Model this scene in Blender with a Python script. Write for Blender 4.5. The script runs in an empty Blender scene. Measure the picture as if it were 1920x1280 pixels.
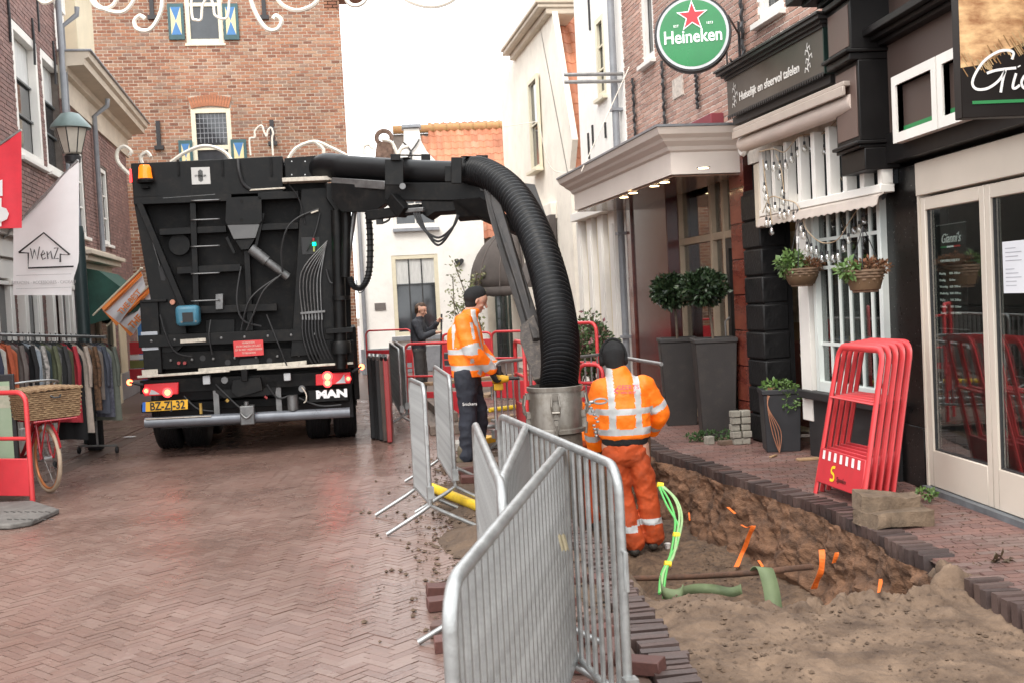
import bpy, bmesh, math, random
from mathutils import Vector, Matrix, noise
sc = bpy.context.scene
RAD = math.radians
rng = random.Random(7)

# ------------------------------------------------------------------ camera
F, CX, CY, CAMH = 2050.0, 960.0, 640.0, 1.72
YAW, PITCH, ROLL = -4.2, -2.3, -2.9
CAMR = Matrix.Rotation(RAD(YAW), 3, 'Z') @ Matrix.Rotation(RAD(90 + PITCH), 3, 'X') @ Matrix.Rotation(RAD(ROLL), 3, 'Z')
cd = bpy.data.cameras.new('camera'); cam = bpy.data.objects.new('camera', cd)
sc.collection.objects.link(cam); sc.camera = cam
cam.matrix_world = Matrix.Translation((0, 0, CAMH)) @ CAMR.to_4x4()
cd.sensor_width = 36; cd.lens = F / 1920 * 36; cd.clip_end = 500; cd.clip_start = 0.05
cd.dof.use_dof = True; cd.dof.focus_distance = 8.5; cd.dof.aperture_fstop = 7.0

# ------------------------------------------------------------------ sky, sun, exposure
w = bpy.data.worlds.new('World'); sc.world = w; w.use_nodes = True
nt = w.node_tree; nt.nodes.clear()
SUN_EL, SUN_AZ = 52, 205          # degrees; azimuth measured clockwise from +Y
sky = nt.nodes.new('ShaderNodeTexSky'); sky.sky_type = 'NISHITA'; sky.sun_disc = False
sky.sun_elevation = RAD(SUN_EL); sky.sun_rotation = RAD(SUN_AZ); sky.dust_density = 6; sky.air_density = 1.2
cloud = nt.nodes.new('ShaderNodeMix'); cloud.data_type = 'RGBA'; cloud.inputs[0].default_value = 0.9
nz = nt.nodes.new('ShaderNodeTexNoise'); nz.inputs['Scale'].default_value = 1.6; nz.inputs['Detail'].default_value = 4
rp = nt.nodes.new('ShaderNodeValToRGB')
rp.color_ramp.elements[0].position = .3; rp.color_ramp.elements[0].color = (9.6, 9.9, 10.2, 1)
rp.color_ramp.elements[1].position = .75; rp.color_ramp.elements[1].color = (12.2, 12.3, 12.3, 1)
bg = nt.nodes.new('ShaderNodeBackground'); bg.inputs['Strength'].default_value = 0.13
wo = nt.nodes.new('ShaderNodeOutputWorld')
tcw = nt.nodes.new('ShaderNodeTexCoord')
nt.links.new(tcw.outputs['Generated'], nz.inputs['Vector'])
nt.links.new(nz.outputs['Fac'], rp.inputs['Fac'])
nt.links.new(sky.outputs['Color'], cloud.inputs[6]); nt.links.new(rp.outputs['Color'], cloud.inputs[7])
nt.links.new(cloud.outputs[2], bg.inputs['Color']); nt.links.new(bg.outputs['Background'], wo.inputs['Surface'])
sd = bpy.data.lights.new('sun', 'SUN'); sd.energy = 1.0; sd.angle = RAD(18); sd.color = (1, .95, .88)
sun = bpy.data.objects.new('sun', sd); sc.collection.objects.link(sun)
az, el = RAD(SUN_AZ), RAD(SUN_EL)
sun.rotation_euler = Vector((math.sin(az) * math.cos(el), math.cos(az) * math.cos(el), math.sin(el))).to_track_quat('Z', 'Y').to_euler()
sc.view_settings.view_transform = 'Standard'; sc.view_settings.look = 'None'
sc.view_settings.exposure = 1.05; sc.view_settings.gamma = 1.0
sc.view_settings.use_curve_mapping = False
sc.cycles.max_bounces = 6; sc.cycles.transparent_max_bounces = 12; sc.cycles.glossy_bounces = 3

# ------------------------------------------------------------------ geometry helpers
CO = Vector((0, 0, CAMH))
def at(px, py, x=None, y=None, z=None, D=None, plane=None):
    """world point seen at a photograph pixel, on a real plane or at a real depth"""
    d = CAMR @ Vector(((px - CX) / F, -(py - CY) / F, -1.0))
    if x is not None: t = x / d.x
    elif y is not None: t = y / d.y
    elif D is not None: t = D
    elif plane is not None: t = (plane[0] - CO).dot(plane[1]) / d.dot(plane[1])
    else: t = ((z or 0) - CAMH) / d.z
    return CO + d * t

class Frame:
    """a wall's frame: u along the wall (away or to the right), o outwards, z up"""
    def __init__(s, origin, ang, sgn):
        u = Vector((math.cos(ang), math.sin(ang), 0)); v = Vector((-u.y, u.x, 0))
        s.o = Vector(origin); s.u = u; s.n = v * sgn; s.sgn = sgn
        s.M = Matrix(((u.x, v.x, 0, s.o.x), (u.y, v.y, 0, s.o.y), (0, 0, 1, s.o.z), (0, 0, 0, 1)))
    def at(s, px, py, o=0.0):
        p = at(px, py, plane=(s.o + s.n * o, s.n)) - s.o
        return p.dot(s.u), p.z
    def U(s, px, py=560, o=0.0): return s.at(px, py, o)[0]
    def P(s, u, o, z): return s.o + s.u * u + s.n * o + Vector((0, 0, z))

def lerp(a, b, t): return a + (b - a) * t
def sstep(a, b, x):
    t = max(0, min(1, (x - a) / (b - a))); return t * t * (3 - 2 * t)
def bez(p, n=12):
    """smooth curve through points (Catmull-Rom)"""
    p = [Vector(q) for q in p]; out = []
    for i in range(len(p) - 1):
        a = p[max(i - 1, 0)]; b = p[i]; c = p[i + 1]; d = p[min(i + 2, len(p) - 1)]
        for k in range(n):
            t = k / n
            out.append(0.5 * ((2 * b) + (c - a) * t + (2 * a - 5 * b + 4 * c - d) * t * t + (3 * b - a - 3 * c + d) * t ** 3))
    out.append(p[-1]); return out

class MB:
    def __init__(s, M=None): s.v = []; s.f = []; s.m = []; s.r = []; s.M = M; s.mi = 0; s.rv = 0.0
    def add(s, vs, fs, mi=None):
        b = len(s.v)
        for p in vs:
            p = Vector(p); s.v.append(s.M @ p if s.M is not None else p)
        for f in fs: s.f.append([b + i for i in f]); s.m.append(s.mi if mi is None else mi); s.r.append(s.rv)
        return s
    def box(s, x0, x1, y0, y1, z0, z1, mi=None):
        if x0 > x1: x0, x1 = x1, x0
        if y0 > y1: y0, y1 = y1, y0
        if z0 > z1: z0, z1 = z1, z0
        return s.add([(x0,y0,z0),(x1,y0,z0),(x1,y1,z0),(x0,y1,z0),(x0,y0,z1),(x1,y0,z1),(x1,y1,z1),(x0,y1,z1)],
              [(3,2,1,0),(4,5,6,7),(0,1,5,4),(1,2,6,5),(2,3,7,6),(3,0,4,7)], mi)
    def fbox(s, fr, u0, u1, o0, o1, z0, z1, mi=None):
        old = s.M; s.M = fr.M; s.box(u0, u1, o0 * fr.sgn, o1 * fr.sgn, z0, z1, mi); s.M = old; return s
    def obox(s, c, size, rot=None, mi=None):
        """oriented box: centre, full size, 3x3 rotation"""
        R = rot or Matrix.Identity(3); c = Vector(c); hx, hy, hz = [q / 2 for q in size]
        P = [c + R @ Vector(q) for q in [(-hx,-hy,-hz),(hx,-hy,-hz),(hx,hy,-hz),(-hx,hy,-hz),(-hx,-hy,hz),(hx,-hy,hz),(hx,hy,hz),(-hx,hy,hz)]]
        return s.add(P, [(3,2,1,0),(4,5,6,7),(0,1,5,4),(1,2,6,5),(2,3,7,6),(3,0,4,7)], mi)
    def beam(s, a, b, w_, h_, up=(0, 0, 1), mi=None):
        a = Vector(a); b = Vector(b); z = (b - a); L = z.length; z.normalize(); up = Vector(up)
        if abs(z.dot(up.normalized())) > .98: up = Vector((0, 1, 0))
        x = up.cross(z).normalized(); y = z.cross(x)
        R = Matrix((x, y, z)).transposed()
        return s.obox((a + b) / 2, (w_, h_, L), R, mi)
    def tube(s, pts, r, n=8, closed=False, caps=True, mi=None):
        pts = [Vector(p) for p in pts]; N = len(pts)
        rs = r if isinstance(r, (list, tuple)) else [r] * N
        b = []; prev = None
        for i, p in enumerate(pts):
            if closed: t = pts[(i + 1) % N] - pts[i - 1]
            else: t = pts[min(i + 1, N - 1)] - pts[max(i - 1, 0)]
            if t.length < 1e-9: t = Vector((0, 0, 1))
            t.normalize()
            if prev is None:
                a = Vector((0, 0, 1)) if abs(t.z) < .9 else Vector((0, 1, 0))
                x = a.cross(t).normalized()
            else:
                x = prev - t * prev.dot(t)
                x = x.normalized() if x.length > 1e-6 else Vector((1, 0, 0)).cross(t).normalized()
            prev = x; y = t.cross(x)
            rr = rs[i]; rx, ry = rr if isinstance(rr, (tuple, list)) else (rr, rr)
            for k in range(n):
                a = 2 * math.pi * k / n; b.append(p + x * math.cos(a) * rx + y * math.sin(a) * ry)
        fs = []
        for i in range(N if closed else N - 1):
            j = (i + 1) % N
            for k in range(n): fs.append((i*n+k, i*n+(k+1)%n, j*n+(k+1)%n, j*n+k))
        if caps and not closed: fs.append(tuple(range(n - 1, -1, -1))); fs.append(tuple((N-1)*n+k for k in range(n)))
        return s.add(b, fs, mi)
    def lathe(s, c, prof, n=16, axis='Z', R=None, mi=None, sx=1, sy=1):
        """prof: (radius, height) list"""
        c = Vector(c); R = R or Matrix.Identity(3)
        if axis == 'Y': R = R @ Matrix.Rotation(RAD(-90), 3, 'X')
        if axis == 'X': R = R @ Matrix.Rotation(RAD(90), 3, 'Y')
        vs = []; fs = []
        for r, h in prof:
            for k in range(n):
                a = 2*math.pi*k/n; vs.append(c + R @ Vector((r*math.cos(a)*sx, r*math.sin(a)*sy, h)))
        for i in range(len(prof) - 1):
            for k in range(n): fs.append((i*n+k, i*n+(k+1)%n, (i+1)*n+(k+1)%n, (i+1)*n+k))
        fs.append(tuple(range(n-1, -1, -1))); fs.append(tuple((len(prof)-1)*n+k for k in range(n)))
        return s.add(vs, fs, mi)
    def prism(s, poly, vec, mi=None):
        poly = [Vector(p) for p in poly]; vec = Vector(vec); n = len(poly)
        return s.add(poly + [p + vec for p in poly], [tuple(range(n-1,-1,-1)), tuple(range(n, 2*n))] + [(i,(i+1)%n,(i+1)%n+n,i+n) for i in range(n)], mi)
    def fprism(s, fr, poly, o0, o1, mi=None):
        """poly in (u,z) on a wall frame, extruded from o0 to o1"""
        return s.prism([fr.P(u, o0, z) for u, z in poly], fr.n * (o1 - o0), mi)
    def poly(s, pts, mi=None): return s.add(pts, [tuple(range(len(pts)))], mi)
    def sheet(s, rows, mi=None, th=0):
        """grid of points"""
        n = len(rows[0]); vs = [p for r in rows for p in r]
        fs = [(i*n+j, i*n+j+1, (i+1)*n+j+1, (i+1)*n+j) for i in range(len(rows)-1) for j in range(n-1)]
        return s.add(vs, fs, mi)
    def ribbon(s, pts, wd, nrm, th=.002, mi=None):
        """flat stroke of lettering"""
        nrm = Vector(nrm).normalized(); pts = [Vector(p) for p in pts]
        L = []; Rr = []
        for i, p in enumerate(pts):
            t = (pts[min(i+1, len(pts)-1)] - pts[max(i-1, 0)]).normalized(); sd_ = nrm.cross(t).normalized() * wd / 2
            L.append(p + sd_ + nrm*th); Rr.append(p - sd_ + nrm*th)
        return s.sheet([L, Rr], mi)
    def merge(s, o):
        b = len(s.v); s.v += o.v; s.f += [[b+i for i in f] for f in o.f]; s.m += o.m; s.r += o.r; return s
    def build(s, name, mat, parent=None, smooth=False, bevel=0, kind=None, rnd=False, solid=0, sub=0):
        mats = mat if isinstance(mat, (list, tuple)) else [mat]
        me = bpy.data.meshes.new(name)
        xs = [p.x for p in s.v]; ys = [p.y for p in s.v]; zs = [p.z for p in s.v]
        o = Vector(((min(xs)+max(xs))/2, (min(ys)+max(ys))/2, min(zs) if parent is None else (min(zs)+max(zs))/2))
        Rm = parent.matrix_world.to_3x3().normalized() if parent is not None else Matrix.Identity(3)
        Ri = Rm.transposed()
        me.from_pydata([Ri @ (p - o) for p in s.v], [], s.f)
        for m_ in mats: me.materials.append(m_)
        if len(mats) > 1: me.polygons.foreach_set('material_index', s.m)
        if smooth: me.polygons.foreach_set('use_smooth', [True]*len(me.polygons))
        if rnd:
            a = me.attributes.new('rnd', 'FLOAT', 'FACE'); a.data.foreach_set('value', s.r)
        ob = bpy.data.objects.new(name, me); sc.collection.objects.link(ob)
        MW = Matrix.Translation(o) @ Rm.to_4x4()
        if parent is not None:
            ob.parent = parent; ob.matrix_local = parent.matrix_world.inverted() @ MW
        else: ob.matrix_local = MW
        ob.matrix_world = MW
        if solid:
            md = ob.modifiers.new('t', 'SOLIDIFY'); md.thickness = solid; md.offset = 0
        if sub:
            md = ob.modifiers.new('s', 'SUBSURF'); md.levels = sub; md.render_levels = sub
        if bevel:
            md = ob.modifiers.new('b', 'BEVEL'); md.width = bevel; md.segments = 2 if bevel > .006 else 1; md.limit_method = 'ANGLE'; md.angle_limit = RAD(40)
            if len(me.polygons) < 4000 and not smooth:
                me.polygons.foreach_set('use_smooth', [True]*len(me.polygons))
                try: me.set_sharp_from_angle(angle=RAD(30))
                except Exception: pass
        if smooth:
            try: me.set_sharp_from_angle(angle=RAD(50))
            except Exception: pass
        if kind: ob['kind'] = kind
        return ob

def tag(o, label, cat, group=None):
    o['label'] = label; o['category'] = cat
    if group: o['group'] = group
    return o
def thing(name, label, cat, loc=(0,0,0), rz=0.0, group=None, kind=None):
    o = bpy.data.objects.new(name, None); sc.collection.objects.link(o)
    o.empty_display_size = .1
    M_ = Matrix.Translation(Vector(loc)) @ Matrix.Rotation(rz, 4, 'Z')
    o.matrix_local = M_; o.matrix_world = M_
    if kind: o['kind'] = kind
    else: tag(o, label, cat, group)
    return o
def tag_label(o, l): o['label'] = l; return o
def place(name, me, parent, MW, mods=None):
    ob = bpy.data.objects.new(name, me); sc.collection.objects.link(ob)
    ob.parent = parent; ob.matrix_local = parent.matrix_world.inverted() @ MW; ob.matrix_world = MW
    return ob
def copy_tree(o, M_=None, label=None, parent=None):
    c = o.copy(); sc.collection.objects.link(c)
    if parent is not None: c.parent = parent
    if M_ is not None: c.matrix_local = M_; c.matrix_world = M_
    elif parent is not None: c.matrix_world = parent.matrix_world @ o.matrix_local
    if label: c['label'] = label
    for ch in list(o.children): copy_tree(ch, None, None, c)
    return c
_bench = bpy.data.scenes.new('bench')
def baked(o):
    """mesh of an object with its modifiers applied (worked out on a small bench scene, which is quick)"""
    _bench.collection.objects.link(o); vl = _bench.view_layers[0]; vl.update(); dg = vl.depsgraph; dg.update()
    me = bpy.data.meshes.new_from_object(o.evaluated_get(dg), preserve_all_data_layers=False, depsgraph=dg)
    bpy.data.objects.remove(o); return me
def text(body, fr_o, fr_x, fr_y, size, mat, parent, name='lettering', align='CENTER', bold=0.0, ext=.002, sx=1.0, shear=0):
    """flat print: text lying in the plane spanned by fr_x (reading direction) and fr_y (up)"""
    cu = bpy.data.curves.new(name, 'FONT'); cu.body = body; cu.size = size; cu.align_x = align; cu.align_y = 'CENTER'
    cu.extrude = ext; cu.offset = bold; cu.shear = shear; cu.resolution_u = 3
    tmp = bpy.data.objects.new('tmp', cu)
    me = baked(tmp); me.name = name
    x = Vector(fr_x).normalized(); y = Vector(fr_y).normalized(); z = x.cross(y).normalized()
    MW = Matrix.Translation(Vector(fr_o)) @ Matrix((x*sx, y, z)).transposed().to_4x4()
    me.transform(MW); me.materials.clear(); me.materials.append(mat)
    ctr = sum((v.co for v in me.vertices), Vector()) / max(1, len(me.vertices))
    me.transform(Matrix.Translation(-ctr))
    if parent is not None:
        Rm = parent.matrix_world.to_3x3().normalized().to_4x4(); me.transform(Rm.inverted())
        return place(name, me, parent, Matrix.Translation(ctr) @ Rm)
    ob = bpy.data.objects.new(name, me); sc.collection.objects.link(ob); ob.location = ctr
    return ob

# ------------------------------------------------------------------ materials
MAT = {}
def mat(name, col, rough=.6, metal=0.0, var=.15, vs=6.0, bump=.0, bs=60.0, spec=.5, col2=None, emit=None, est=0, dirt=0, stretch=None, coat=0, rv=.1):
    if name in MAT: return MAT[name]
    m = bpy.data.materials.new(name); m.use_nodes = True; n = m.node_tree; b = n.nodes['Principled BSDF']
    b.inputs['Roughness'].default_value = rough; b.inputs['Metallic'].default_value = metal
    b.inputs['Specular IOR Level'].default_value = spec
    if coat: b.inputs['Coat Weight'].default_value = coat; b.inputs['Coat Roughness'].default_value = .1
    if emit: b.inputs['Emission Color'].default_value = (*emit, 1); b.inputs['Emission Strength'].default_value = est
    tc = n.nodes.new('ShaderNodeTexCoord'); vec = tc.outputs['Object']
    if stretch:
        mp = n.nodes.new('ShaderNodeMapping'); mp.inputs['Scale'].default_value = stretch; n.links.new(vec, mp.inputs['Vector']); vec = mp.outputs['Vector']
    nz_ = n.nodes.new('ShaderNodeTexNoise'); nz_.inputs['Scale'].default_value = vs; nz_.inputs['Detail'].default_value = 6; nz_.inputs['Roughness'].default_value = .65
    n.links.new(vec, nz_.inputs['Vector'])
    r_ = n.nodes.new('ShaderNodeValToRGB'); r_.color_ramp.elements[0].position = .32; r_.color_ramp.elements[1].position = .68
    c2 = col2 or tuple(c * (1 - var) for c in col); c1 = col if col2 else tuple(min(1, c * (1 + var*.6)) for c in col)
    r_.color_ramp.elements[0].color = (*c2, 1); r_.color_ramp.elements[1].color = (*c1, 1)
    n.links.new(nz_.outputs['Fac'], r_.inputs['Fac']); outc = r_.outputs['Color']
    if dirt:
        nd = n.nodes.new('ShaderNodeTexNoise'); nd.inputs['Scale'].default_value = vs*2.7; nd.inputs['Detail'].default_value = 8; nd.inputs['Roughness'].default_value = .75
        n.links.new(tc.outputs['Object'], nd.inputs['Vector'])
        rd = n.nodes.new('ShaderNodeValToRGB'); rd.color_ramp.elements[0].position = .5; rd.color_ramp.elements[1].position = .7
        rd.color_ramp.elements[0].color = (0,0,0,1); rd.color_ramp.elements[1].color = (dirt,dirt,dirt,1)
        n.links.new(nd.outputs['Fac'], rd.inputs['Fac'])
        mx = n.nodes.new('ShaderNodeMix'); mx.data_type = 'RGBA'; mx.inputs[7].default_value = (.12,.095,.07,1)
        n.links.new(rd.outputs['Color'], mx.inputs[0]); n.links.new(outc, mx.inputs[6]); outc = mx.outputs[2]
    n.links.new(outc, b.inputs['Base Color'])
    if rv:
        mr = n.nodes.new('ShaderNodeMapRange'); mr.inputs['To Min'].default_value = max(.03, rough - rv); mr.inputs['To Max'].default_value = min(1, rough + rv)
        n.links.new(nz_.outputs['Fac'], mr.inputs['Value']); n.links.new(mr.outputs['Result'], b.inputs['Roughness'])
    if bump:
        nb = n.nodes.new('ShaderNodeTexNoise'); nb.inputs['Scale'].default_value = bs; nb.inputs['Detail'].default_value = 5
        n.links.new(vec, nb.inputs['Vector'])
        bp = n.nodes.new('ShaderNodeBump'); bp.inputs['Strength'].default_value = min(1, bump); bp.inputs['Distance'].default_value = .01
        n.links.new(nb.outputs['Fac'], bp.inputs['Height']); n.links.new(bp.outputs['Normal'], b.inputs['Normal'])
    MAT[name] = m; return m

def brickmat(name, cols, rough=.8, wet=0, vs=3.0, tone=(.60,1.35)):
    """piece material: colour picked by the piece's own 'rnd' value, plus grain and stains"""
    if name in MAT: return MAT[name]
    m = bpy.data.materials.new(name); m.use_nodes = True; n = m.node_tree; b = n.nodes['Principled BSDF']
    a = n.nodes.new('ShaderNodeAttribute'); a.attribute_name = 'rnd'
    r_ = n.nodes.new('ShaderNodeValToRGB'); cr = r_.color_ramp
    while len(cr.elements) < len(cols): cr.elements.new(.5)
    for i, c in enumerate(cols): cr.elements[i].position = i / (len(cols) - 1); cr.elements[i].color = (*c, 1)
    n.links.new(a.outputs['Fac'], r_.inputs['Fac'])
    g = n.nodes.new('ShaderNodeNewGeometry')
    n1 = n.nodes.new('ShaderNodeTexNoise'); n1.inputs['Scale'].default_value = vs*12; n1.inputs['Detail'].default_value = 6; n1.inputs['Roughness'].default_value = .7
    n2 = n.nodes.new('ShaderNodeTexNoise'); n2.inputs['Scale'].default_value = vs*.35; n2.inputs['Detail'].default_value = 5
    n.links.new(g.outputs['Position'], n1.inputs['Vector']); n.links.new(g.outputs['Position'], n2.inputs['Vector'])
    ad = n.nodes.new('ShaderNodeMath'); ad.operation = 'ADD'; n.links.new(n1.outputs['Fac'], ad.inputs[0]); n.links.new(n2.outputs['Fac'], ad.inputs[1])
    mr = n.nodes.new('ShaderNodeMapRange'); mr.inputs['From Min'].default_value = .6; mr.inputs['From Max'].default_value = 1.4
    mr.inputs['To Min'].default_value = tone[0]; mr.inputs['To Max'].default_value = tone[1]
    n.links.new(ad.outputs[0], mr.inputs['Value'])
    vm = n.nodes.new('ShaderNodeVectorMath'); vm.operation = 'SCALE'; n.links.new(r_.outputs['Color'], vm.inputs[0]); n.links.new(mr.outputs['Result'], vm.inputs['Scale'])
    n.links.new(vm.outputs[0], b.inputs['Base Color'])
    if wet:
        m2 = n.nodes.new('ShaderNodeMapRange'); m2.inputs['From Min'].default_value = .4; m2.inputs['From Max'].default_value = .62
        m2.inputs['To Min'].default_value = rough - wet; m2.inputs['To Max'].default_value = rough
        n.links.new(n2.outputs['Fac'], m2.inputs['Value']); n.links.new(m2.outputs['Result'], b.inputs['Roughness'])
    else: b.inputs['Roughness'].default_value = rough
    bp = n.nodes.new('ShaderNodeBump'); bp.inputs['Strength'].default_value = .5; bp.inputs['Distance'].default_value = .004
    n.links.new(n1.outputs['Fac'], bp.inputs['Height']); n.links.new(bp.outputs['Normal'], b.inputs['Normal'])
    MAT[name] = m; return m

def glassmat(name, tint=(.9,.95,.93), refl=.12):
    if name in MAT: return MAT[name]
    m = bpy.data.materials.new(name); m.use_nodes = True; n = m.node_tree; n.nodes.clear()
    o = n.nodes.new('ShaderNodeOutputMaterial'); t = n.nodes.new('ShaderNodeBsdfTransparent'); t.inputs['Color'].default_value = (*tint, 1)
    g = n.nodes.new('ShaderNodeBsdfGlossy'); g.inputs['Roughness'].default_value = .01
    lw = n.nodes.new('ShaderNodeLayerWeight'); lw.inputs['Blend'].default_value = .5; f = n.nodes.new('ShaderNodeMath'); f.operation = 'POWER'; f.inputs[1].default_value = 3.5; n.links.new(lw.outputs['Facing'], f.inputs[0])
    ad = n.nodes.new('ShaderNodeMath'); ad.operation = 'ADD'; ad.inputs[1].default_value = refl; ad.use_clamp = True
    mx = n.nodes.new('ShaderNodeMixShader'); n.links.new(f.outputs[0], ad.inputs[0]); n.links.new(ad.outputs[0], mx.inputs[0])
    n.links.new(t.outputs[0], mx.inputs[1]); n.links.new(g.outputs[0], mx.inputs[2]); n.links.new(mx.outputs[0], o.inputs['Surface'])
    MAT[name] = m; return m

M_mortar = mat('mortar', (.46,.42,.36), .9, var=.25, vs=12, bump=.4)
M_mortard = mat('mortar_dark', (.17,.14,.12), .9, var=.25, vs=12, bump=.4)
M_tower = brickmat('tower_brick', [(.17,.072,.045),(.30,.125,.07),(.36,.17,.095),(.25,.11,.07),(.37,.215,.135),(.23,.14,.105)], vs=2)
M_redb = brickmat('facade_brick', [(.34,.19,.145),(.42,.245,.19),(.29,.17,.14),(.47,.30,.24),(.38,.24,.195)])
M_leftb = brickmat('left_brick', [(.21,.12,.102),(.26,.145,.125),(.18,.105,.093),(.30,.18,.155)])
M_pave = brickmat('paver', [(.172,.103,.083),(.186,.116,.094),(.205,.136,.112),(.158,.097,.079),(.182,.114,.094)], rough=.38, wet=.15, vs=2.5, tone=(.78,1.2))
M_pave2 = brickmat('pavement_brick', [(.17,.09,.075),(.20,.11,.092),(.145,.08,.07),(.185,.125,.11)], rough=.58, wet=.22, vs=2.5)
M_kerb = brickmat('kerb_brick', [(.06,.038,.034),(.085,.055,.048),(.05,.036,.034),(.11,.072,.062)], rough=.6, wet=.15, vs=4)
M_tile = brickmat('roof_tile', [(.46,.17,.09),(.54,.22,.12),(.40,.15,.08),(.52,.26,.16)], rough=.7)
M_white = mat('white_paint', (.78,.75,.70), .55, var=.06, vs=3, bump=.1, bs=30)
M_wstucco = mat('white_stucco', (.90,.87,.82), .85, dirt=.10, var=.08, vs=1.5, bump=.5, bs=50)
M_cstucco = mat('cream_stucco', (.86,.80,.70), .85, dirt=.10, var=.12, vs=1.2, bump=.4, bs=50)
M_cream = mat('cream_paint', (.66,.58,.42), .55, var=.08, vs=3)
M_cornice = mat('cornice_cream', (.58,.50,.40), .6, var=.15, vs=2)
M_dglass = mat('dark_window_glass', (.03,.035,.04), .06, spec=.8, var=.5, vs=1.2, rv=.03)
M_glass = glassmat('clear_glass', refl=.15)
M_glassd = glassmat('shop_glass', (.55,.58,.57), .10)
M_iron = mat('black_iron', (.025,.024,.026), .5, var=.3, vs=20, bump=.3)
M_lead = mat('zinc', (.30,.31,.33), .45, metal=.5, var=.2, vs=6)
M_pipe = mat('drain_pipe', (.28,.29,.31), .5, metal=.2, var=.15)
M_int = mat('interior_dark', (.035,.03,.027), .8, var=.5, vs=2)
M_curt = mat('curtain', (.62,.62,.60), .8, var=.2, vs=4, stretch=(12,12,1))

# ------------------------------------------------------------------ brickwork
def brickwork(fr, u0, u1, z0, z1, L, Hh, j, holes, m, m_mortar, parent, back=.25, singles=0, proud=.006, cond=None, zmin=None):
    """a wall of laid bricks (real pieces with recessed joints); `holes` are (u0,u1,z0,z1)"""
    mb = MB(fr.M); s = fr.sgn; full = []
    nr = int((z1 - z0) / (Hh + j))
    for r in range(nr):
        z = z0 + r * (Hh + j); u = u0 - (L + j) * (.5 if r % 2 else 0) - rng.random() * .01
        while u < u1:
            a = max(u, u0); b = min(u + L, u1); u += L + j
            if b - a < .03: continue
            segs = [(a, b)]
            for (h0, h1, hz0, hz1) in holes:
                if z + Hh > hz0 and z < hz1:
                    ns = []
                    for (p, q) in segs:
                        if q <= h0 or p >= h1: ns.append((p, q))
                        else:
                            if p < h0 - .02: ns.append((p, h0))
                            if q > h1 + .02: ns.append((h1, q))
                    segs = ns
            for (p, q) in segs:
                if cond and not cond((p + q) / 2, z + Hh / 2): continue
                if singles and abs((q - p) - L) < 1e-6: full.append((p, z)); continue
                pr = proud + rng.uniform(-.003, .003); mb.rv = rng.random()
                mb.box(p, q, -.02 * s, pr * s, z + rng.uniform(-.002, .002), z + Hh)
    if singles:
        full.sort(key=lambda t: (fr.P(t[0], 0, t[1]) - CO).length)
        meshes = []
        for k in range(10):
            b_ = MB(); b_.rv = (k + .5) / 10; b_.box(0, L, -.02 * s, proud * s, 0, Hh)
            me = bpy.data.meshes.new('brick'); me.from_pydata([tuple(p) for p in b_.v], [], b_.f); me.materials.append(m)
            a = me.attributes.new('rnd', 'FLOAT', 'FACE'); a.data.foreach_set('value', b_.r); meshes.append(me)
        R4 = fr.M.to_3x3().to_4x4()
        vis = [t for t in full if inview(fr.P(t[0] + L/2, 0, t[1]))]
        pick = set(vis[:singles])
        for t in full:
            if t in pick: place('brick', rng.choice(meshes), parent, Matrix.Translation(fr.P(t[0], rng.uniform(-.002, .003), t[1])) @ R4)
            else:
                mb.rv = rng.random(); pr = proud + rng.uniform(-.003, .003); mb.box(t[0], t[0] + L, -.02 * s, pr * s, t[1], t[1] + Hh)
    ob = mb.build('brick_courses', m, parent, rnd=True, kind='stuff')
    return ob
def proj(p):
    v = CAMR.transposed() @ (Vector(p) - CO)
    if v.z > -.1: return (-9999, -9999)
    return CX + F * v.x / -v.z, CY - F * v.y / -v.z
def inview(p, m=0):
    x, y = proj(p); return -m < x < 1920 + m and -m < y < 1280 + m

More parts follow.
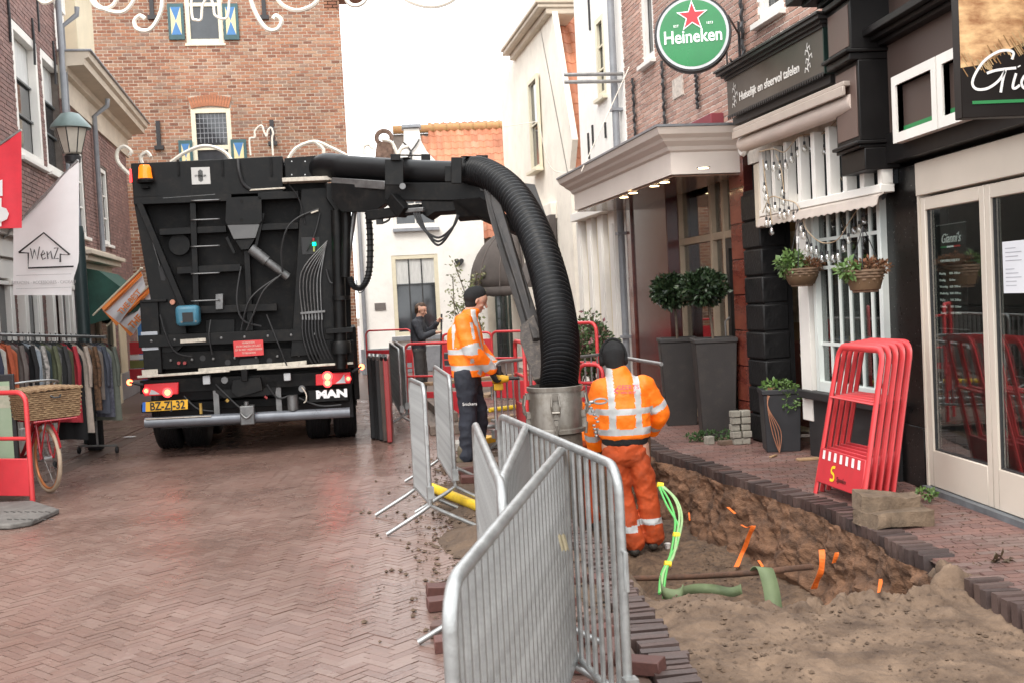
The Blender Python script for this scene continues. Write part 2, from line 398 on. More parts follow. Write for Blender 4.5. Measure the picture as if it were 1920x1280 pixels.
def wall_with_holes(mb, fr, u0, u1, z0, z1, o0, o1, holes, mi=None):
    """solid wall slab with rectangular openings"""
    us = sorted({u0, u1, *[h[0] for h in holes], *[h[1] for h in holes]})
    us = [u for u in us if u0 <= u <= u1]
    for a, b in zip(us, us[1:]):
        c = (a + b) / 2; hs = sorted([(h[2], h[3]) for h in holes if h[0] < c < h[1]]); z = z0
        for (p, q) in hs:
            if p > z: mb.fbox(fr, a, b, o0, o1, z, min(p, z1), mi)
            z = max(z, q)
        if z < z1: mb.fbox(fr, a, b, o0, o1, z, z1, mi)
    return mb
def window(fr, parent, u0, u1, z0, z1, o=0, fw=.07, fm=None, cols=1, rows=1, glass=None, rec=.08, mt=.03, split=None, sash=None, sill=.0, curtain=None, name='window', fd=.06):
    """window part: frame > pane, glazing bars, sill"""
    fm = fm or M_white; sash = sash or fm; mb = MB()
    for (a, b, c, d) in ((u0, u0+fw, z0, z1), (u1-fw, u1, z0, z1), (u0+fw, u1-fw, z1-fw, z1), (u0+fw, u1-fw, z0, z0+fw)):
        mb.fbox(fr, a, b, o-rec, o-rec+fd, c, d)
    w_ = mb.build(name, fm, parent, bevel=.004)
    gb = MB(); iu0, iu1, iz0, iz1 = u0+fw, u1-fw, z0+fw, z1-fw
    for k in range(1, cols): u = lerp(iu0, iu1, k/cols); gb.fbox(fr, u-mt/2, u+mt/2, o-rec+.005, o-rec+.03, iz0, iz1)
    zz = [lerp(iz0, iz1, k/rows) for k in range(1, rows)] if split is None else [lerp(iz0, iz1, q) for q in split]
    for z in zz: gb.fbox(fr, iu0, iu1, o-rec+.004, o-rec+.036, z-mt/2, z+mt/2)
    if gb.v: gb.build('glazing_bar', sash, w_)
    g = MB(); g.fbox(fr, iu0, iu1, o-rec-.012, o-rec-.004, iz0, iz1); g.build('pane', glass or M_dglass, w_)
    if curtain:
        g = MB(); a, b = curtain; g.fbox(fr, iu0, iu1, o-rec-.0035, o-rec-.001, lerp(iz0, iz1, a), lerp(iz0, iz1, b)); g.build('curtain', M_curt, w_)
    if sill:
        g = MB(); g.fbox(fr, u0-.04, u1+.04, o-rec, o+sill, z0-.06, z0-.001); g.build('sill', fm, w_, bevel=.004)
    return w_
# ================================================================== GROUND
def XR(y): return 2.96 if y < 8.0 else lerp(2.96, 2.33, min(1, (y - 8.0) / 3.6))
def XL(y): return 1.10 if y < 7.3 else lerp(1.10, .88, min(1, (y - 7.3) / 1.5))
PIT_END, PIT0 = 12.2, 2.5
M_sheet = mat('road_joint_sand', (.13,.086,.069), .4, var=.35, vs=5, bump=.3)
M_far = mat('far_street_brick', (.17,.115,.10), .5, var=.3, vs=3, bump=.3, bs=25)
M_soil = mat('soil', (.135,.088,.056), .9, col2=(.06,.038,.025), vs=5, bump=1.0, bs=45, rv=.05)
M_sand = mat('excavated_sand', (.20,.135,.09), .95, col2=(.065,.04,.026), vs=4.5, bump=1.0, bs=45, rv=.05)

ys = [PIT0 + i * .25 for i in range(int((PIT_END - PIT0) / .25) + 1)]
mb = MB()
rows = [[(-16, y, -.012), (-8, y, -.012), (0, y, -.012), (XL(y) - .21, y, -.012)] for y in ys]; mb.sheet(rows)
mb.sheet([[(-16, -6, -.012), (XL(0)-.02, -6, -.012)], [(-16, PIT0, -.012), (XL(0)-.02, PIT0, -.012)]])
mb.sheet([[(-16, PIT_END, -.012), (3.0, PIT_END, -.013)], [(-16, 26, -.012), (3.0, 26, -.013)]])
street = mb.build('street', M_sheet, kind='structure')
mb = MB(); mb.sheet([[(-16, 26, -.012), (16, 26, -.012)], [(-16, 90, -.012), (16, 90, -.012)]])
mb.build('far_street', M_far, kind='structure')
mb = MB(); mb.sheet([[(-260, -60, -1.4), (260, -60, -1.4)], [(-260, 260, -1.4), (260, 260, -1.4)]])
mb.build('ground', M_soil, kind='structure')
mb = MB()
mb.sheet([[(XR(y) + .0, y, -.012), (4.3, y, -.012)] for y in ys])
mb.sheet([[(XR(0), -6, -.012), (4.3, -6, -.012)], [(XR(0), PIT0, -.012), (4.3, PIT0, -.012)]])
mb.sheet([[(2.3, PIT_END, -.008), (4.3, PIT_END, -.008)], [(2.3, 26, -.008), (4.3, 26, -.008)]])
pave = mb.build('pavement_right', M_sheet, kind='structure')

def nz2(x, y, s=1.0, o=0): return noise.noise(Vector((x * s, y * s, o)))
# herringbone road in real bricks
W_, n_ = .0560, 3; cell = W_; Lb, Wb = n_ * cell - .004, cell - .004
co45, si45 = math.cos(RAD(45)), math.sin(RAD(45))
def road_z(x, y): return .006 * nz2(x, y, .8, 3) + .004 * nz2(x, y, 3, 1) - .022*sstep(.25, .0, abs(x + 4.35)) 
bigs = []; mb = MB()
def flat_brick(mb, x, y, ang, L, Wd, z):
    c, s = math.cos(ang), math.sin(ang); hx, hy = L/2, Wd/2; tx, ty = rng.gauss(0, .004), rng.gauss(0, .007)
    P = []
    for (a, b) in ((-hx,-hy),(hx,-hy),(hx,hy),(-hx,hy)): P.append((x + a*c - b*s, y + a*s + b*c, z + a*tx + b*ty))
    base = [(p[0], p[1], -.03) for p in P]
    mb.rv = rng.random(); mb.add(P + base, [(0,1,2,3),(4,5,1,0),(5,6,2,1),(6,7,3,2),(7,4,0,3)])
R = 290
for i in range(-R, R):
    for j in range(-R, R):
        k = (i - j) % (2 * n_)
        if k == 0: cx_, cy_, a = (i + n_/2) * cell, (j + .5) * cell, 0
        elif k == 2 * n_ - 1: cx_, cy_, a = (i + .5) * cell, (j + n_/2) * cell, math.pi/2
        else: continue
        x = cx_ * co45 - cy_ * si45 - 2.4; y = cx_ * si45 + cy_ * co45 + 10.5
        if y < 3.0 or y > 20 or x < -6.2 or x > 2.4: continue
        if y < PIT_END + .1 and x > XL(y) - .30: continue
        if x > 2.2: continue
        if abs(x + 4.35) < .13: continue
        if not inview((x, y, 0), 60): continue
        d = math.hypot(x, y); z = road_z(x, y) - .004 + rng.uniform(-.0015, .0015)
        # dug-up strip beside the pit lies lower and muddy
        if x > -.05 and 6.4 < y < 12 and nz2(x, y, 1.3, 9) + sstep(.0, .7, x)*.65 > .16: continue
        bigs.append((d, x, y, a + math.pi/4, z))
bigs.sort()
meshes = []
for k in range(10):
    b_ = MB(); b_.rv = (k + .5)/10
    hx, hy = Lb/2, Wb/2
    b_.add([(-hx,-hy,0),(hx,-hy,0),(hx,hy,0),(-hx,hy,0),(-hx,-hy,-.03),(hx,-hy,-.03),(hx,hy,-.03),(-hx,hy,-.03)], [(0,1,2,3),(4,5,1,0),(5,6,2,1),(6,7,3,2),(7,4,0,3)])
    me = bpy.data.meshes.new('paving_brick'); me.from_pydata([tuple(p) for p in b_.v], [], b_.f); me.materials.append(M_pave)
    at_ = me.attributes.new('rnd', 'FLOAT', 'FACE'); at_.data.foreach_set('value', b_.r); meshes.append(me)
ns_ = 0
for (d, x, y, a, z) in bigs:
    if ns_ < 295 and inview((x, y, 0)):
        place('paving_brick', rng.choice(meshes), street, Matrix.Translation((x, y, z)) @ Matrix.Rotation(a, 4, 'Z') @ Matrix.Rotation(rng.gauss(0, .012), 4, 'X')); ns_ += 1
    else: flat_brick(mb, x, y, a, Lb, Wb, z)
mb.build('paving_bricks', M_pave, street, rnd=True, kind='stuff')
# gutter course of bricks laid lengthwise on the left
mb = MB(); y = 4.0
while y < 20:
    for dx in (-.075, .0, .075):
        if inview((-4.35 + dx, y, 0), 40): flat_brick(mb, -4.35 + dx - .12*max(0, y-17)*0, y + dx, math.pi/2, .2, .068, -.016)
    y += .208
mb.build('gutter_bricks', M_kerb, street, rnd=True, kind='stuff')
# pavement on the right, running courses
mb = MB(); y = 3.2; r = 0
while y < 18:
    x = XR(y) + .12 + (.105 if r % 2 else 0); 
    while x < 4.1:
        if inview((x, y, 0), 40) and x < 4.0: flat_brick(mb, x, y, 0, .2, .068, .003*nz2(x, y, 2, 4))
        x += .208
    y += .076; r += 1
mb.build('pavement_bricks', M_pave2, pave, rnd=True, kind='stuff')
# upright kerb bricks on both sides of the pit
def kerb_meshes(L, T, Hh, nm):
    out = []
    for k in range(8):
        b_ = MB(); b_.rv = (k + .5)/8; b_.box(-L/2, L/2, -T/2, T/2, -Hh, 0)
        me = bpy.data.meshes.new(nm); me.from_pydata([tuple(p) for p in b_.v], [], b_.f); me.materials.append(M_kerb)
        at_ = me.attributes.new('rnd', 'FLOAT', 'FACE'); at_.data.foreach_set('value', b_.r); out.append(me)
    return out
kr = kerb_meshes(.20, .064, .20, 'kerb_brick'); y = 4.4
while y < 13.5:
    gap = 5.88 < y < 6.42
    if not gap:
        a = math.atan2(XR(y + .1) - XR(y), .1)
        MW = Matrix.Translation((XR(y) + .06 + rng.gauss(0, .006), y, .012 + rng.gauss(0, .005))) @ Matrix.Rotation(-a, 4, 'Z') @ Matrix.Rotation(rng.gauss(-.05, .04), 4, 'X') @ Matrix.Rotation(rng.gauss(0, .02), 4, 'Y')
        place('kerb_brick', rng.choice(kr), pave, MW)
    y += .098
kl = kerb_meshes(.19, .036, .12, 'kerb_brick'); y = 3.4
while y < 12.3:
    MW = Matrix.Translation((XL(y) - .10 + rng.gauss(0, .010), y, .024 + rng.gauss(0, .006))) @ Matrix.Rotation(rng.gauss(.04, .05), 4, 'Z') @ Matrix.Rotation(rng.gauss(.10, .07), 4, 'X')
    place('kerb_brick', rng.choice(kl), street, MW); y += .064

# the pit: one sculpted sheet
def pit_h(x, y):
    xl, xr = XL(y), XR(y)
    n1 = noise.fractal(Vector((x*2.2, y*2.2, 2)), 1.0, 2.0, 5); n2 = noise.fractal(Vector((x*9, y*9, 5)), .9, 2.1, 4)
    wob = .16 * noise.noise(Vector((y*2.3, 3, 1))) + .05*noise.noise(Vector((y*9, 7, 1)))
    fy = sstep(5.95 + .25*nz2(x, 3, 1.5) + .25*sstep(1.9, 1.2, x) - .15*sstep(2.2, 2.8, x), 6.7 - .35*sstep(2.0, 2.7, x), y)
    wall = xr - .01 + wob*.1
    fr = sstep(wall, wall - .07 - .09*max(.1, .8+n1*.9), x)
    fl = sstep(xl + .0, xl + .55, x)
    fe = sstep(PIT_END, PIT_END - .5, y)
    depth = .50 + .06*sstep(9, 7, y) - .05*nz2(x, y, 1.1, 8)
    # deeper hole round the suction tube
    dh = math.hypot((x - 1.22), (y - 8.75)); depth += .30 * sstep(.65, .25, dh)
    h = -.105 - fy*fr*fl*fe*depth
    h += .024*n1 + .018*n2 + .007*noise.noise(Vector((x*38, y*38, 1))) + .018*fy*noise.fractal(Vector((x*5, y*5, 8)), .7, 2.2, 5)
    # heap of sand that slid over the kerb
    h += .15 * math.exp(-(((x - 2.84)/.26)**2 + ((y - 6.18)/.26)**2)) * (1 + .25*n2)
    h += .08 * math.exp(-(((x - 2.2)/.5)**2 + ((y - 6.05)/.2)**2)) * (1 + n2)
    # ridge of sand at the front left
    h += .06 * math.exp(-(((x - 1.45)/.3)**2 + ((y - 6.0)/.4)**2))
    if x > xr + .1: h = min(h, lerp(-.03, .10, sstep(.28, .12, abs(y - 6.15))))
    if x < xl: h = min(h, -.05)
    return h
nx, ny = 190, 640; x0_, x1_ = .60, 3.14; y0_, y1_ = PIT0, 12.45
rows = []
for j in range(ny + 1):
    y = lerp(y0_, y1_, j/ny); row = []
    for i in range(nx + 1):
        x = lerp(x0_, x1_, i/nx); h = pit_h(x, y)
        # roots and lumps stick out of the steep face
        ox = .035 * noise.noise(Vector((x*6, y*7, h*9))) ; oy = .03 * noise.noise(Vector((y*8, x*6, h*8 + 4)))
        row.append((x + ox, y + oy, h))
    rows.append(row)
mb = MB(); mb.sheet(rows)
pit = mb.build('pit', M_sand, kind='structure', smooth=True)
# pit colour mixed towards a darker brown with depth below the road
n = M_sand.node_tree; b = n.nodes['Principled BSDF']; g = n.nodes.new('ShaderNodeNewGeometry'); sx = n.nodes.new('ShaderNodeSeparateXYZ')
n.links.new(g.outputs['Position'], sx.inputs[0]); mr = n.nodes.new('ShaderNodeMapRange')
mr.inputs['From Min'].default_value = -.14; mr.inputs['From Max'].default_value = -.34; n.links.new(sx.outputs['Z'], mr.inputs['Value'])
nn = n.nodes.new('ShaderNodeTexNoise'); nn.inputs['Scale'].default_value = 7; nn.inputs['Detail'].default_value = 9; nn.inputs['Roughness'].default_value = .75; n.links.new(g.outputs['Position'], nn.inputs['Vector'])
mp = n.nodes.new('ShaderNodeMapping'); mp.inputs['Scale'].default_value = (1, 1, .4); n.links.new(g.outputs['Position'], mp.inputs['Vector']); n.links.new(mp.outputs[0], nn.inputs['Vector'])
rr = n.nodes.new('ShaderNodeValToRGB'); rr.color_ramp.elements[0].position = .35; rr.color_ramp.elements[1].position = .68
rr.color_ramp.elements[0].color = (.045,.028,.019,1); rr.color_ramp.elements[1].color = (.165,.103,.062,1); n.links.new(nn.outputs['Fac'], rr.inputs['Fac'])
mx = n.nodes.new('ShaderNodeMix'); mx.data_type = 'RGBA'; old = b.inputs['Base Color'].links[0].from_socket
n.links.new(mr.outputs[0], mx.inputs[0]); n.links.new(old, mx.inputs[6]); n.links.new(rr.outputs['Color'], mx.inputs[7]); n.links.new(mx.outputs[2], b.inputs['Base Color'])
# the steep cut face on the right: undercut, lumpy, with darker layers
M_cut = mat('cut_soil', (.215,.112,.062), .95, col2=(.05,.026,.015), vs=4, bump=1.0, bs=50, rv=.03, stretch=(1,1,2.2))
rows = []
for j in range(521):
    y = lerp(6.02, 11.9, j/520); row = []; xw = XR(y) - .085
    for i in range(57):
        s_ = i/56; z = lerp(-.045, -.66, s_)
        big = noise.fractal(Vector((y*2.1, z*3.0, 2)), 1, 2, 4); mid = noise.fractal(Vector((y*8, z*11, 7)), .9, 2.2, 3); fine = noise.noise(Vector((y*34, z*40, 3)))
        ledge = .05*sstep(.15, -.25, noise.noise(Vector((y*1.1, z*5, 11))))
        x = xw - .02 - .10*s_**1.6 - .07*max(-.6, big) - .028*mid - .008*fine - ledge*s_ + .03*sstep(.12, 0, s_)*0
        row.append((x, y + .015*mid, z + .02*big*s_ + .01*fine))
    rows.append(row)
mb = MB(); mb.sheet([r[::-1] for r in rows]); mb.build('trench_wall', M_cut, kind='structure', smooth=True)
# clods and pebbles scattered in the dug strip and the sand bed
mb = MB(); 
def clod(mb, x, y, z, r):
    vs = []; 
    for a in range(6): vs.append((x + r*math.cos(a*1.047)*rng.uniform(.7,1.2), y + r*math.sin(a*1.047)*rng.uniform(.7,1.2), z + rng.uniform(-.2,.2)*r))
    vs += [(x, y, z + r*.7), (x, y, z - r*.6)]
    mb.rv = rng.random(); mb.add(vs, [(a, (a+1)%6, 6) for a in range(6)] + [((a+1)%6, a, 7) for a in range(6)])
for _ in range(5200):
    x = rng.uniform(1.15, 2.86); y = rng.uniform(4.3, 12)
    if nz2(x, y, 1.7, 6) > -.1 and (x < XR(y) - .3 or y < 5.9): clod(mb, x, y, pit_h(x, y) + .002, rng.choice((.003,.004,.005,.006,.008,.011,.016)))
for _ in range(4200):
    x = rng.gauss(.45, .35); y = rng.uniform(5.5, 12.3)
    if x < XL(y) - .2: clod(mb, x, y, .004, rng.choice((.004,.005,.007,.011,.02)))
mb.build('clods', M_soil, pit, kind='stuff', smooth=True)
# thin smear of mud over the road where bricks were lifted
rows = []
for j in range(300):
    y = lerp(6.0, 12.4, j/299); rows.append([(lerp(-.35, XL(y) - .18, i/30), y, -.022 + .030*sstep(-.35, .5, lerp(-.35, .9, i/30)) * (noise.fractal(Vector((i*.12, y*2.2, 4)), 1, 2, 4)+.42) + .12*math.exp(-(((lerp(-.35, .9, i/30) - .28)/.20)**2 + ((y - 7.75)/.35)**2))*(1+.6*noise.fractal(Vector((i*.4, y*6, 4)), 1, 2, 3)) + .05*math.exp(-(((lerp(-.35, .9, i/30) - .3)/.3)**2 + ((y - 9.6)/.7)**2))) for i in range(31)])
mb = MB(); mb.sheet(rows); mb.build('mud_strip', M_soil, kind='structure', smooth=True)
# ================================================================== LEFT SIDE
LF = Frame((-6.0, 19.0, 0), math.atan2(1, -.12), 1)
LF.sgn = -1; LF.n = -LF.n if LF.n.x < 0 else LF.n
# brick house (nearest on the left)
bh = thing('brick_house', 'dark brown brick house on the left with tall white framed windows over a white shopfront', 'house', LF.P(-3, -.2, 0))
U = lambda px, py, o=0: LF.at(px, py, o)
w1a = U(30, 45)[0]; 
wins = []
for (pxa, pya, pxb, pyb) in ((29, 180, 74, 318), (80, 180, 118, 330)):
    ua = LF.at(pxa, 180)[0]; ub = LF.at(pxb, 180)[0]
    wins.append((ua, ub))
zt = LF.at(30, 44)[1]; zb = LF.at(74, 312)[1]
holes = [(a, b, zb, zt) for a, b in wins] + [(-8.6, -7.5, zb, zt)]
brickwork(LF, -9.5, 0, 3.15, 8.6, .21, .055, .011, holes, M_leftb, M_mortard, bh)
mb = MB(); wall_with_holes(mb, LF, -9.5, 0, 3.1, 8.65, -.3, -.004, holes); mb.build('wall', M_mortard, bh)
mb = MB(); mb.fbox(LF, -9.5, 0, -5, -.3, 0, 8.6); mb.build('house_body', M_leftb, bh)
for i, (a, b) in enumerate([h[:2] for h in holes]):
    wn = window(LF, bh, a, b, zb, zt, o=0.02, fw=.13, rec=.14, cols=1, split=(.33, .64), sash=mat('grey_sash', (.10,.11,.11), .5), sill=.06, curtain=(.66, 1), fd=.12)
mb = MB()
for k in range(6): mb.tube([LF.P(-7.6 + 1.45*k, .02, 5.6), LF.P(-7.6 + 1.45*k, .03, 5.95), LF.P(-7.6+1.45*k, .02, 6.3)], .02, 6)
mb.fbox(LF, LF.U(67, 0), LF.U(67, 0)+.05, 0, .03, LF.at(67, 55)[1], LF.at(67, 55)[1] + 1.2)
mb.build('wall_anchors', M_iron, bh, kind='stuff')
# white shopfront
sfz = 3.12
mb = MB()
mb.fbox(LF, -9.5, -.35, 0, .22, 2.82, 2.90); mb.fbox(LF, -9.5, -.35, 0, .14, 2.55, 2.82); mb.fbox(LF, -9.5, -.35, 0, .3, 2.90, 2.96); mb.fbox(LF, -9.5, -.35, 0, .10, 2.28, 2.55)
mb.build('shop_fascia', M_white, bh, bevel=.008)
pil = [U(px, 560)[0] for px in (27, 70, 103, 131)]
allp = pil[:]
for px in (8, 35, 62, 88, 125, 147):
    u = LF.U(px, 570); m2 = MB(); m2.fbox(LF, u-.09, u+.09, 0, .11, 0, 2.28); m2.fbox(LF, u-.11, u+.11, 0, .13, .0, .35); m2.fbox(LF, u-.11, u+.11, 0, .13, 2.2, 2.28)
    m2.build('pilaster', M_white, bh, bevel=.006)
brickwork(LF, -9.4, 0, 0, 3.1, .21, .055, .011, [], M_leftb, M_mortard, bh)
mb = MB(); mb.fbox(LF, -9.4, 0, -.25, -.004, 0, 3.1); mb.build('ground_floor_wall', M_mortard, bh)
for (a, b) in ((-20, 8), (38, 58), (104, 118), (136, 143)):
    ua, ub = LF.U(a, 570), LF.U(b, 570); window(LF, bh, min(ua, ub), max(ua, ub), .5, 2.25, o=.09, fw=.05, rec=.05, rows=2)
# drain pipe at the corner
mb = MB(); mb.tube([LF.P(-.12, .10, 0), LF.P(-.12, .10, 3.4)], .055, 10); mb.tube([LF.P(-.12,.10,3.4), LF.P(-.12,.10,7.2)], .05, 10)
for z in (1.5, 3.3, 5): mb.fbox(LF, -.19, -.05, 0, .16, z, z+.04)
tag(mb.build('drain_pipe', M_pipe, smooth=True), 'grey drain pipe at the corner of the dark brick house behind the street lamp', 'drain pipe')

# second house with the cream cornice
h2 = thing('cornice_house', 'lower brick house with a deep cream cornice between the dark brick house and the tower', 'house', LF.P(3, -.2, 0))
u_end = LF.U(236, 560); zc = LF.at(165, 125, .45)[1]
zt2 = LF.at(150, 165, .0)[1]
ZC = 6.05
hole2 = [(1.0, 1.75, 3.2, 4.75), (3.6, 4.35, 3.2, 4.75)]
mb = MB(); wall_with_holes(mb, LF, 0.003, 7.2, 0, ZC, -.3, -.004, hole2); mb.build('wall', M_mortard, h2)
brickwork(LF, .003, 7.2, 2.95, ZC-.35, .21, .055, .011, hole2, M_leftb, M_mortard, h2)
for a in hole2: window(LF, h2, *a, o=.02, fw=.09, rec=.1, rows=3, cols=2, sill=.05, fm=M_white)
mb = MB(); mb.fbox(LF, 0.0, 7.2, -6, -.3, 0, ZC); mb.build('house_body', M_leftb, h2)
mb = MB()
prof = [(0,-.62),(.05,-.62),(.06,-.50),(.03,-.48),(.04,-.20),(.12,-.17),(.15,-.08),(.42,-.06),(.44,.04),(.50,.07),(.52,.16),(0,.16)]
for (a, b) in ((.0, 7.45),):
    pa = [LF.P(a, o, ZC + z) for o, z in prof]; pb = [LF.P(b, o, ZC + z) for o, z in prof]
    mb.add(pa + pb, [tuple(range(len(prof))), tuple(range(2*len(prof)-1, len(prof)-1, -1))] + [(i, i+len(prof), (i+1)%len(prof)+len(prof), (i+1)%len(prof)) for i in range(len(prof))])
mb.build('cornice', M_cornice, h2)
mb = MB(); mb.fbox(LF, -.02, 7.5, -.1, .56, ZC+.162, ZC+.20); mb.build('gutter', M_lead, h2, bevel=.01)
# ground floor: cream door surround, stone plinth
mb = MB(); mb.fbox(LF, .25, 3.6, 0, .10, 2.25, 2.72); mb.fbox(LF, .15, 3.75, 0, .26, 2.72, 2.82); mb.fbox(LF, .1, 3.8, 0, .34, 2.82, 2.90); mb.fbox(LF, .1, 3.8, 0, .16, 2.90, 2.98)
mb.build('door_cornice', M_cornice, h2, bevel=.01)
for u in (.4, 1.9, 3.4):
    m2 = MB(); m2.fbox(LF, u-.14, u+.14, 0, .10, 0, 2.25); m2.fbox(LF, u-.18, u+.18, 0, .16, 0, .6); m2.build('pilaster', M_cream, h2, bevel=.008)
mb = MB(); mb.fbox(LF, .55, 1.75, .0, .04, .1, 2.24); mb.build('door', mat('dark_green_door', (.02,.035,.03), .4), h2)
mb = MB(); mb.fbox(LF, 2.05, 3.25, 0, .04, .7, 2.24); mb.build('shop_pane', M_dglass, h2)
brickwork(LF, 3.8, 7.2, .1, 2.95, .21, .055, .011, [(4.5, 5.4, 0, 2.3)], M_leftb, M_mortard, h2)
mb = MB(); mb.fbox(LF, 4.5, 5.4, -.02, .03, 0, 2.3); mb.build('door', mat('cream_door', (.55,.47,.33), .5), h2, bevel=.01)
mb = MB(); mb.fbox(LF, 3.7, 7.2, 0, .06, 0, .55); mb.build('plinth', M_lead, h2)
for (u, r) in ((.12, .045), (2.75, .05)):
    mb = MB(); zt_ = ZC - .1 if u > 1 else 7.0
    mb.tube([LF.P(u, .35, zt_ - .02), LF.P(u, .34, zt_ - .15), LF.P(u, .09, zt_ - .35), LF.P(u, .09, 3.0)], r, 8); mb.build('drain_pipe', M_pipe, h2, smooth=True)
# roof, white dormer and cream bay above
M_tileL = M_tile
mb = MB(); 
for k in range(14):
    for q in range(9):
        mb.rv = rng.random(); c0 = LF.P(.2 + k*.5, -.15 - q*.32, ZC + .22 + q*.32)
        mb.tube([c0, c0 + LF.u*.001 - LF.n*.34 + Vector((0,0,.34))], [.12, .12], 6)
mb.build('roof', M_tile, h2, rnd=True)
d1 = MB(); d1.fbox(LF, -.55, 1.1, -1.9, -.05, ZC+.25, 9.8); d1.fbox(LF, -.62, 1.2, -2, .04, 9.0, 9.1)
dd = d1.build('white_dormer', M_white, h2, bevel=.01)
window(LF, h2, .15, .95, ZC+1.0, ZC+2.6, o=-.02, fw=.08, rec=.03, rows=2, sash=M_white)
d2 = MB(); d2.fbox(LF, 2.2, 4.0, -1.6, -.02, ZC+.2, ZC+2.15); d2.fbox(LF, 2.1, 4.12, -1.7, .10, ZC+2.15, ZC+2.28); d2.fbox(LF, 2.02, 4.2, -1.8, .2, ZC+2.28, ZC+2.42)
d2.build('cream_dormer', M_cream, h2, bevel=.015)
# green awning over the door
aw = MB(); g = mat('green_awning_cloth', (.02,.075,.055), .75, var=.3, vs=5, bump=.2)
ua, ub = .85, 2.95; AZ = .10
aw.sheet([[LF.P(ua, .03, 2.52 + AZ), LF.P(ub, .03, 2.52 + AZ)], [LF.P(ua, .3, 2.45 + AZ), LF.P(ub, .3, 2.45 + AZ)], [LF.P(ua, .95, 1.88 + AZ), LF.P(ub, .95, 1.88 + AZ)], [LF.P(ua, .97, 1.72 + AZ), LF.P(ub, .97, 1.72 + AZ)]])
aw.poly([LF.P(ua, .03, 2.52 + AZ), LF.P(ua, .3, 2.45 + AZ), LF.P(ua, .95, 1.88 + AZ), LF.P(ua, .97, 1.72 + AZ), LF.P(ua, .03, 1.5 + AZ)])
aw.poly([LF.P(ub, .03, 2.52 + AZ), LF.P(ub, .3, 2.45 + AZ), LF.P(ub, .95, 1.88 + AZ), LF.P(ub, .97, 1.72 + AZ), LF.P(ub, .03, 1.5 + AZ)])
tag(aw.build('awning', g, solid=.012), 'dark green cloth awning over the shop door of the cornice house', 'awning')

# ================================================================== TOWER
TW = Frame((0, 0, 0), RAD(5), -1)
p0 = at(667, 560, D=28.0); TW.o = Vector((p0.x, p0.y, 0)); TW.M = Matrix.Translation(TW.o) @ Matrix.Rotation(RAD(5), 4, 'Z')
tw = thing('brick_tower', 'massive old orange brown brick tower with blue and yellow shutters behind the black lorry', 'tower', TW.P(-3.5, 0, 0))
UL = TW.U(150, 300) - 1.2
def tz(px, py): return TW.at(px, py)
wn1 = (TW.U(348, 50), TW.U(418, 50), tz(380, 82)[1], tz(380, -40)[1])
wn2 = (TW.U(360, 260), TW.U(435, 260), tz(400, 355)[1], tz(397, 204)[1])
holes = [wn1, wn2]
ua, ub = wn2[0] - .03, wn2[1] + .03; um = (ua + ub)/2; zt = wn2[3]
archh = [(ua, ub, zt, zt + .34)]
brickwork(TW, UL, 0, 0, 10.2, .205, .062, .020, holes + archh, M_tower, M_mortar, tw, proud=.004)
mb = MB(); wall_with_holes(mb, TW, UL, 0, 0, 10.25, -.6, -.005, holes + [(TW.U(607, 8), TW.U(633, 8), tz(620, 20)[1], 10.2)])
mb.fbox(TW, UL, 0, -6, -.6, 0, 10.25); mb.build('wall', mat('tower_mortar', (.55,.47,.38), .95, var=.3, vs=1.5, bump=.6), tw)
nb = 15
for k in range(nb):
    t = (k + .5)/nb; a = lerp(.30, -.30, t); c = Vector((lerp(ua + .02, ub - .02, t), 0, zt + .13 + .07*math.cos((t-.5)*3)))
    m2 = MB(TW.M); m2.rv = rng.random(); Rm = Matrix.Rotation(-a, 3, 'Y')
    m2.obox((c.x, 0, c.z), (.058, .05, .27), Rm); m2.build('arch_brick', mat('arch_brick', (.42,.17,.09), .85, var=.3, vs=8), tw)
mb = MB(); mb.fbox(TW, ua, ub, -.1, -.006, zt, zt+.36); mb.build('arch_mortar', M_mortar, tw)
M_cf = mat('cream_frame', (.72,.66,.50), .5, var=.08)
M_sg = mat('shutter_green', (.04,.10,.11), .5, var=.2); M_sy = mat('shutter_yellow', (.72,.60,.32), .5, var=.1); M_sb = mat('shutter_blue', (.06,.19,.42), .5, var=.15)
w_ = window(TW, tw, *wn1, o=0, fw=.11, fm=M_cf, cols=1, split=(.62,), glass=M_dglass, rec=.06, mt=.09, sill=.03)
w_ = window(TW, tw, wn2[0], wn2[1], wn2[2], wn2[3], o=0, fw=.11, fm=M_cf, split=(.52,), rec=.06, mt=.11, sill=.03)
mb = MB()
for k in range(1, 8): u = lerp(wn2[0]+.11, wn2[1]-.11, k/8); mb.fbox(TW, u-.006, u+.006, -.068, -.055, lerp(wn2[2], wn2[3], .58), wn2[3]-.11)
for k in range(1, 6): z = lerp(lerp(wn2[2], wn2[3], .58), wn2[3]-.11, k/6); mb.fbox(TW, wn2[0]+.11, wn2[1]-.11, -.067, -.056, z-.006, z+.006)
mb.build('leaded_light', M_lead, tw)
def shutter(u0, u1, z0, z1):
    mb = MB(); mb.fbox(TW, u0, u1, .015, .06, z0, z1); s = mb.build('shutter', M_sg, tw, bevel=.006)
    a, b, c, d = u0+.07, u1-.07, z0+.12, z1-.09; m_, h = (a+b)/2, (c+d)/2
    q = MB()
    q.poly([TW.P(a, .063, d), TW.P(b, .063, d), TW.P(m_, .063, h)], 1); q.poly([TW.P(a, .063, c), TW.P(b, .063, c), TW.P(m_, .063, h)], 1)
    q.poly([TW.P(a, .063, c), TW.P(a, .063, d), TW.P(m_, .063, h)], 0); q.poly([TW.P(b, .063, c), TW.P(b, .063, d), TW.P(m_, .063, h)], 0)
    q.build('painted_hourglass', [M_sy, M_sb], s)
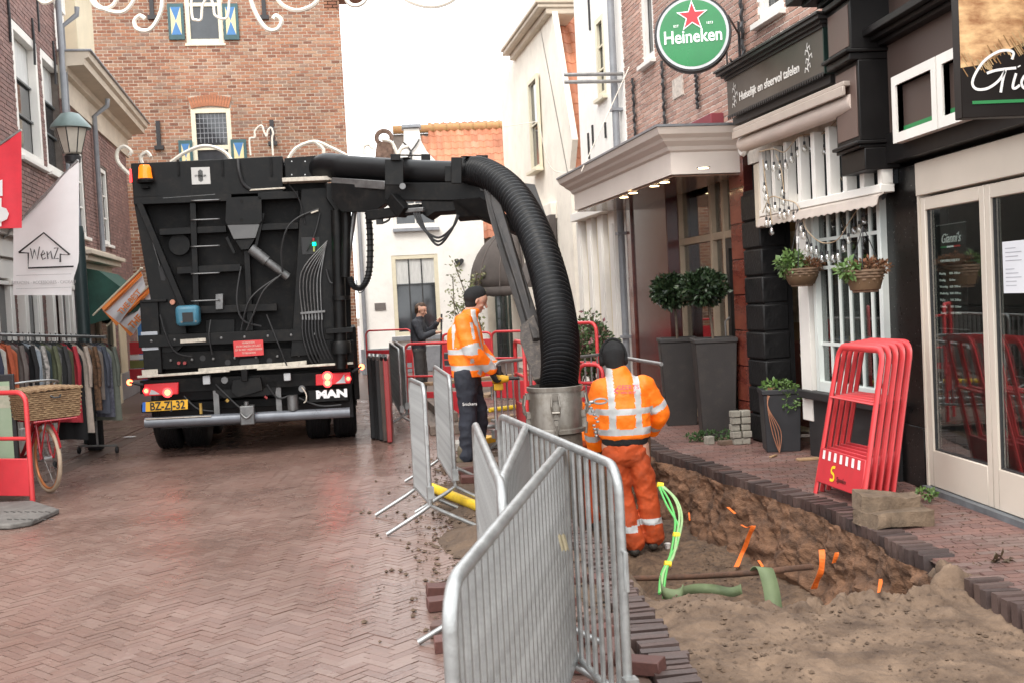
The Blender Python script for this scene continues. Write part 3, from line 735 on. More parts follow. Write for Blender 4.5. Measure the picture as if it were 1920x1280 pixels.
shutter(TW.U(316, 50), TW.U(346, 50), tz(330, 76)[1], tz(330, 8)[1]); shutter(TW.U(419, 50), TW.U(448, 50), tz(430, 76)[1], tz(430, 8)[1])
shutter(TW.U(336, 290), TW.U(362, 290), tz(350, 335)[1], tz(350, 264)[1]); shutter(TW.U(434, 290), TW.U(463, 290), tz(448, 333)[1], tz(448, 262)[1])
def anchor(px, pya, pyb):
    u, za = tz(px, pya); _, zb_ = tz(px, pyb); mb = MB(); mb.beam(TW.P(u, .05, za), TW.P(u, .05, zb_), .10, .05); mb.obox(TW.P(u, .05, zb_), (.22, .08, .1)); mb.build('wall_anchor', M_iron, tw)
anchor(296, 228, 278); anchor(284, 0, 34); anchor(509, 226, 270); anchor(494, 0, 34)
mb = MB(); mb.fbox(TW, TW.U(633, 8), .6, -.6, .28, 9.5, 10.25); mb.build('corbel', M_tower, tw)

# white house with the bell gable
WH = Frame((0, 0, 0), RAD(1), -1); p0 = at(676, 600, D=27.2); WH.o = Vector((p0.x, p0.y, 0)); WH.M = Matrix.Translation(WH.o) @ Matrix.Rotation(RAD(1), 4, 'Z')
wh = thing('white_house', 'small white painted house with a narrow bell gable beyond the lorry boom', 'house', WH.P(1.5, 0, 0))
Wz = lambda px, py: WH.at(px, py)
poly = [(-.03, 0), (Wz(913, 600)[0], 0), Wz(908, 400), Wz(850, 342), Wz(818, 303), Wz(800, 284), Wz(789, 264), Wz(786, 241), Wz(757, 242), Wz(757, 266), Wz(745, 284), Wz(735, 305), Wz(690, 360), (-.03, 4.8)]
wa = (Wz(737, 550)[0], Wz(824, 550)[0], Wz(790, 628)[1], Wz(780, 478)[1]); wb_ = (Wz(737, 400)[0], Wz(820, 400)[0], Wz(780, 425)[1], Wz(780, 340)[1]); zs_ = Wz(850, 342)[1] - .05; ur_ = Wz(910, 500)[0]
mb = MB(); wall_with_holes(mb, WH, -.03, ur_, 0, Wz(700, 355)[1] - .3, -.35, 0, [wa, wb_]); q_ = Wz(700, 355)[1] - .3
poly = [(-.03, q_), (ur_, q_)] + poly[3:-2] + [(-.03, q_ + .25)]
mb.fprism(WH, poly, -.35, 0); mb.build('wall', M_wstucco, wh)
mb = MB(); a = Wz(753, 241); b = Wz(789, 233); mb.fbox(WH, a[0], b[0], -.38, .06, a[1], b[1]); mb.build('coping', M_lead, wh, bevel=.01)
mb = MB(); mb.fbox(WH, -.03, 3.15, -5, -.35, 0, 4.4); mb.build('house_body', M_wstucco, wh)
mb = MB(); mb.fbox(WH, -.03, 3.2, 0, .04, 0, .62); mb.build('plinth', M_lead, wh)
w_ = window(WH, wh, Wz(737, 550)[0], Wz(824, 550)[0], Wz(790, 628)[1], Wz(780, 478)[1], o=.0, fw=.10, fm=M_cf, rec=.06, cols=3, split=(.64,), sash=mat('dark_sash', (.03,.03,.03), .4), curtain=(.66, 1), fd=.05)
mb = MB(); mb.fbox(WH, Wz(737, 600)[0]-.05, Wz(826, 600)[0]+.05, 0, .1, Wz(790, 634)[1]-.04, Wz(790, 629)[1]); mb.build('window_sill', M_lead, wh)
w_ = window(WH, wh, Wz(737, 400)[0], Wz(820, 400)[0], Wz(780, 425)[1], Wz(780, 340)[1], o=0, fw=.08, rec=.08, cols=2, rows=2)
mb = MB(); mb.fbox(WH, Wz(735, 400)[0], Wz(822, 400)[0], 0, .12, Wz(780, 430)[1]-.05, Wz(780, 428)[1]); mb.build('window_sill', M_lead, wh)
mb = MB(); u = Wz(684, 600)[0]; mb.tube([WH.P(u, .09, 0), WH.P(u, .09, 4.2)], .05, 8); mb.build('drain_pipe', M_pipe, wh, smooth=True)
tagm = MB(); a = Wz(703, 582); b = Wz(723, 568); tagm.fbox(WH, a[0], b[0], .0, .03, a[1], b[1])
tag(tagm.build('plaque', mat('plaque', (.16,.14,.13), .6)), 'small grey brown plaque on the white house wall left of its window', 'plaque')
c = WH.P(*Wz(861, 492)[:1], .05, Wz(861, 492)[1]); hp = []
for k in range(24):
    t = k/24*2*math.pi; hp.append(c + WH.u*(.0072*16*math.sin(t)**3) + Vector((0,0,.0072*(13*math.cos(t)-5*math.cos(2*t)-2*math.cos(3*t)-math.cos(4*t)))))
mb = MB(); mb.prism(hp, WH.n*.03); tag(mb.build('heart_ornament', M_iron), 'black metal heart hanging on the white house wall', 'ornament')
mb = MB(); s_ = WH.P(*Wz(742, 252)[:1], .01, 0)
for pts in ([(764,300),(770,285),(778,275),(786,262)], [(771,305),(771,285),(763,274),(756,268)], [(771,310),(771,286)]):
    mb.tube([WH.P(Wz(*p)[0], .04, Wz(*p)[1]) for p in pts], .02, 5)
mb.build('gable_anchor', M_iron, wh)

# small brick gable top with its iron hoop (left of the bell gable)
bg_ = thing('brick_gable_top', 'small dark brick gable top with a round open hoop left of the white bell gable', 'gable', at(720, 300, D=31))
P_ = lambda px, py, D=31: at(px, py, D=D)
mb = MB(); mb.prism([P_(702, 330), P_(743, 330), P_(741, 290), P_(732, 262), P_(726, 262), P_(716, 266), P_(708, 262), P_(704, 285)], (0, .4, 0)); mb.build('gable_wall', mat('old_gable_brick', (.20,.13,.10), .9, var=.5, vs=9, bump=.8), bg_)
mb = MB(); mb.tube([P_(720 + 14*math.cos(a), 259 - 13*math.sin(a)) for a in [RAD(q) for q in range(-40, 221, 20)]], .07, 6); mb.build('hoop', mat('old_gable_brick', (0,0,0)), bg_, smooth=True)

# orange tiled roof house behind
rh = thing('orange_roof_house', 'house with an orange pantile roof seen between the white bell gable and the cream gable', 'house', at(900, 700, D=30))
RF = Frame((0,0,0), RAD(0), -1); p0 = at(905, 560, D=29.2); RF.o = Vector((p0.x, p0.y, 0)); RF.M = Matrix.Translation(RF.o)
zr = RF.at(890, 268)[1]; ze = RF.at(890, 440)[1]
mb = MB(); mb.fbox(RF, -1.6, 3.2, -4, -.1, 0, ze); mb.build('wall', M_cstucco, rh)
for (px0, px1, py0, py1) in ((930, 952, 545, 690), (955, 992, 548, 690)):
    a0, a1 = RF.U(px0, 600), RF.U(px1, 600); window(RF, rh, a0, a1, .1, RF.at(970, py0)[1], o=-.0, fw=.05, fm=mat('dark_frame', (.03,.045,.04), .4), cols=2, rows=5, rec=.03, name='door')
tw_, th_ = .215, .27; nrow = 13; run = 2.6; rise = zr + .9 - ze
me_t = []
def tile_mesh(wd, ln):
    out = []
    for k in range(8):
        b_ = MB(); b_.rv = (k+.5)/8; P2 = []
        for q in range(5):
            t = q/4; P2.append((wd*t, .5*wd*(math.sin(t*2*math.pi)*.28)))
        r0 = [(x, 0, h + .012) for x, h in P2]; r1 = [(x, ln*1.12, h) for x, h in P2]; r2 = [(x, 0, h - .012) for x, h in P2]
        b_.sheet([r0, r1]); b_.sheet([r2, r0])
        me = bpy.data.meshes.new('roof_tile'); me.from_pydata([tuple(p) for p in b_.v], [], b_.f); me.materials.append(M_tile)
        a = me.attributes.new('rnd', 'FLOAT', 'FACE'); a.data.foreach_set('value', b_.r); me.polygons.foreach_set('use_smooth', [True]*len(me.polygons)); out.append(me)
    return out
def tiled_roof(parent, org, along, up, ncol, nrow_, wd, ln, cap=280, cond=None):
    """pantiles laid one by one; `along` and `up` are unit vectors on the slope"""
    nrm = along.cross(up).normalized(); T = tile_mesh(wd, ln); cnt = 0; rest = MB()
    for r in range(nrow_):
        for c in range(ncol):
            p = org + along*(c*wd) + up*(r*ln) + nrm*rng.uniform(0, .006)
            if cond and not cond(p): continue
            MW = Matrix.Translation(p) @ Matrix((along, up, nrm)).transposed().to_4x4()
            me = rng.choice(T)
            if cnt < cap and inview(p, 10): place('roof_tile', me, parent, MW); cnt += 1
            else: rest.rv = rng.random(); rest.add([MW @ v.co for v in me.vertices], [tuple(f.vertices) for f in me.polygons])
    if rest.v: rest.build('roof_tiles', M_tile, parent, rnd=True, kind='stuff', smooth=True)
up = Vector((0, run, rise)).normalized(); sl = math.hypot(run, rise)
org = RF.P(-2.2, .25, ze - .12)
tiled_roof(rh, org, Vector((1,0,0)), up, 26, int(sl/.26)+1, .2, .26, cond=lambda p: p.z > 2 and proj(p)[0] > 790)
og_ = org + Vector((0,.05,-.12)); mb = MB(); mb.prism([og_, og_ + Vector((5.2,0,0)), og_ + Vector((5.2,0,0)) + up*sl, og_ + up*sl], Vector((0, .02, -.05))); mb.build('roof_deck', M_mortard, rh)
top = org + up*sl
M_moss = mat('mossy_ridge', (.34,.26,.10), .9, col2=(.40,.16,.08), vs=14)
for k in range(14):
    mb = MB(); q = top + Vector((k*.38, 0, .0)); mb.tube([q, q + Vector((.40, 0, .0))], .12, 8); mb.build('ridge_tile', M_moss, rh, smooth=True)
# ================================================================== RIGHT SIDE
RG = Frame((3.93, 8.6, 0), RAD(90), 1)
RH = Frame((3.93, 8.6, 0), math.atan2(1, -.1), 1)
for fr in (RG, RH):
    assert fr.n.x < 0
hu = lambda px, py=560, o=0: RH.at(px, py, o)[0]
hz = lambda px, py, o=0: RH.at(px, py, o)[1]
gu = lambda px, py=560, o=0: RG.at(px, py, o)[0]
gz = lambda px, py, o=0: RG.at(px, py, o)[1]

# --- cream gable house at the far end
u0, u1 = hu(1080), hu(958)
cg = thing('cream_gable_house', 'tall narrow cream plastered house with a flat topped gable and orange tiles beside it', 'house', RH.P((u0+u1)/2, -.2, 0))
pA, pB, pC, pD = RH.at(966, 105), RH.at(1004, 50), RH.at(1036, 52), RH.at(1073, 262)
poly = [(u0, 0), (u1, 0), (u1, pA[1]-.4), (pA[0], pA[1]), (pC[0], pA[1]), (pD[0], pD[1]), (u0, pD[1] - .5)]
hw = (hu(1017, 230), hu(999, 230), hz(1015, 318), hz(1010, 140))
# wall as a solid with a window set into it
mb = MB(); mb.fprism(RH, poly, -.11, 0); wb = mb.build('wall', M_cstucco, cg)
mb = MB(); zt = pA[1]; mb.fbox(RH, pC[0]-.05, pA[0]+.15, -.5, .28, zt+.02, zt+.10); mb.fbox(RH, pC[0]-.08, pA[0]+.12, -.5, .32, zt+.10, zt+.18); mb.fbox(RH, pC[0]-.02, pA[0]+.1, -.5, .12, zt-.10, zt+.02)
mb.build('cornice', M_cornice, cg, bevel=.02)
window(RH, cg, min(hw[0], hw[1]), max(hw[0], hw[1]), hw[2], hw[3], o=.10, fw=.09, fm=M_cf, rec=.07, split=(.5,), sill=.1)
mb = MB(); mb.fbox(RH, u0, u1, -6, -.3, 0, pD[1]-.4); mb.build('house_body', M_cstucco, cg)
mb = MB(); a, b = RH.at(1050, 395), RH.at(1010, 420); mb.fbox(RH, hu(1052), hu(1010), 0, .12, hz(1030, 415), hz(1030, 385)); mb.build('band', M_cstucco, cg, bevel=.01)
up = (RH.u * 1.0 + Vector((0,0,1.75))).normalized(); org = RH.P(u0 - .1, .0, pD[1] - .9) 
tiled_roof(cg, RH.P(u0-.15, -.11, pD[1]-.75), -RH.n, up, 10, 26, .2, .26, cap=280, cond=lambda p: proj(p)[0] < 1110)
mb = MB(); q = RH.P(u0-.05, .0, pD[1]-.92); mb.prism([q, q - RH.n*3, q - RH.n*3 + up*6.5, q + up*6.5], -RH.u*-.06); mb.build('roof_deck', M_mortard, cg)
for k in range(8):
    mb = MB(); q0 = RH.P(pC[0]+.25, .02, zt+.25) ; dq = (-RH.n*.55 + Vector((0,0,1)) + RH.u*.1).normalized()
    mb.tube([q0 + dq*.33*k, q0 + dq*.33*(k+1.1)], [.15, .12], 8); mb.build('ridge_tile', mat('ridge_tile', (.42,.16,.09), .8, var=.3), cg, smooth=True)
# dark awnings at its foot
M_aw = mat('charcoal_awning_cloth', (.085,.072,.066), .9, var=.25, vs=3, bump=.3, bs=80)
aw = MB(); uc = u1 - 1.15; zb_ = 1.98
def dome(ph, th, k=1.0): return RH.P(uc - 1.0*math.cos(ph)*math.sin(th)*k, .04 + 1.12*math.sin(ph)*math.sin(th)*k, zb_ + 1.35*math.cos(th)*k)
rows = [[dome(math.pi*i/24, math.pi/2*j/10, 1 + (.012 if i % 4 else -.01)) for i in range(25)] for j in range(11)]
aw.sheet(rows); aw.sheet([rows[-1], [p + Vector((0,0,-.2 - (.03 if i % 2 else 0))) for i, p in enumerate(rows[-1])]])
awb = aw.build('awning', M_aw, solid=.012, smooth=True); tag(awb, 'domed charcoal cloth awning sticking out into the street beside the white house', 'awning')
for i in range(0, 25, 4): mb = MB(); mb.tube([dome(math.pi*i/24, math.pi/2*j/10, 1.005) for j in range(11)], .014, 5); mb.build('awning_rib', mat('awning_seam', (.13,.11,.10), .8), awb, smooth=True)
mb = MB(); ua, ub = hu(1052), hu(1022)
mb.sheet([[RH.P(ua, .13, hz(1050, 400)), RH.P(ub, .13, hz(1050, 400))], [RH.P(ua, .35, 2.5), RH.P(ub, .35, 2.5)], [RH.P(ua, .7, 1.9), RH.P(ub, .7, 1.9)]])
mb.poly([RH.P(ua, .03, hz(1050, 400)), RH.P(ua, .13, hz(1050, 400)), RH.P(ua, .35, 2.5), RH.P(ua, .7, 1.9), RH.P(ua, .03, 1.9)])
tag(mb.build('awning', M_aw, solid=.012), 'flat charcoal awning on the cream gable house behind the black hose', 'awning')

# --- tall white house
u0, u1 = hu(1188), hu(1102)
tw2 = thing('tall_white_house', 'tall white plastered house between the hotel front and the cream gable house', 'house', RH.P((u0+u1)/2, -.2, 0))
hw = (hu(1134, 100), hu(1118, 100), hz(1127, 185), hz(1127, 28))
mb = MB(); wall_with_holes(mb, RH, u0, u1, 0, 10.5, -.4, 0, [hw, (hu(1105), hu(1104), 6, 8)]); mb.fbox(RH, u0, u1, -6, -.4, 0, 10.5); mb.build('wall', M_wstucco, tw2)
window(RH, tw2, *hw, o=.03, fw=.09, rec=.08, rows=3, sill=.05, fm=M_cf)
mb = MB()
for (px, ya, yb) in ((1136, 230, 260), (1112, 235, 275), (1104, 250, 300), (1105, 0, 60)):
    u = hu(px, ya); mb.fbox(RH, u-.02, u+.02, 0, .03, hz(px, yb), hz(px, ya))
mb.build('wall_anchors', M_iron, tw2, kind='stuff')
for px in (1103, 1123, 1144, 1166):
    u = hu(px, 560); mb = MB(); mb.fbox(RH, u-.17, u+.17, 0, .12, 0, 3.0); mb.fbox(RH, u-.12, u-.04, .12, .135, .4, 2.8); mb.fbox(RH, u-.21, u+.21, 0, .17, 0, .45); mb.build('pilaster', M_white, tw2, bevel=.01)
for px in (1113, 1133, 1155):
    u = hu(px, 560); mb = MB(); mb.fbox(RH, u-.12, u+.12, 0, .05, .5, 3.0); mb.build('shop_panel', M_cream, tw2)
mb = MB(); mb.fbox(RH, u0+.05, u1, 0, .25, 3.0, 3.14); mb.build('shop_cornice', M_white, tw2, bevel=.01)
mb = MB(); mb.tube([RH.P(u0+.18, .1, 0), RH.P(u0+.18, .1, 10)], .055, 10)
for z in (1, 2.6, 4.5, 6.5, 8): mb.fbox(RH, u0+.1, u0+.26, 0, .17, z, z+.04)
tag(mb.build('drain_pipe', M_pipe, smooth=True), 'pale grey drain pipe down the edge of the tall white house above the hotel canopy', 'drain pipe')
br = thing('flag_bracket', 'pair of galvanised tubes sticking out from the tall white house', 'bracket', RH.P(u0+.05, 0, 4.9))
M_galv = mat('galvanised_steel', (.36,.365,.36), .40, metal=.7, var=.25, vs=14, bump=.08, bs=120)
for dz in (0, -.11):
    z = hz(1185, 126) + dz; mb = MB(); mb.tube([RH.P(u0+.02, 0, z), RH.P(u0+.02, .92, z)], .028, 8); mb.build('tube', M_galv, br, smooth=True)

# --- hotel brick house
u0h, u1h = hu(1410) - .0, hu(1190)
ht = thing('hotel_front', 'brown brick hotel house front with a red marble entrance', 'house', RH.P((u0h+u1h)/2, -.2, 0))
ZB = 3.3
hw = (hu(1225, 40), hu(1201, 40), hz(1215, 118), 6.9)
hw2 = (hu(1470, 0), hu(1420, 0), hz(1440, 35), 7.4)
UB0 = 0.75; 
holes = [hw, hw2]
brickwork(RH, UB0, u1h, ZB, 7.6, .204, .049, .016, holes, M_redb, M_mortar, ht, singles=295, proud=.003)
mb = MB(); wall_with_holes(mb, RH, UB0, u1h, 3.05, 7.6, -.3, -.005, holes); mb.build('wall', mat('facade_mortar', (.82,.77,.69), .9, var=.2, vs=10, bump=.4), ht)
mb = MB(); mb.fbox(RH, UB0, u1h, -6, -1.6, 0, 7.6); mb.fbox(RH, UB0, u1h, -1.6, -.3, 3.2, 7.6); mb.build('house_body', M_int, ht)
window(RH, ht, *hw, o=.02, fw=.12, rec=.1, split=(.5,), sill=.06)
window(RH, ht, *hw2, o=.02, fw=.12, rec=.1, split=(.5,), sill=.06)
def anchor2(px, ya, yb):
    u = hu(px, ya, .04); za, zb_ = hz(px, ya), hz(px, yb); mb = MB(); pts = [RH.P(u + .012*math.sin(k*1.9), .04 + .01*math.sin(k*2.7), lerp(za, zb_, k/14)) for k in range(15)]
    mb.tube(pts, [(.02, .034 + .014*math.sin(k*1.57)) for k in range(15)], 6); mb.build('wall_anchor', M_iron, ht)
anchor2(1186, 150, 260); anchor2(1241, 118, 240); anchor2(1305, 140, 208); anchor2(1389, 0, 160)
mb = MB(); a = RH.at(1264, 188); b = RH.at(1281, 140); mb.fbox(RH, min(a[0], b[0]), max(a[0], b[0]), 0, .02, a[1], b[1]); tag(mb.build('wall_plate', mat('pale_plate', (.55,.48,.42), .6, var=.4, vs=20)), 'small pale stone plate in the brick wall under the round green sign', 'plate')
# entrance: dark marble reveal, beige framed glazing, red marble pier
M_marb = mat('red_marble', (.20,.055,.035), .12, col2=(.10,.022,.018), vs=2.5, spec=.7, rv=.04, stretch=(1,1,3))
M_marbd = mat('dark_red_marble', (.075,.015,.013), .15, col2=(.045,.008,.008), vs=4, spec=.6, rv=.05)
M_beige = mat('beige_frame', (.42,.33,.24), .45, var=.1)
um0, um1 = hu(1262), hu(1198)
mb = MB(); mb.fbox(RH, um0, um1, -.3, .05, 0, 3.2); mb.build('marble_wall', M_marbd, ht, bevel=.006)
nsl = 4
for k in range(8):
    m2 = MB(); z = .02 + k*.40; m2.fbox(RH, hu(1412)+.003, hu(1385), -.3, .06, z, z + .385); m2.build('marble_slab', M_marb, ht, bevel=.004)
m2 = MB(); m2.fbox(RH, hu(1412)+.003, hu(1385), -.3, .05, 0, 3.2); m2.build('marble_bed', M_marbd, ht)
m2 = MB(); m2.fbox(RH, u1h-.22, u1h, 0, .08, 0, 3.2); m2.build('marble_edge', M_marb, ht)
ue0, ue1 = hu(1385), hu(1262); gl = [ue0, lerp(ue0, ue1, .30), lerp(ue0, ue1, .48), ue1]
zt = 3.1; zr_ = hz(1320, 445)
for u in gl: m2 = MB(); m2.fbox(RH, u-.04, u+.04, -.25, -.12, 0, zt); m2.build('glazing_post', M_beige, ht, bevel=.004)
for z in (zr_, zt - .04, .06): m2 = MB(); m2.fbox(RH, ue0, ue1, -.245, -.125, z-.045, z+.045); m2.build('glazing_rail', M_beige, ht, bevel=.004)
for a, b in zip(gl, gl[1:]):
    m2 = MB(); m2.fbox(RH, a+.04, b-.04, -.19, -.18, .1, zt-.08); m2.build('pane', M_glassd, ht)
m2 = MB(); m2.fbox(RH, gl[0]+.05, gl[1]-.05, -.175, -.13, .1, zr_-.05); m2.fbox(RH, gl[0]+.14, gl[1]-.14, -.2, -.12, .2, zr_-.2)
dr = MB(); a, b = gl[0]+.05, gl[1]-.05
for q in ((a, a+.1, .1, zr_-.05), (b-.1, b, .1, zr_-.05), (a+.1, b-.1, .1, .25), (a+.1, b-.1, zr_-.17, zr_-.05)): dr.fbox(RH, q[0], q[1], -.17, -.12, q[2], q[3])
d_ = dr.build('door', mat('black_door_frame', (.02,.018,.016), .4), ht); m2 = MB(); m2.tube([RH.P(b-.15, -.08, .95), RH.P(b-.13, -.03, 1.0), RH.P(b-.13, -.03, 1.3), RH.P(b-.15, -.08, 1.35)], .012, 6); m2.build('handle', M_galv, d_, smooth=True)
mb = MB(); mb.fbox(RH, ue0, ue1, -1.55, -1.5, 0, 3.2, 0); mb.fbox(RH, ue0+.1, ue0+.9, -1.2, -.9, 0, 1.0, 1); mb.fbox(RH, ue0+.3, ue1-.4, -1.45, -1.42, 1.2, 2.4, 2)
mb.build('lobby', [mat('lobby_wall', (.36,.22,.12), .7, var=.3, vs=1.5), mat('lobby_desk', (.30,.10,.08), .5), mat('lobby_picture', (.5,.42,.33), .5, var=.7, vs=5)], ht)
mb = MB(); mb.fbox(RH, ue0, ue1, -1.5, -.3, 3.12, 3.2); mb.fbox(RH, ue0, ue1, -1.5, -.3, -.02, .0); mb.build('lobby_ceiling', M_cream, ht)

# canopy with spotlights
un = hu(1412) - .35; un = RH.at(1395, 420)[0] - .1
cn = thing('entrance_canopy', 'white moulded canopy with small spotlights over the hotel entrance', 'canopy', RH.P((un+u1h)/2, .4, 3.0))
OUT = .86; zb0, zb1 = 2.98, 3.24
poly = [(un, 0), (un, OUT), (u1h+.05, OUT), (u1h+.05, 0)]
def ring(expand, z): return [RH.P(un - expand, 0, z), RH.P(un - expand, OUT + expand, z), RH.P(u1h + .05 + expand, OUT + expand, z), RH.P(u1h + .05 + expand, 0, z)]
prof = [(0, 2.98), (0, 3.22), (.03, 3.24), (.05, 3.28), (.11, 3.33), (.13, 3.36), (.18, 3.40), (.20, 3.45), (.21, 3.47)]
mb = MB(); rings = [ring(e, z) for e, z in prof]; mb.sheet(rings); mb.poly(rings[0][::-1]); mb.poly([RH.P(un-.2, 0, 3.47)] + rings[-1][1:3] + [RH.P(u1h+.2, 0, 3.47)])
mb.build('canopy_board', mat('canopy_white', (.70,.62,.56), .5, var=.06, vs=2), cn)
mb = MB(); r0 = ring(.22, 3.475); r1 = ring(.22, 3.50); mb.sheet([r0, r1]); mb.poly(r1); mb.poly(r0[::-1]); mb.build('roof_edge', M_lead, cn)
mb = MB(); mb.fbox(RH, un+.03, u1h, .01, OUT-.03, 2.955, 2.975); mb.build('soffit', mat('soffit_gloss', (.22,.13,.09), .15, spec=.8, var=.1), cn)
for (px, py) in ((1319, 316), (1246, 343), (1227, 350), (1187, 363), (1170, 371), (1365, 362)):
    q = at(px, py, z=2.945 if px != 1365 else 2.945); 
    if (q - RH.o).dot(RH.n) < .05: q = q + RH.n * .25
    l = MB(); l.lathe(q, [(.055, 0), (.055, .012)], 14); sp = l.build('spotlight', mat('spot_glow', (1,.8,.5), .4, emit=(1,.72,.38), est=9), cn)
    r_ = MB(); r_.lathe(q + Vector((0,0,.003)), [(.072, 0), (.072, .008)], 14); r_.build('spot_ring', M_galv, cn)
m2 = MB(); m2.fbox(RH, hu(1372), hu(1312), 0, .16, 3.50, 3.74); m2.build('maroon_panel', mat('maroon_cloth', (.20,.035,.045), .8, var=.15), ht, bevel=.01)
# round illuminated beer sign
q = at(1299, 66, D=11.3); sr = 71.5*11.3/2050
sg = thing('round_sign', 'round green illuminated beer sign with a red star hanging from the brick front', 'sign', q)
camdir = (CO - q); camdir.z = 0; camdir.normalize(); fx = Vector((-camdir.y, camdir.x, 0)); 
Rs = Matrix((fx, -camdir, Vector((0,0,1)))).transposed()
yax = lambda: Rs @ Vector((0,1,0))
fr0 = lambda x, z, o: q + fx*x*sr + Vector((0,0,1))*z*sr + camdir*o
M_green = mat('sign_green', (.0,.15,.035), .25, var=.25, vs=1.2, coat=.5, emit=(0,.3,.06), est=.16)
mb = MB(); mb.lathe(q, [(sr*.80, -.07), (sr*.98, -.07), (sr*1.0, -.05), (sr*1.0, .05), (sr*.98, .07), (sr*.80, .07)], 48, axis='Y', R=Rs); mb.build('sign_rim', M_iron, sg, smooth=True)
mb = MB(); mb.lathe(q, [(sr*.93, -.078), (sr*.93, -.074), (sr*.8, -.074)], 48, axis='Y', R=Rs); mb.build('sign_band', mat('sign_silver', (.45,.45,.45), .25, metal=.6), sg, smooth=True)
mb = MB(); mb.lathe(q, [(sr*.86, -.080), (sr*.7, -.088), (sr*.4, -.093), (.01, -.095)], 48, axis='Y', R=Rs); mb.build('sign_face', M_green, sg, smooth=True)
M_signw = mat('sign_white', (.85,.87,.85), .4, var=.02, emit=(1,1,1), est=.25); M_signr = mat('sign_red', (.65,.03,.04), .4, var=.05, emit=(.8,.02,.03), est=.25)
def star(R1, mtl, o, nm):
    P = []
    for k in range(10): a = RAD(90 + 36*k); r = R1 if k % 2 == 0 else R1*.40; P.append(fr0(r*math.cos(a), .42 + r*math.sin(a), o))
    m2 = MB(); m2.prism(P, camdir*.004); m2.build(nm, mtl, sg)
star(.42, M_signw, .100, 'star_outline'); star(.345, M_signr, .106, 'star')
text('Heineken', fr0(0, -.10, .099), fx, (0,0,1), sr*.47, M_signw, sg, bold=.0025, sx=.84)
text('EST', fr0(-.42, .20, .097), fx, (0,0,1), sr*.09, M_signw, sg); text('1873', fr0(.44, .22, .097), fx, (0,0,1), sr*.09, M_signw, sg)
mb = MB(); wp = RH.P(RH.at(1390, 60)[0], .03, q.z)
for dz in (.16, -.28): a = q + Vector((0,0,dz)) + fx*sr*.93; b = Vector((wp.x, wp.y, q.z + dz)); mb.tube([a, b], .012, 6)
mb.tube([wp + Vector((0,0,.3)), wp + Vector((0,0,-.4))], .015, 6); mb.tube([wp + Vector((0,0,.3)) + RH.n*.15, wp + Vector((0,0,-.35)) + RH.n*.15], .01, 6)
mb.build('sign_bracket', M_iron, sg)

# --- window house (restaurant with white slatted transom)
ua, ub = 0.34, hu(1412)
rs = thing('restaurant_front', 'restaurant front with black stone pier, white slatted transom and paned display window', 'house', RH.P((ua+ub)/2, -.2, 0))
uw0, uw1 = hu(1657), hu(1527)          # window
zs = .66
M_black = mat('black_stone', (.012,.0115,.012), .5, spec=.3, var=.4, vs=7, bump=.5, bs=30)
for k in range(9):
    m2 = MB(); z = .02 + k*.30; m2.fbox(RH, hu(1446), hu(1412)-.003, -.2, .10 + rng.uniform(-.006, .008), z, z+.285); m2.build('pier_stone', M_black, rs, bevel=.018)
m2 = MB(); m2.fbox(RH, hu(1446)+.01, hu(1412)-.01, -.25, .07, 0, 2.75); m2.fbox(RH, ua, ub, -.3, -.05, 2.6, 4.0); m2.build('pier_core', M_black, rs)
m2 = MB(); m2.fbox(RH, ua, hu(1512), -.28, .02, 0, zs-.08); m2.build('low_wall', mat('dark_render', (.022,.021,.022), .6, var=.3), rs)
m2 = MB(); m2.fbox(RH, ua, hu(1505), -.1, .09, zs-.08, zs); m2.build('window_ledge', mat('dark_render', (0,0,0)), rs, bevel=.01)
m2 = MB(); m2.fbox(RH, hu(1521), hu(1502), -.1, .03, .35, 2.6); m2.build('white_post', M_white, rs, bevel=.006)
m2 = MB(); m2.fbox(RH, hu(1500), hu(1447), -.6, -.55, 0, 2.6); m2.build('door', mat('very_dark_door', (.01,.014,.012), .4), rs)
M_pgreen = mat('pale_green_frame', (.66,.70,.67), .45, var=.05)
wu0, wu1, wz0, wz1 = uw0, uw1, zs, 2.45
m2 = MB()
for (a, b, c, d) in ((wu0, wu0+.06, wz0, wz1), (wu1-.06, wu1, wz0, wz1), (wu0+.06, wu1-.06, wz0, wz0+.1), (wu0+.06, wu1-.06, wz1-.06, wz1)): m2.fbox(RH, a, b, -.08, .01, c, d)
wf = m2.build('window', M_pgreen, rs, bevel=.004)
for k in range(1, 6): u = lerp(wu0+.06, wu1-.06, k/6); m2 = MB(); m2.fbox(RH, u-.014, u+.014, -.06, -.03, wz0+.1, wz1-.06); m2.build('glazing_bar', M_pgreen, wf)
for z in (1.12, 1.85, 2.12): m2 = MB(); m2.fbox(RH, wu0+.06, wu1-.06, -.061, -.029, z-.016, z+.016); m2.build('glazing_bar', M_pgreen, wf)
m2 = MB(); m2.fbox(RH, wu0+.06, wu1-.06, -.05, -.045, wz0+.1, wz1-.06); m2.build('pane', M_glassd, wf)
mb = MB(); mb.fbox(RH, ua, hu(1512), -1.6, -1.55, 0, 2.7); mb.fbox(RH, ua, hu(1512), -1.55, -.3, 2.55, 2.6); mb.fbox(RH, ua, ua+.03, -1.6, -.3, 0, 2.6); mb.build('room', M_int, rs)
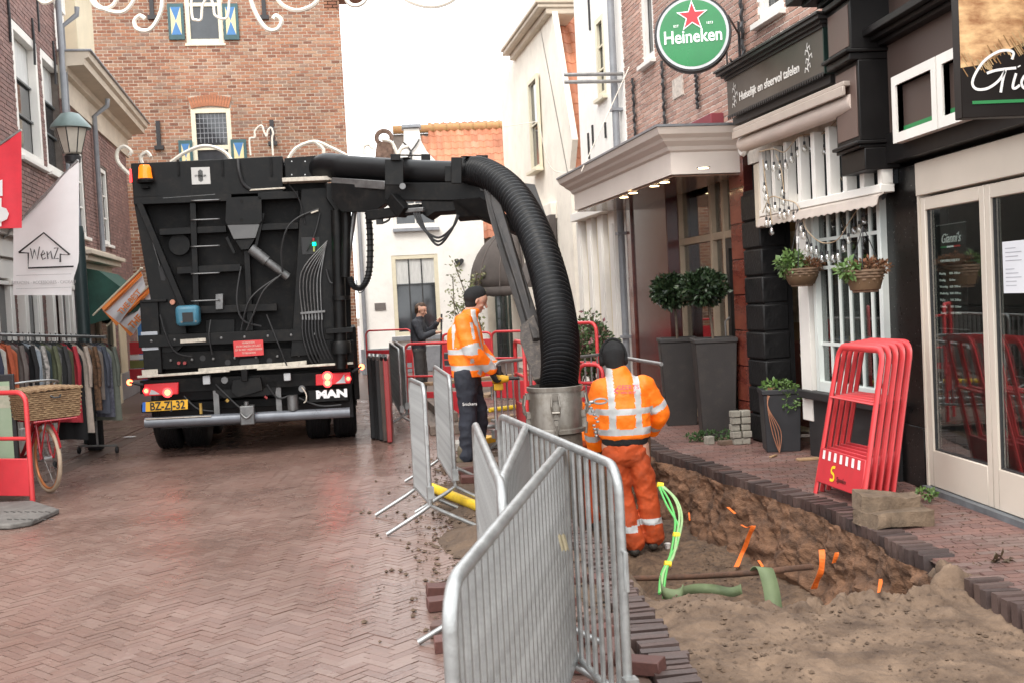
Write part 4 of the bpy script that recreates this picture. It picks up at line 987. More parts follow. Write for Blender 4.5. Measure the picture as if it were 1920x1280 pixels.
# white net draped inside the window
rows = []
for j in range(10):
    z = lerp(.85, 2.0, j/9); rows.append([RH.P(lerp(wu1-.1, wu0+.25, i/24), -.16 + .03*math.sin(i*1.3) - .02*j/9, z) for i in range(int(25 - j*1.2))] + [RH.P(lerp(wu1-.1, wu0+.25, (24 - j*1.2)/24), -.16, z)] * (25 - int(25 - j*1.2)))
mb = MB(); mb.sheet(rows); tag(mb.build('window_drape', mat('white_net', (.72,.70,.68), .9, var=.15, vs=6), smooth=True), 'white cloth draped inside the paned restaurant window', 'drape')
mb = MB()
for k in range(7):
    u = lerp(wu0+.2, wu1-.2, k/6); r = .05 + .03*(k % 2); q_ = RH.P(u, -.35, .72); mb.lathe(q_, [(r*.6, 0), (r, .05), (r*1.1, .12+.05*(k%3)), (r*.5, .2+.05*(k%3)), (r*.45, .26+.05*(k%3))], 10, mi=k % 2)
tag(mb.build('window_display', [mat('display_red', (.35,.05,.04), .3), mat('display_glass', (.4,.42,.4), .2)], smooth=True), 'row of vases and bottles on the ledge inside the paned window', 'display')
# slatted transom
tz0, tz1 = hz(1540, 392, .12), hz(1540, 238, .12); tu0, tu1 = hu(1655, 300, .12), hu(1424, 300, .12)
tz0, tz1 = 2.50, 3.12
m2 = MB(); m2.fbox(RH, tu0+.01, tu1-.01, -.02, .02, tz0, tz1); m2.build('transom_pane', M_dglass, rs)
for k in range(9):
    u = lerp(tu1-.04, tu0+.04, k/8); m2 = MB(); m2.fbox(RH, u-.038, u+.038, .03, .13, tz0, tz1); m2.build('slat', M_white, rs, bevel=.005)
m2 = MB(); m2.fbox(RH, tu0, tu1, .02, .15, tz0-.07, tz0); m2.build('transom_rail', M_white, rs, bevel=.006)
rows = []; N = 40
for o, z in ((.12, tz0-.071), (.17, tz0-.10), (.19, tz0-.17)): rows.append([RH.P(lerp(tu0, tu1-.03, i/N), o, z) for i in range(N+1)])
rows.append([RH.P(lerp(tu0, tu1-.03, i/N), .19, tz0 - .17 - (.015 if i % 2 else .0)) for i in range(N+1)])
m2 = MB(); m2.sheet(rows); m2.build('scalloped_hood', mat('hood_cream', (.50,.43,.38), .6, var=.1), rs, solid=.01)
m2 = MB(); m2.fbox(RH, tu1, tu1+.14, 0, .14, tz0-.18, tz0+.5); m2.build('corbel_stone', M_cornice, rs, bevel=.02)
# roller awning cassette
m2 = MB(); a0, a1 = hu(1596, 215, .3), hu(1385, 270, .3)
ca = thing('roller_awning', 'rolled up cream awning tube above the white slats', 'awning', RH.P((a0+a1)/2, .25, 3.25))
c_z = 3.21
m2.tube([RH.P(a0, .24, c_z), RH.P(a1, .24, c_z)], .085, 16); m2.build('roll', mat('awning_cream', (.62,.52,.46), .7, var=.12, vs=3, stretch=(1,1,8)), ca, smooth=True)
m2 = MB(); m2.fbox(RH, a0, a1, .03, .36, c_z+.13, c_z+.17); m2.fbox(RH, a0, a1, .34, .37, c_z+.05, c_z+.13); m2.build('awning_hood', mat('hood_tan', (.42,.35,.30), .6, var=.08), ca, bevel=.006)
m2 = MB(); m2.lathe(RH.P(a1+.02, .24, c_z), [(.11, -.03), (.13, 0), (.10, .04)], 14, axis='X'); m2.build('end_cap', M_white, ca, smooth=True)
# dark fascia with lettering
fz0, fz1 = 3.55, 3.93; f0, f1 = hu(1543, 150, .32), hu(1362, 215, .32)
fs = thing('dark_fascia_sign', 'long dark green and brown wooden name board with small white lettering above the rolled awning', 'sign', RH.P((f0+f1)/2, .2, fz0))
M_fas = mat('fascia_brown', (.085,.07,.056), .45, var=.25, vs=3); M_dg = mat('fascia_green', (.012,.03,.024), .45)
m2 = MB(); m2.fbox(RH, f0, f1, .0, .30, fz0, fz1); m2.build('name_board', M_fas, fs)
m2 = MB(); m2.fbox(RH, f0-.02, f0-.001, .0, .31, fz0-.02, fz1); m2.build('board_end', M_dg, fs)
m2 = MB()
for (e, z, h) in ((.02, fz1, .03), (.05, fz1+.03, .03), (.09, fz1+.06, .035), (.11, fz1+.095, .02)): m2.fbox(RH, f0-e, f1+e, 0, .30+e, z, z+h)
m2.build('board_cornice', mat('fascia_dark', (.03,.027,.026), .5, var=.2), fs)
m2 = MB(); nT = 46
for k in range(nT): u = lerp(f0, f1, k/nT); m2.prism([RH.P(u, .30, fz0), RH.P(u+(f1-f0)/nT, .30, fz0), RH.P(u+(f1-f0)/nT/2, .30, fz0-.045)], RH.n*.01)
m2.fbox(RH, f0, f1, .05, .25, fz0-.10, fz0-.02); m2.build('tooth_trim', mat('fascia_dark', (0,0,0)), fs)
mb_c = (f0+f1)/2; zc_ = (fz0+fz1)/2
M_let = mat('fascia_letters', (.75,.72,.68), .5, var=.05)
text('Huiselijk en sfeervol tafelen', RH.P(mb_c+.08, .303, zc_-.05), -RH.u, (0,0,1), .125, M_let, fs, bold=.001, sx=1.05)
for (uu) in (f0+.30, f1-.22):
    m2 = MB(); pts = [RH.P(uu + .02*math.sin(k*.9), .304, zc_ - .13 + k*.026) for k in range(11)]; m2.ribbon(pts, .012, RH.n)
    for k in range(1, 10, 3): m2.ribbon([pts[k], pts[k] + RH.u*.05 + Vector((0,0,.02)), pts[k] + RH.u*.06 + Vector((0,0,-.02))], .014, RH.n); m2.ribbon([pts[k+1], pts[k+1] - RH.u*.05 + Vector((0,0,.02)), pts[k+1] - RH.u*.055 + Vector((0,0,-.02))], .014, RH.n)
    m2.build('leaf_emblem', M_let, fs)

# --- pizzeria / shop with beige doors
gs = thing('beige_door_shop', 'restaurant front with beige framed glass doors, speckled black pillar and brown fascia', 'house', RG.P(-2, -.2, 0))
M_speck = mat('speckled_granite', (.006,.0055,.0055), .3, var=.4, vs=30, spec=.25)
n = M_speck.node_tree; b = n.nodes['Principled BSDF']; vo = n.nodes.new('ShaderNodeTexVoronoi'); vo.inputs['Scale'].default_value = 22; tc = n.nodes.new('ShaderNodeTexCoord'); n.links.new(tc.outputs['Object'], vo.inputs['Vector'])
rr = n.nodes.new('ShaderNodeValToRGB'); rr.color_ramp.elements[0].position = .0; rr.color_ramp.elements[0].color = (.45,.43,.40,1); rr.color_ramp.elements[1].position = .10; rr.color_ramp.elements[1].color = (0,0,0,1); n.links.new(vo.outputs['Distance'], rr.inputs['Fac'])
mx = n.nodes.new('ShaderNodeMix'); mx.data_type = 'RGBA'; mx.blend_type = 'ADD'; mx.inputs[0].default_value = 1; old = b.inputs['Base Color'].links[0].from_socket
n.links.new(old, mx.inputs[6]); n.links.new(rr.outputs['Color'], mx.inputs[7]); n.links.new(mx.outputs[2], b.inputs['Base Color'])
pu0, pu1 = gu(1735), 0.98; pu0 = max(pu0, -.25)
ud0 = gu(1728)
mb = MB(); mb.fbox(RG, ud0, .95, -.25, .0, .0, 2.62); mb.fbox(RG, ud0+.02, .93, -.02, .012, .0, .5); mb.build('granite_pillar', M_speck, gs, bevel=.004)
M_brown = mat('fascia_umber', (.075,.05,.042), .5, var=.1, vs=2); M_bk = mat('fascia_black', (.007,.006,.006), .45, spec=.3, var=.2)
# pillar head: console blocks stepping out
cx0, cx1 = .20, .72
mb = MB()
for (o, z0, z1) in ((.30, 2.62, 2.80), (.34, 2.80, 2.83), (.33, 2.86, 3.52), (.40, 3.52, 3.58), (.38, 3.61, 4.02), (.42, 4.02, 4.07)): mb.fbox(RG, cx0, cx1, 0, o, z0, z1)
for (o, z0, z1) in ((.37, 2.83, 2.86), (.44, 3.58, 3.61)): mb.fbox(RG, cx0-.02, cx1+.02, 0, o, z0, z1)
mb.build('console', M_bk, gs, bevel=.008)
for (o_, a_, b_) in ((.331, 2.90, 3.48), (.381, 3.64, 3.98)): m2 = MB(); m2.fbox(RG, cx0+.04, cx1-.04, o_-.01, o_+.006, a_, b_); m2.build('console_lit_face', mat('console_lit_umber', (.13,.085,.07), .5, var=.08), gs, bevel=.003)  # brown panels paint the lit street face; the shaded end stays black
# long fascia
mb = MB(); mb.fbox(RG, -5, cx0, -.2, .12, 2.66, 2.90); mb.build('fascia_base', M_bk, gs)
mb = MB(); mb.fbox(RG, -5, cx0, -.2, .08, 2.90, 3.62); mb.build('fascia_board', M_brown, gs)
mb = MB(); mb.fbox(RG, -5, cx0, -.2, .05, 3.80, 4.6); mb.build('upper_board', M_brown, gs)
mb = MB()
for (o, z0, z1) in ((.16, 3.62, 3.66), (.22, 3.66, 3.70), (.28, 3.70, 3.76), (.2, 3.76, 3.80)): mb.fbox(RG, -5, cx0, -.2, o, z0, z1)
mb.build('fascia_moulding', M_bk, gs, bevel=.006)
mb = MB()
for (o, z0, z1) in ((.34, 4.12, 4.16), (.44, 4.16, 4.20), (.55, 4.20, 4.27)): mb.fbox(RG, cx0-.1-(o-.34), cx1+.2+(o-.34), -.2, o+.05, z0, z1)
mb.build('corner_cornice', M_bk, gs, bevel=.006)
mb = MB(); mb.fbox(RG, cx0, 1.15, -.2, .30, 4.07, 4.12); mb.fbox(RG, -5, 1.1, -5, -3.05, 0, 6.4); mb.fbox(RG, -5, 1.1, -3.05, -.25, 2.7, 6.4); mb.build('house_body', M_bk, gs)
# beige frames and doors
M_door = mat('beige_aluminium', (.60,.53,.45), .4, var=.05, vs=2)
zd = 2.62; zt = 2.36
mb = MB(); mb.fbox(RG, -5, ud0, -.10, .02, zt+.0, zd); mb.build('head_board', M_door, gs, bevel=.004)
posts = [ud0, gu(1853), gu(2005), gu(2290)]
def door_leaf(u_far, u_near, lab):
    st = .072
    m2 = MB()
    for (a, b, c, d) in ((u_far-st, u_far, .05, zt-.02), (u_near, u_near+st, .05, zt-.02), (u_near+st, u_far-st, .05, .34), (u_near+st, u_far-st, zt-.12, zt-.02)): m2.fbox(RG, a, b, -.07, .0, c, d)
    d_ = m2.build('door', M_door, gs, bevel=.005)
    m2 = MB(); m2.fbox(RG, u_near+st, u_far-st, -.04, -.03, .34, zt-.12); m2.build('pane', M_glass, d_)
    m2 = MB()
    for (a, b, c, d) in ((u_far-st-.012, u_far-st, .34, zt-.12), (u_near+st, u_near+st+.012, .34, zt-.12), (u_near+st+.012, u_far-st-.012, .34, .352)): m2.fbox(RG, a, b, -.065, -.02, c, d)
    m2.build('gasket', M_iron, d_)
    return d_
g_ = [ud0-.03, gu(1858)+.05, gu(1858)-.9, gu(1858)-1.8]
for a, b in zip(g_, g_[1:]): door_leaf(a-.004, b+.004, '')
mb = MB(); mb.fbox(RG, ud0-.03, ud0, -.09, .01, 0, zt); mb.build('door_jamb', M_door, gs)
mb = MB(); mb.fbox(RG, -5, ud0, -.12, .05, -.01, .045); mb.build('threshold', mat('threshold_grey', (.13,.14,.15), .6, var=.3, vs=8), gs)
mb = MB(); mb.fbox(RG, -5, .2, -3.0, -2.95, 0, 2.7); mb.fbox(RG, -5, .2, -2.95, -.12, -.03, -.01); mb.fbox(RG, -5, .2, -2.95, -.12, 2.64, 2.66)
mb.fbox(RG, .2, .25, -3, -.3, 0, 2.7); mb.build('dark_room', M_int, gs)
# white framed sign windows on the fascia
for (pa, pb) in ((1760, 1676), (1848, 1764)):
    a, b = gu(pa, 180, .18), gu(pb, 180, .18); z0, z1 = 2.78, 3.30
    if pa == 1848: a, b = gu(1760, 180, .18) - .02 - (gu(1676, 180, .18) - gu(1760, 180, .18)), gu(1760, 180, .18) - .02
    m2 = MB()
    for e, o in ((0, .20), (.018, .185), (.036, .17)):
        w__ = .075
        for (p, q_, c, d) in ((a+e, a+w__, z0+e, z1-e), (b-w__, b-e, z0+e, z1-e), (a+w__, b-w__, z0+e, z0+w__), (a+w__, b-w__, z1-w__, z1-e)): m2.fbox(RG, p, q_, .125, o, c, d)
    fr_ = m2.build('sign_frame', M_white, gs)
    m2 = MB(); m2.fbox(RG, a+.07, b-.07, .125, .14, z0+.07, z1-.07); m2.build('sign_panel', M_brown, gs)
    m2 = MB(); m2.fbox(RG, a+.075, b-.075, .14, .143, z0+.075, z0+.125); m2.build('green_stripe', mat('green_stripe', (.03,.22,.07), .5, var=.05), gs)
# menu board behind the first door glass
a, b = gu(1812, 500, -.045), gu(1758, 500, -.045); z0, z1 = gz(1790, 618, -.045), gz(1790, 418, -.045)
mn = thing('opening_hours_board', 'black opening hours board with white lettering and a small tricolour behind the door glass', 'sign', RG.P((a+b)/2, -.05, z0))
m2 = MB(); m2.fbox(RG, a, b, -.052, -.046, z0, z1); m2.build('board', mat('matt_black', (.008,.008,.008), .5), mn)
m2 = MB()
for z in (z0, z1-.008): m2.fbox(RG, a, b, -.054, -.044, z, z+.008)
m2.build('board_edge', M_galv, mn)
hgt = z1 - z0; um = (a+b)/2; M_tw = mat('print_white', (.8,.8,.78), .5, var=.02); rd = -RG.u
text("Gianni's", RG.P(um, -.043, z1-.14*hgt), rd, (0,0,1), .10*hgt*1.25, M_tw, mn, shear=.35, sx=(b-a)/.34*.72)
for k, c in enumerate(((.03,.25,.08), (.85,.85,.85), (.6,.03,.03))):
    m2 = MB(); q0 = lerp(b-.06, a+.08, k/3); q1 = lerp(b-.06, a+.08, (k+1)/3); m2.fbox(RG, q1, q0, -.0445, -.0435, z1-.225*hgt, z1-.21*hgt); m2.build('tricolour_band', mat('tri%d' % k, c, .5, var=.02), mn)
text('OPENINGSTIJDEN', RG.P(um+.02, -.043, z1-.35*hgt), rd, (0,0,1), .035*hgt, M_tw, mn, sx=(b-a)/.34)
for k, (d_, t_) in enumerate((('Maandag', '16:00 - 22:00 uur'), ('Dinsdag', 'Gesloten'), ('Woensdag', '16:00 - 22:00 uur'), ('Donderdag', '16:00 - 22:00 uur'), ('Vrijdag', '16:00 - 22:00 uur'), ('Zaterdag', '16:00 - 22:00 uur'), ('Zondag', '16:00 - 22:00 uur'))):
    z = z1 - (.47 + .063*k)*hgt; sx_ = (b-a)/.34
    text(d_, RG.P(b-.03, -.043, z), rd, (0,0,1), .030*hgt, M_tw, mn, align='LEFT', sx=sx_*.9); text(t_, RG.P(lerp(b, a, .42), -.043, z), rd, (0,0,1), .030*hgt, M_tw, mn, align='LEFT', sx=sx_*.75)
# paper notice on the second door
a, b = gu(1925, 500, -.02), gu(1880, 500, -.02); z0, z1 = gz(1900, 550, -.02), gz(1900, 452, -.02)
pn = thing('paper_notice', 'white paper notice taped to the second glass door', 'notice', RG.P((a+b)/2, -.02, z0))
m2 = MB(); m2.fbox(RG, a, b, -.026, -.022, z0, z1); m2.build('sheet', mat('paper', (.72,.73,.76), .7, var=.03), pn)
m2 = MB()
for k in range(9):
    z = z1 - .05 - k*.028 - (.03 if k > 3 else 0); m2.fbox(RG, lerp(b, a, .12), lerp(b, a, rng.uniform(.45, .8)), -.0215, -.0205, z, z+.006)
m2.build('print_line', mat('grey_print', (.42,.42,.46), .7), pn)
# perpendicular hanging sign with bread picture
ys_ = 6.3; A = at(1797, -60, y=ys_); B = at(1806, 224, y=ys_)
x0, x1 = (at(1800, 100, y=ys_)).x, 3.93
hs = thing('hanging_shop_sign', 'dark projecting sign with a bread photograph and white script lettering', 'sign', (x0, ys_, at(1806, 224, y=ys_).z))
zb_ = at(1806, 222, y=ys_).z; zh = 1.25
m2 = MB(); m2.box(x0, x1, ys_, ys_+.09, zb_, zb_+zh); m2.build('sign_box', mat('sign_brown', (.012,.009,.008), .45, var=.1, spec=.3), hs, bevel=.004)
rows = []; NJ = 14
zmid0, zmid1 = at(1800, 128, y=ys_).z, at(1800, 95, y=ys_).z
edge = [(x0, at(1802, 128, y=ys_).z), (lerp(x0,x1,.18), at(1830, 122, y=ys_).z), (lerp(x0,x1,.36), at(1850, 100, y=ys_).z), (lerp(x0,x1,.6), at(1890, 75, y=ys_).z), (x1, at(1920, 55, y=ys_).z+.02)]
m2 = MB(); m2.poly([(x, ys_-.002, z) for x, z in edge] + [(x1, ys_-.002, zb_+zh), (x0, ys_-.002, zb_+zh)])
M_bread = mat('bread_print', (.85,.55,.28), .5, col2=(.22,.07,.02), vs=2.2, rv=.02, stretch=(2.2,1,5)); m2.build('bread_picture', M_bread, hs)
m2 = MB(); rgc = random.Random(3)
for k in range(90):
    t = rgc.random(); i = min(3, int(t*4)); f_ = t*4 - i; ex, ez = lerp(edge[i][0], edge[i+1][0], f_), lerp(edge[i][1], edge[i+1][1], f_)
    o = rgc.uniform(-.01, .10); m2.ribbon([(ex, ys_-.003, ez + o), (ex + .03, ys_-.003, ez + o - .05)], .006, (0,-1,0), .001 + .0005*(k % 3), mi=k % 2)
m2.build('crumb_print', [mat('crumb_light', (.50,.34,.17), .6), mat('crumb_dark', (.30,.17,.07), .6)], hs)
SP = lambda px, py: at(px, py, y=ys_-.004)
M_scr = mat('script_white', (.82,.80,.78), .5, var=.02)
def stroke(pl, wd=.016, nm='script_stroke'):
    m2 = MB(); m2.ribbon(bez([SP(*p) for p in pl], 6), wd, (0,-1,0)); m2.build(nm, M_scr, hs)
stroke([(1897,112),(1900,100),(1890,95),(1870,98),(1845,115),(1828,140),(1823,158),(1832,168),(1852,166),(1872,152),(1884,134)])
stroke([(1850,138),(1870,132),(1905,128)]); stroke([(1885,132),(1880,150),(1876,174)])
stroke([(1905,138),(1900,155),(1899,165),(1904,166),(1912,160)]); stroke([(1910,124),(1911,126)], .02)
stroke([(1935,140),(1922,142),(1915,155),(1920,166),(1930,160),(1938,142),(1936,160),(1942,164),(1950,150),(1956,140),(1955,163),(1966,142),(1972,162),(1980,150),(1984,140),(1984,162),(1996,142),(2000,162)])
m2 = MB(); m2.box(SP(1823,190).x, SP(2000,190).x, ys_-.006, ys_-.003, SP(1823,196).z, SP(1823,190).z); m2.build('green_underline', mat('green_stripe', (0,0,0)), hs)
# ================================================================== SUCTION LORRY
TANG = RAD(4.6)
TR = Frame((0, 0, 0), TANG, -1); p0 = at(466, 800, D=13.2); TR.o = Vector((p0.x, p0.y, 0)); TR.M = Matrix.Translation(TR.o) @ Matrix.Rotation(TANG, 4, 'Z')
lorry = thing('suction_lorry', 'black suction excavator lorry reversed into the street with boom swung out to the right', 'lorry', TR.o, TANG)
M_blk = mat('lorry_black', (.0042,.0043,.0045), .45, var=.5, vs=2.5, dirt=.09, spec=.22, bump=.08, bs=25)
M_blk2 = mat('lorry_black_matt', (.003,.003,.0033), .6, spec=.2, var=.4, vs=5, dirt=.10)
M_rub = mat('rubber', (.014,.014,.015), .6, var=.3, vs=8, bump=.1)
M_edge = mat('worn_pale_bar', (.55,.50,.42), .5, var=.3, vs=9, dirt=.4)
M_steel = mat('dull_steel', (.17,.17,.17), .4, metal=.6, var=.35, vs=9, dirt=.3)
def T(px, py, o=0): return TR.at(px, py, o)
def tp(px, py, o=0): u, z = T(px, py, o); return TR.P(u, o, z)
def tbox(name, px0, py0, px1, py1, o0, o1, m=None, bevel=.006, parent=None):
    """box whose outer face covers the given part of the rear; corners taken at mid lines so it stays square"""
    cx_, cy_ = (px0+px1)/2, (py0+py1)/2
    ua = T(px0, cy_, o1)[0]; ub = T(px1, cy_, o1)[0]; za = T(cx_, py1, o1)[1]; zb_ = T(cx_, py0, o1)[1]
    m2 = MB(); m2.fbox(TR, ua, ub, o0, o1, za, zb_); return m2.build(name, m or M_blk, parent or lorry, bevel=bevel)
def tpoly(name, pts, o0, o1, m=None, bevel=.004, parent=None):
    m2 = MB(); m2.fprism(TR, [T(px, py, o1) for px, py in pts], o0, o1); return m2.build(name, m or M_blk, parent or lorry, bevel=bevel)
def tbeam(name, a, b, wd, dp, o=0, m=None, parent=None):
    m2 = MB(); m2.beam(tp(*a, o), tp(*b, o), dp, wd, up=TR.n.cross(tp(*b, o)-tp(*a, o))); return m2.build(name, m or M_blk, parent or lorry, bevel=.004)
def ttube(name, pts, r, m=None, n=8, o=0, parent=None, smooth=True):
    P = [tp(p[0], p[1], p[2] if len(p) > 2 else o) for p in pts]
    m2 = MB(); m2.tube(bez(P, 6) if len(P) > 2 else P, r, n); return m2.build(name, m or M_rub, parent or lorry, smooth=smooth)
HT = T(400, 300)[1]
# tank body and back wall
m2 = MB(); m2.fbox(TR, T(294, 500)[0], T(622, 500)[0], -6.5, -.22, 1.15, HT-.05); m2.build('tank', M_blk, lorry, bevel=.03)
tpoly('rear_wall', [(252, 372), (600, 355), (655, 420), (660, 690), (300, 702), (284, 560)], -.24, -.16, M_blk2)
tpoly('top_box', [(245, 307), (530, 293), (532, 362), (250, 373)], -.6, .02, M_blk, .01)
tpoly('riveted_panel', [(533, 297), (604, 291), (606, 332), (535, 336)], -.5, .0, M_blk, .006)
for px, py in ((547,303),(547,328),(572,303),(572,328),(590,302),(592,327)):
    m2 = MB(); m2.lathe(tp(px, py, .003), [(.008,0),(.007,.006)], 8, axis='Y'); m2.build('rivet', mat('rivet', (.5,.5,.5), .4, metal=.6), lorry)
tpoly('side_plate', [(250, 375), (268, 380), (345, 590), (352, 640), (300, 690), (282, 560)], -.2, .0)
tpoly('side_plate_hole', [(296, 498), (302, 496), (311, 522), (309, 527), (302, 526)], .001, .004, M_rub)
for a, b, wd, dp, o in (((262, 382), (350, 590), .07, .10, .02), ((252, 378), (435, 371), .09, .12, .0), ((484, 369), (560, 366), .09, .12, 0), ((300, 436), (425, 430), .08, .12, -.06), ((490, 427), (560, 424), .08, .12, -.06), ((333, 508), (452, 502), .085, .12, -.06), ((360, 582), (520, 576), .09, .12, -.06), ((362, 372), (370, 600), .07, .10, -.02), ((463, 470), (470, 620), .07, .1, -.08)):
    tbeam('rib_beam', a, b, wd, dp, o)
for y in (377, 413, 463, 514, 565): ttube('ladder_rung', [(362, y, .0), (362, y, .10), (408, y-2, .10), (408, y-2, .0)], .009, M_steel)
tpoly('centre_bracket', [(424, 371), (490, 368), (492, 415), (486, 421), (425, 422), (422, 415)], -.16, .06)
tpoly('pale_flap', [(426, 422), (487, 420), (479, 447), (438, 449)], .0, .055, mat('flap_grey', (.10,.10,.10), .45, var=.2))
tpoly('funnel', [(440, 450), (478, 448), (466, 468), (452, 469)], -.1, .03)
for (py) in (378, 413): m2 = MB(); m2.lathe(tp(453, py, .062), [(.022, 0), (.02, .02)], 12, axis='Y'); m2.build('bolt', M_blk2, lorry)
tbeam('flap_arm', (425, 445), (440, 476), .04, .05, .0); tbeam('flap_arm', (494, 400), (480, 462), .04, .05, 0)
m2 = MB(); m2.lathe(tp(336, 459, -.1), [(.13,0),(.125,.02),(.09,.022)], 24, axis='Y'); m2.build('round_cover', M_blk, lorry, bevel=.004)
m2 = MB(); m2.tube([tp(470, 466, .05), tp(500, 490, .04)], .065, 12); m2.tube([tp(500, 490, .04), tp(540, 520, .0)], .05, 12); m2.build('hydraulic_cylinder', M_steel, lorry, smooth=True)
# amber beacon, emblem plate
bx = tp(273, 342, .10); m2 = MB(); m2.lathe(bx + Vector((0,0,-.01)), [(.095,0),(.10,.03),(.085,.05)], 18); m2.build('beacon_base', M_blk2, lorry)
M_amb = mat('amber_lens', (.85,.16,.01), .15, var=.2, vs=9, emit=(1,.22,.01), est=.55)
m2 = MB(); m2.lathe(bx, [(.085,.0),(.08,.05),(.072,.12),(.07,.17),(.055,.2),(.0,.205)], 20); m2.build('beacon_lens', M_amb, lorry, smooth=True)
m2 = MB(); m2.obox(tp(273, 352, .05), (.08,.12,.03), Matrix.Rotation(TANG, 3, 'Z')); m2.build('beacon_bracket', M_blk2, lorry)
tbox('emblem_plate', 359, 314, 394, 346, .02, .028, mat('emblem_plate', (.50,.49,.47), .5, var=.08), 0)
m2 = MB(); c = T(376, 330, .03)
for k in (-2, -1, 0, 1, 2): m2.fbox(TR, c[0]+k*.011-.004, c[0]+k*.011+.004, .028, .031, c[1]-.075+.008*abs(k), c[1]+.075-.008*abs(k))
m2.build('emblem', M_rub, lorry)
text('STEDELIJK', TR.P(c[0], .034, c[1]), TR.u, (0,0,1), .03, M_rub, lorry)
for px in (334, 417, 508): tbox('strap', px-2, 300 + (0 if px < 500 else -4), px+2, 330, .02, .04, M_blk2, 0)
ttube('red_side_marker', [(246, 318, .0), (246, 342, .0)], .02, mat('red_glow', (.8,.02,.02), .3, emit=(1,.03,.03), est=2.2))
ttube('cable', [(446, 300, .03), (448, 320, .07), (456, 345, .05), (470, 356, .03)], .022)
tbeam('pale_rail', (468, 357), (535, 353), .02, .04, .03, M_edge)
# boom base on the right
tbeam('pale_ledge', (530, 340), (622, 336), .05, .24, .10, M_edge)
tpoly('mast_plate', [(565, 355), (640, 350), (655, 420), (640, 660), (545, 668), (555, 520)], -.15, .06, M_blk)
tpoly('mast_back', [(612, 344), (700, 340), (702, 372), (680, 392), (628, 395), (612, 372)], .0, .22, M_blk)
m2 = MB(); a = tp(632, 395, .16); b_ = tp(640, 690, .16); m2.tube([a, b_], .075, 16); m2.build('mast_column', M_blk, lorry, smooth=True)
m2 = MB(); a = tp(650, 392, .30); b_ = tp(648, 520, .28); m2.tube([a, b_], .055, 14); m2.build('lift_cylinder', M_blk, lorry, smooth=True)
m2 = MB(); m2.tube([tp(668, 372, .3), b_], .03, 10); m2.build('piston_rod', M_steel, lorry, smooth=True)
m2 = MB(); a = tp(640, 560, .16); m2.lathe(a + Vector((0,0,-.02)), [(.11,0),(.11,.05)], 18); m2.build('mast_collar', M_blk, lorry, smooth=True); m2 = MB(); m2.lathe(tp(640, 662, .16), [(.12,0),(.12,.12),(.10,.15)], 18); m2.build('mast_collar', M_blk, lorry, smooth=True)
tbox('mast_block', 610, 615, 662, 625, .0, .26, M_blk); tbox('mast_foot', 598, 640, 664, 690, -.1, .1, M_blk2)
ttube('energy_chain', [(690, 395, .25), (694, 450, .3), (692, 510, .3), (680, 538, .3), (664, 538, .3), (655, 520, .3)], [.036]*31, M_rub)
m2 = MB()
for k in range(30):
    t = k/29; q0 = bez([tp(690,395,.25), tp(694,450,.3), tp(692,510,.3), tp(680,538,.3), tp(664,538,.3), tp(655,520,.3)], 6)[k]; m2.lathe(q0, [(.044,-.008),(.044,.008)], 8)
m2.build('chain_links', M_blk2, lorry, kind='stuff')
ttube('thin_hose', [(668, 525, .32), (672, 548, .32), (682, 545, .32), (686, 530, .3)], .006)
for k in range(7):
    x0 = 620 - k*6.5; 
    ttube('hydraulic_pipe', [(x0, 440+k*3, .09), (x0-(58-k*4), 505+k*2, .09), (564+k*6+(0), 560, .09), (566+k*6, 600, .09), (567+k*6.5, 640, .10), (590+k*7, 690, .12)] if k < 0 else [(614-k*1.0+k*3.2*0, 452+k*4, .09), (565+k*6, 512+k*2, .09), (567+k*6, 590, .09)], .0075, M_steel, 6, smooth=False)
    ttube('hydraulic_fitting', [(567+k*6, 585, .10), (568+k*6, 600, .10)], .014, M_steel, 6)
    ttube('flexible_hose', [(567+k*6, 600, .10), (568+k*6.3, 630, .11), (578+k*7, 665, .10), (590+k*7.5, 688, .06)], .011, M_rub, 6)
tbeam('pipe_clamp', (563, 588), (610, 584), .03, .04, .11, M_steel)
for pl in ([(598, 392, .1), (560, 408, .12), (538, 430, .12), (528, 470, .1), (530, 510, .06)], [(528, 515, .08), (495, 545, .10), (475, 590, .1), (462, 620, .08)], [(452, 500, .05), (444, 560, .08), (455, 600, .08), (490, 612, .05)], [(520, 520, .0), (470, 560, .05), (452, 620, .03)], [(612, 505, .1), (620, 530, .12), (636, 530, .2)]):
    ttube('hose', pl, .012, M_rub, 6)
tbeam('bright_pipe', (583, 400), (597, 395), .02, .02, .12, M_edge)
tbox('control_recess', 565, 445, 600, 478, .0, .065, M_rub); ttube('signal_stalk', [(589, 472, .09), (589, 455, .09)], .013, mat('lime_stick', (.35,.35,.12), .5))
m2 = MB(); m2.lathe(tp(589, 458, .1), [(.02,-.02),(.022,0),(.02,.02)], 10); m2.build('green_lamp', mat('green_glow', (.0,.6,.25), .3, emit=(0,1,.35), est=3), lorry)
m2 = MB(); m2.lathe(tp(588, 450, .1), [(.016,-.02),(.016,.02)], 10); m2.build('red_lamp_cap', mat('dull_red', (.25,.03,.03), .4), lorry)
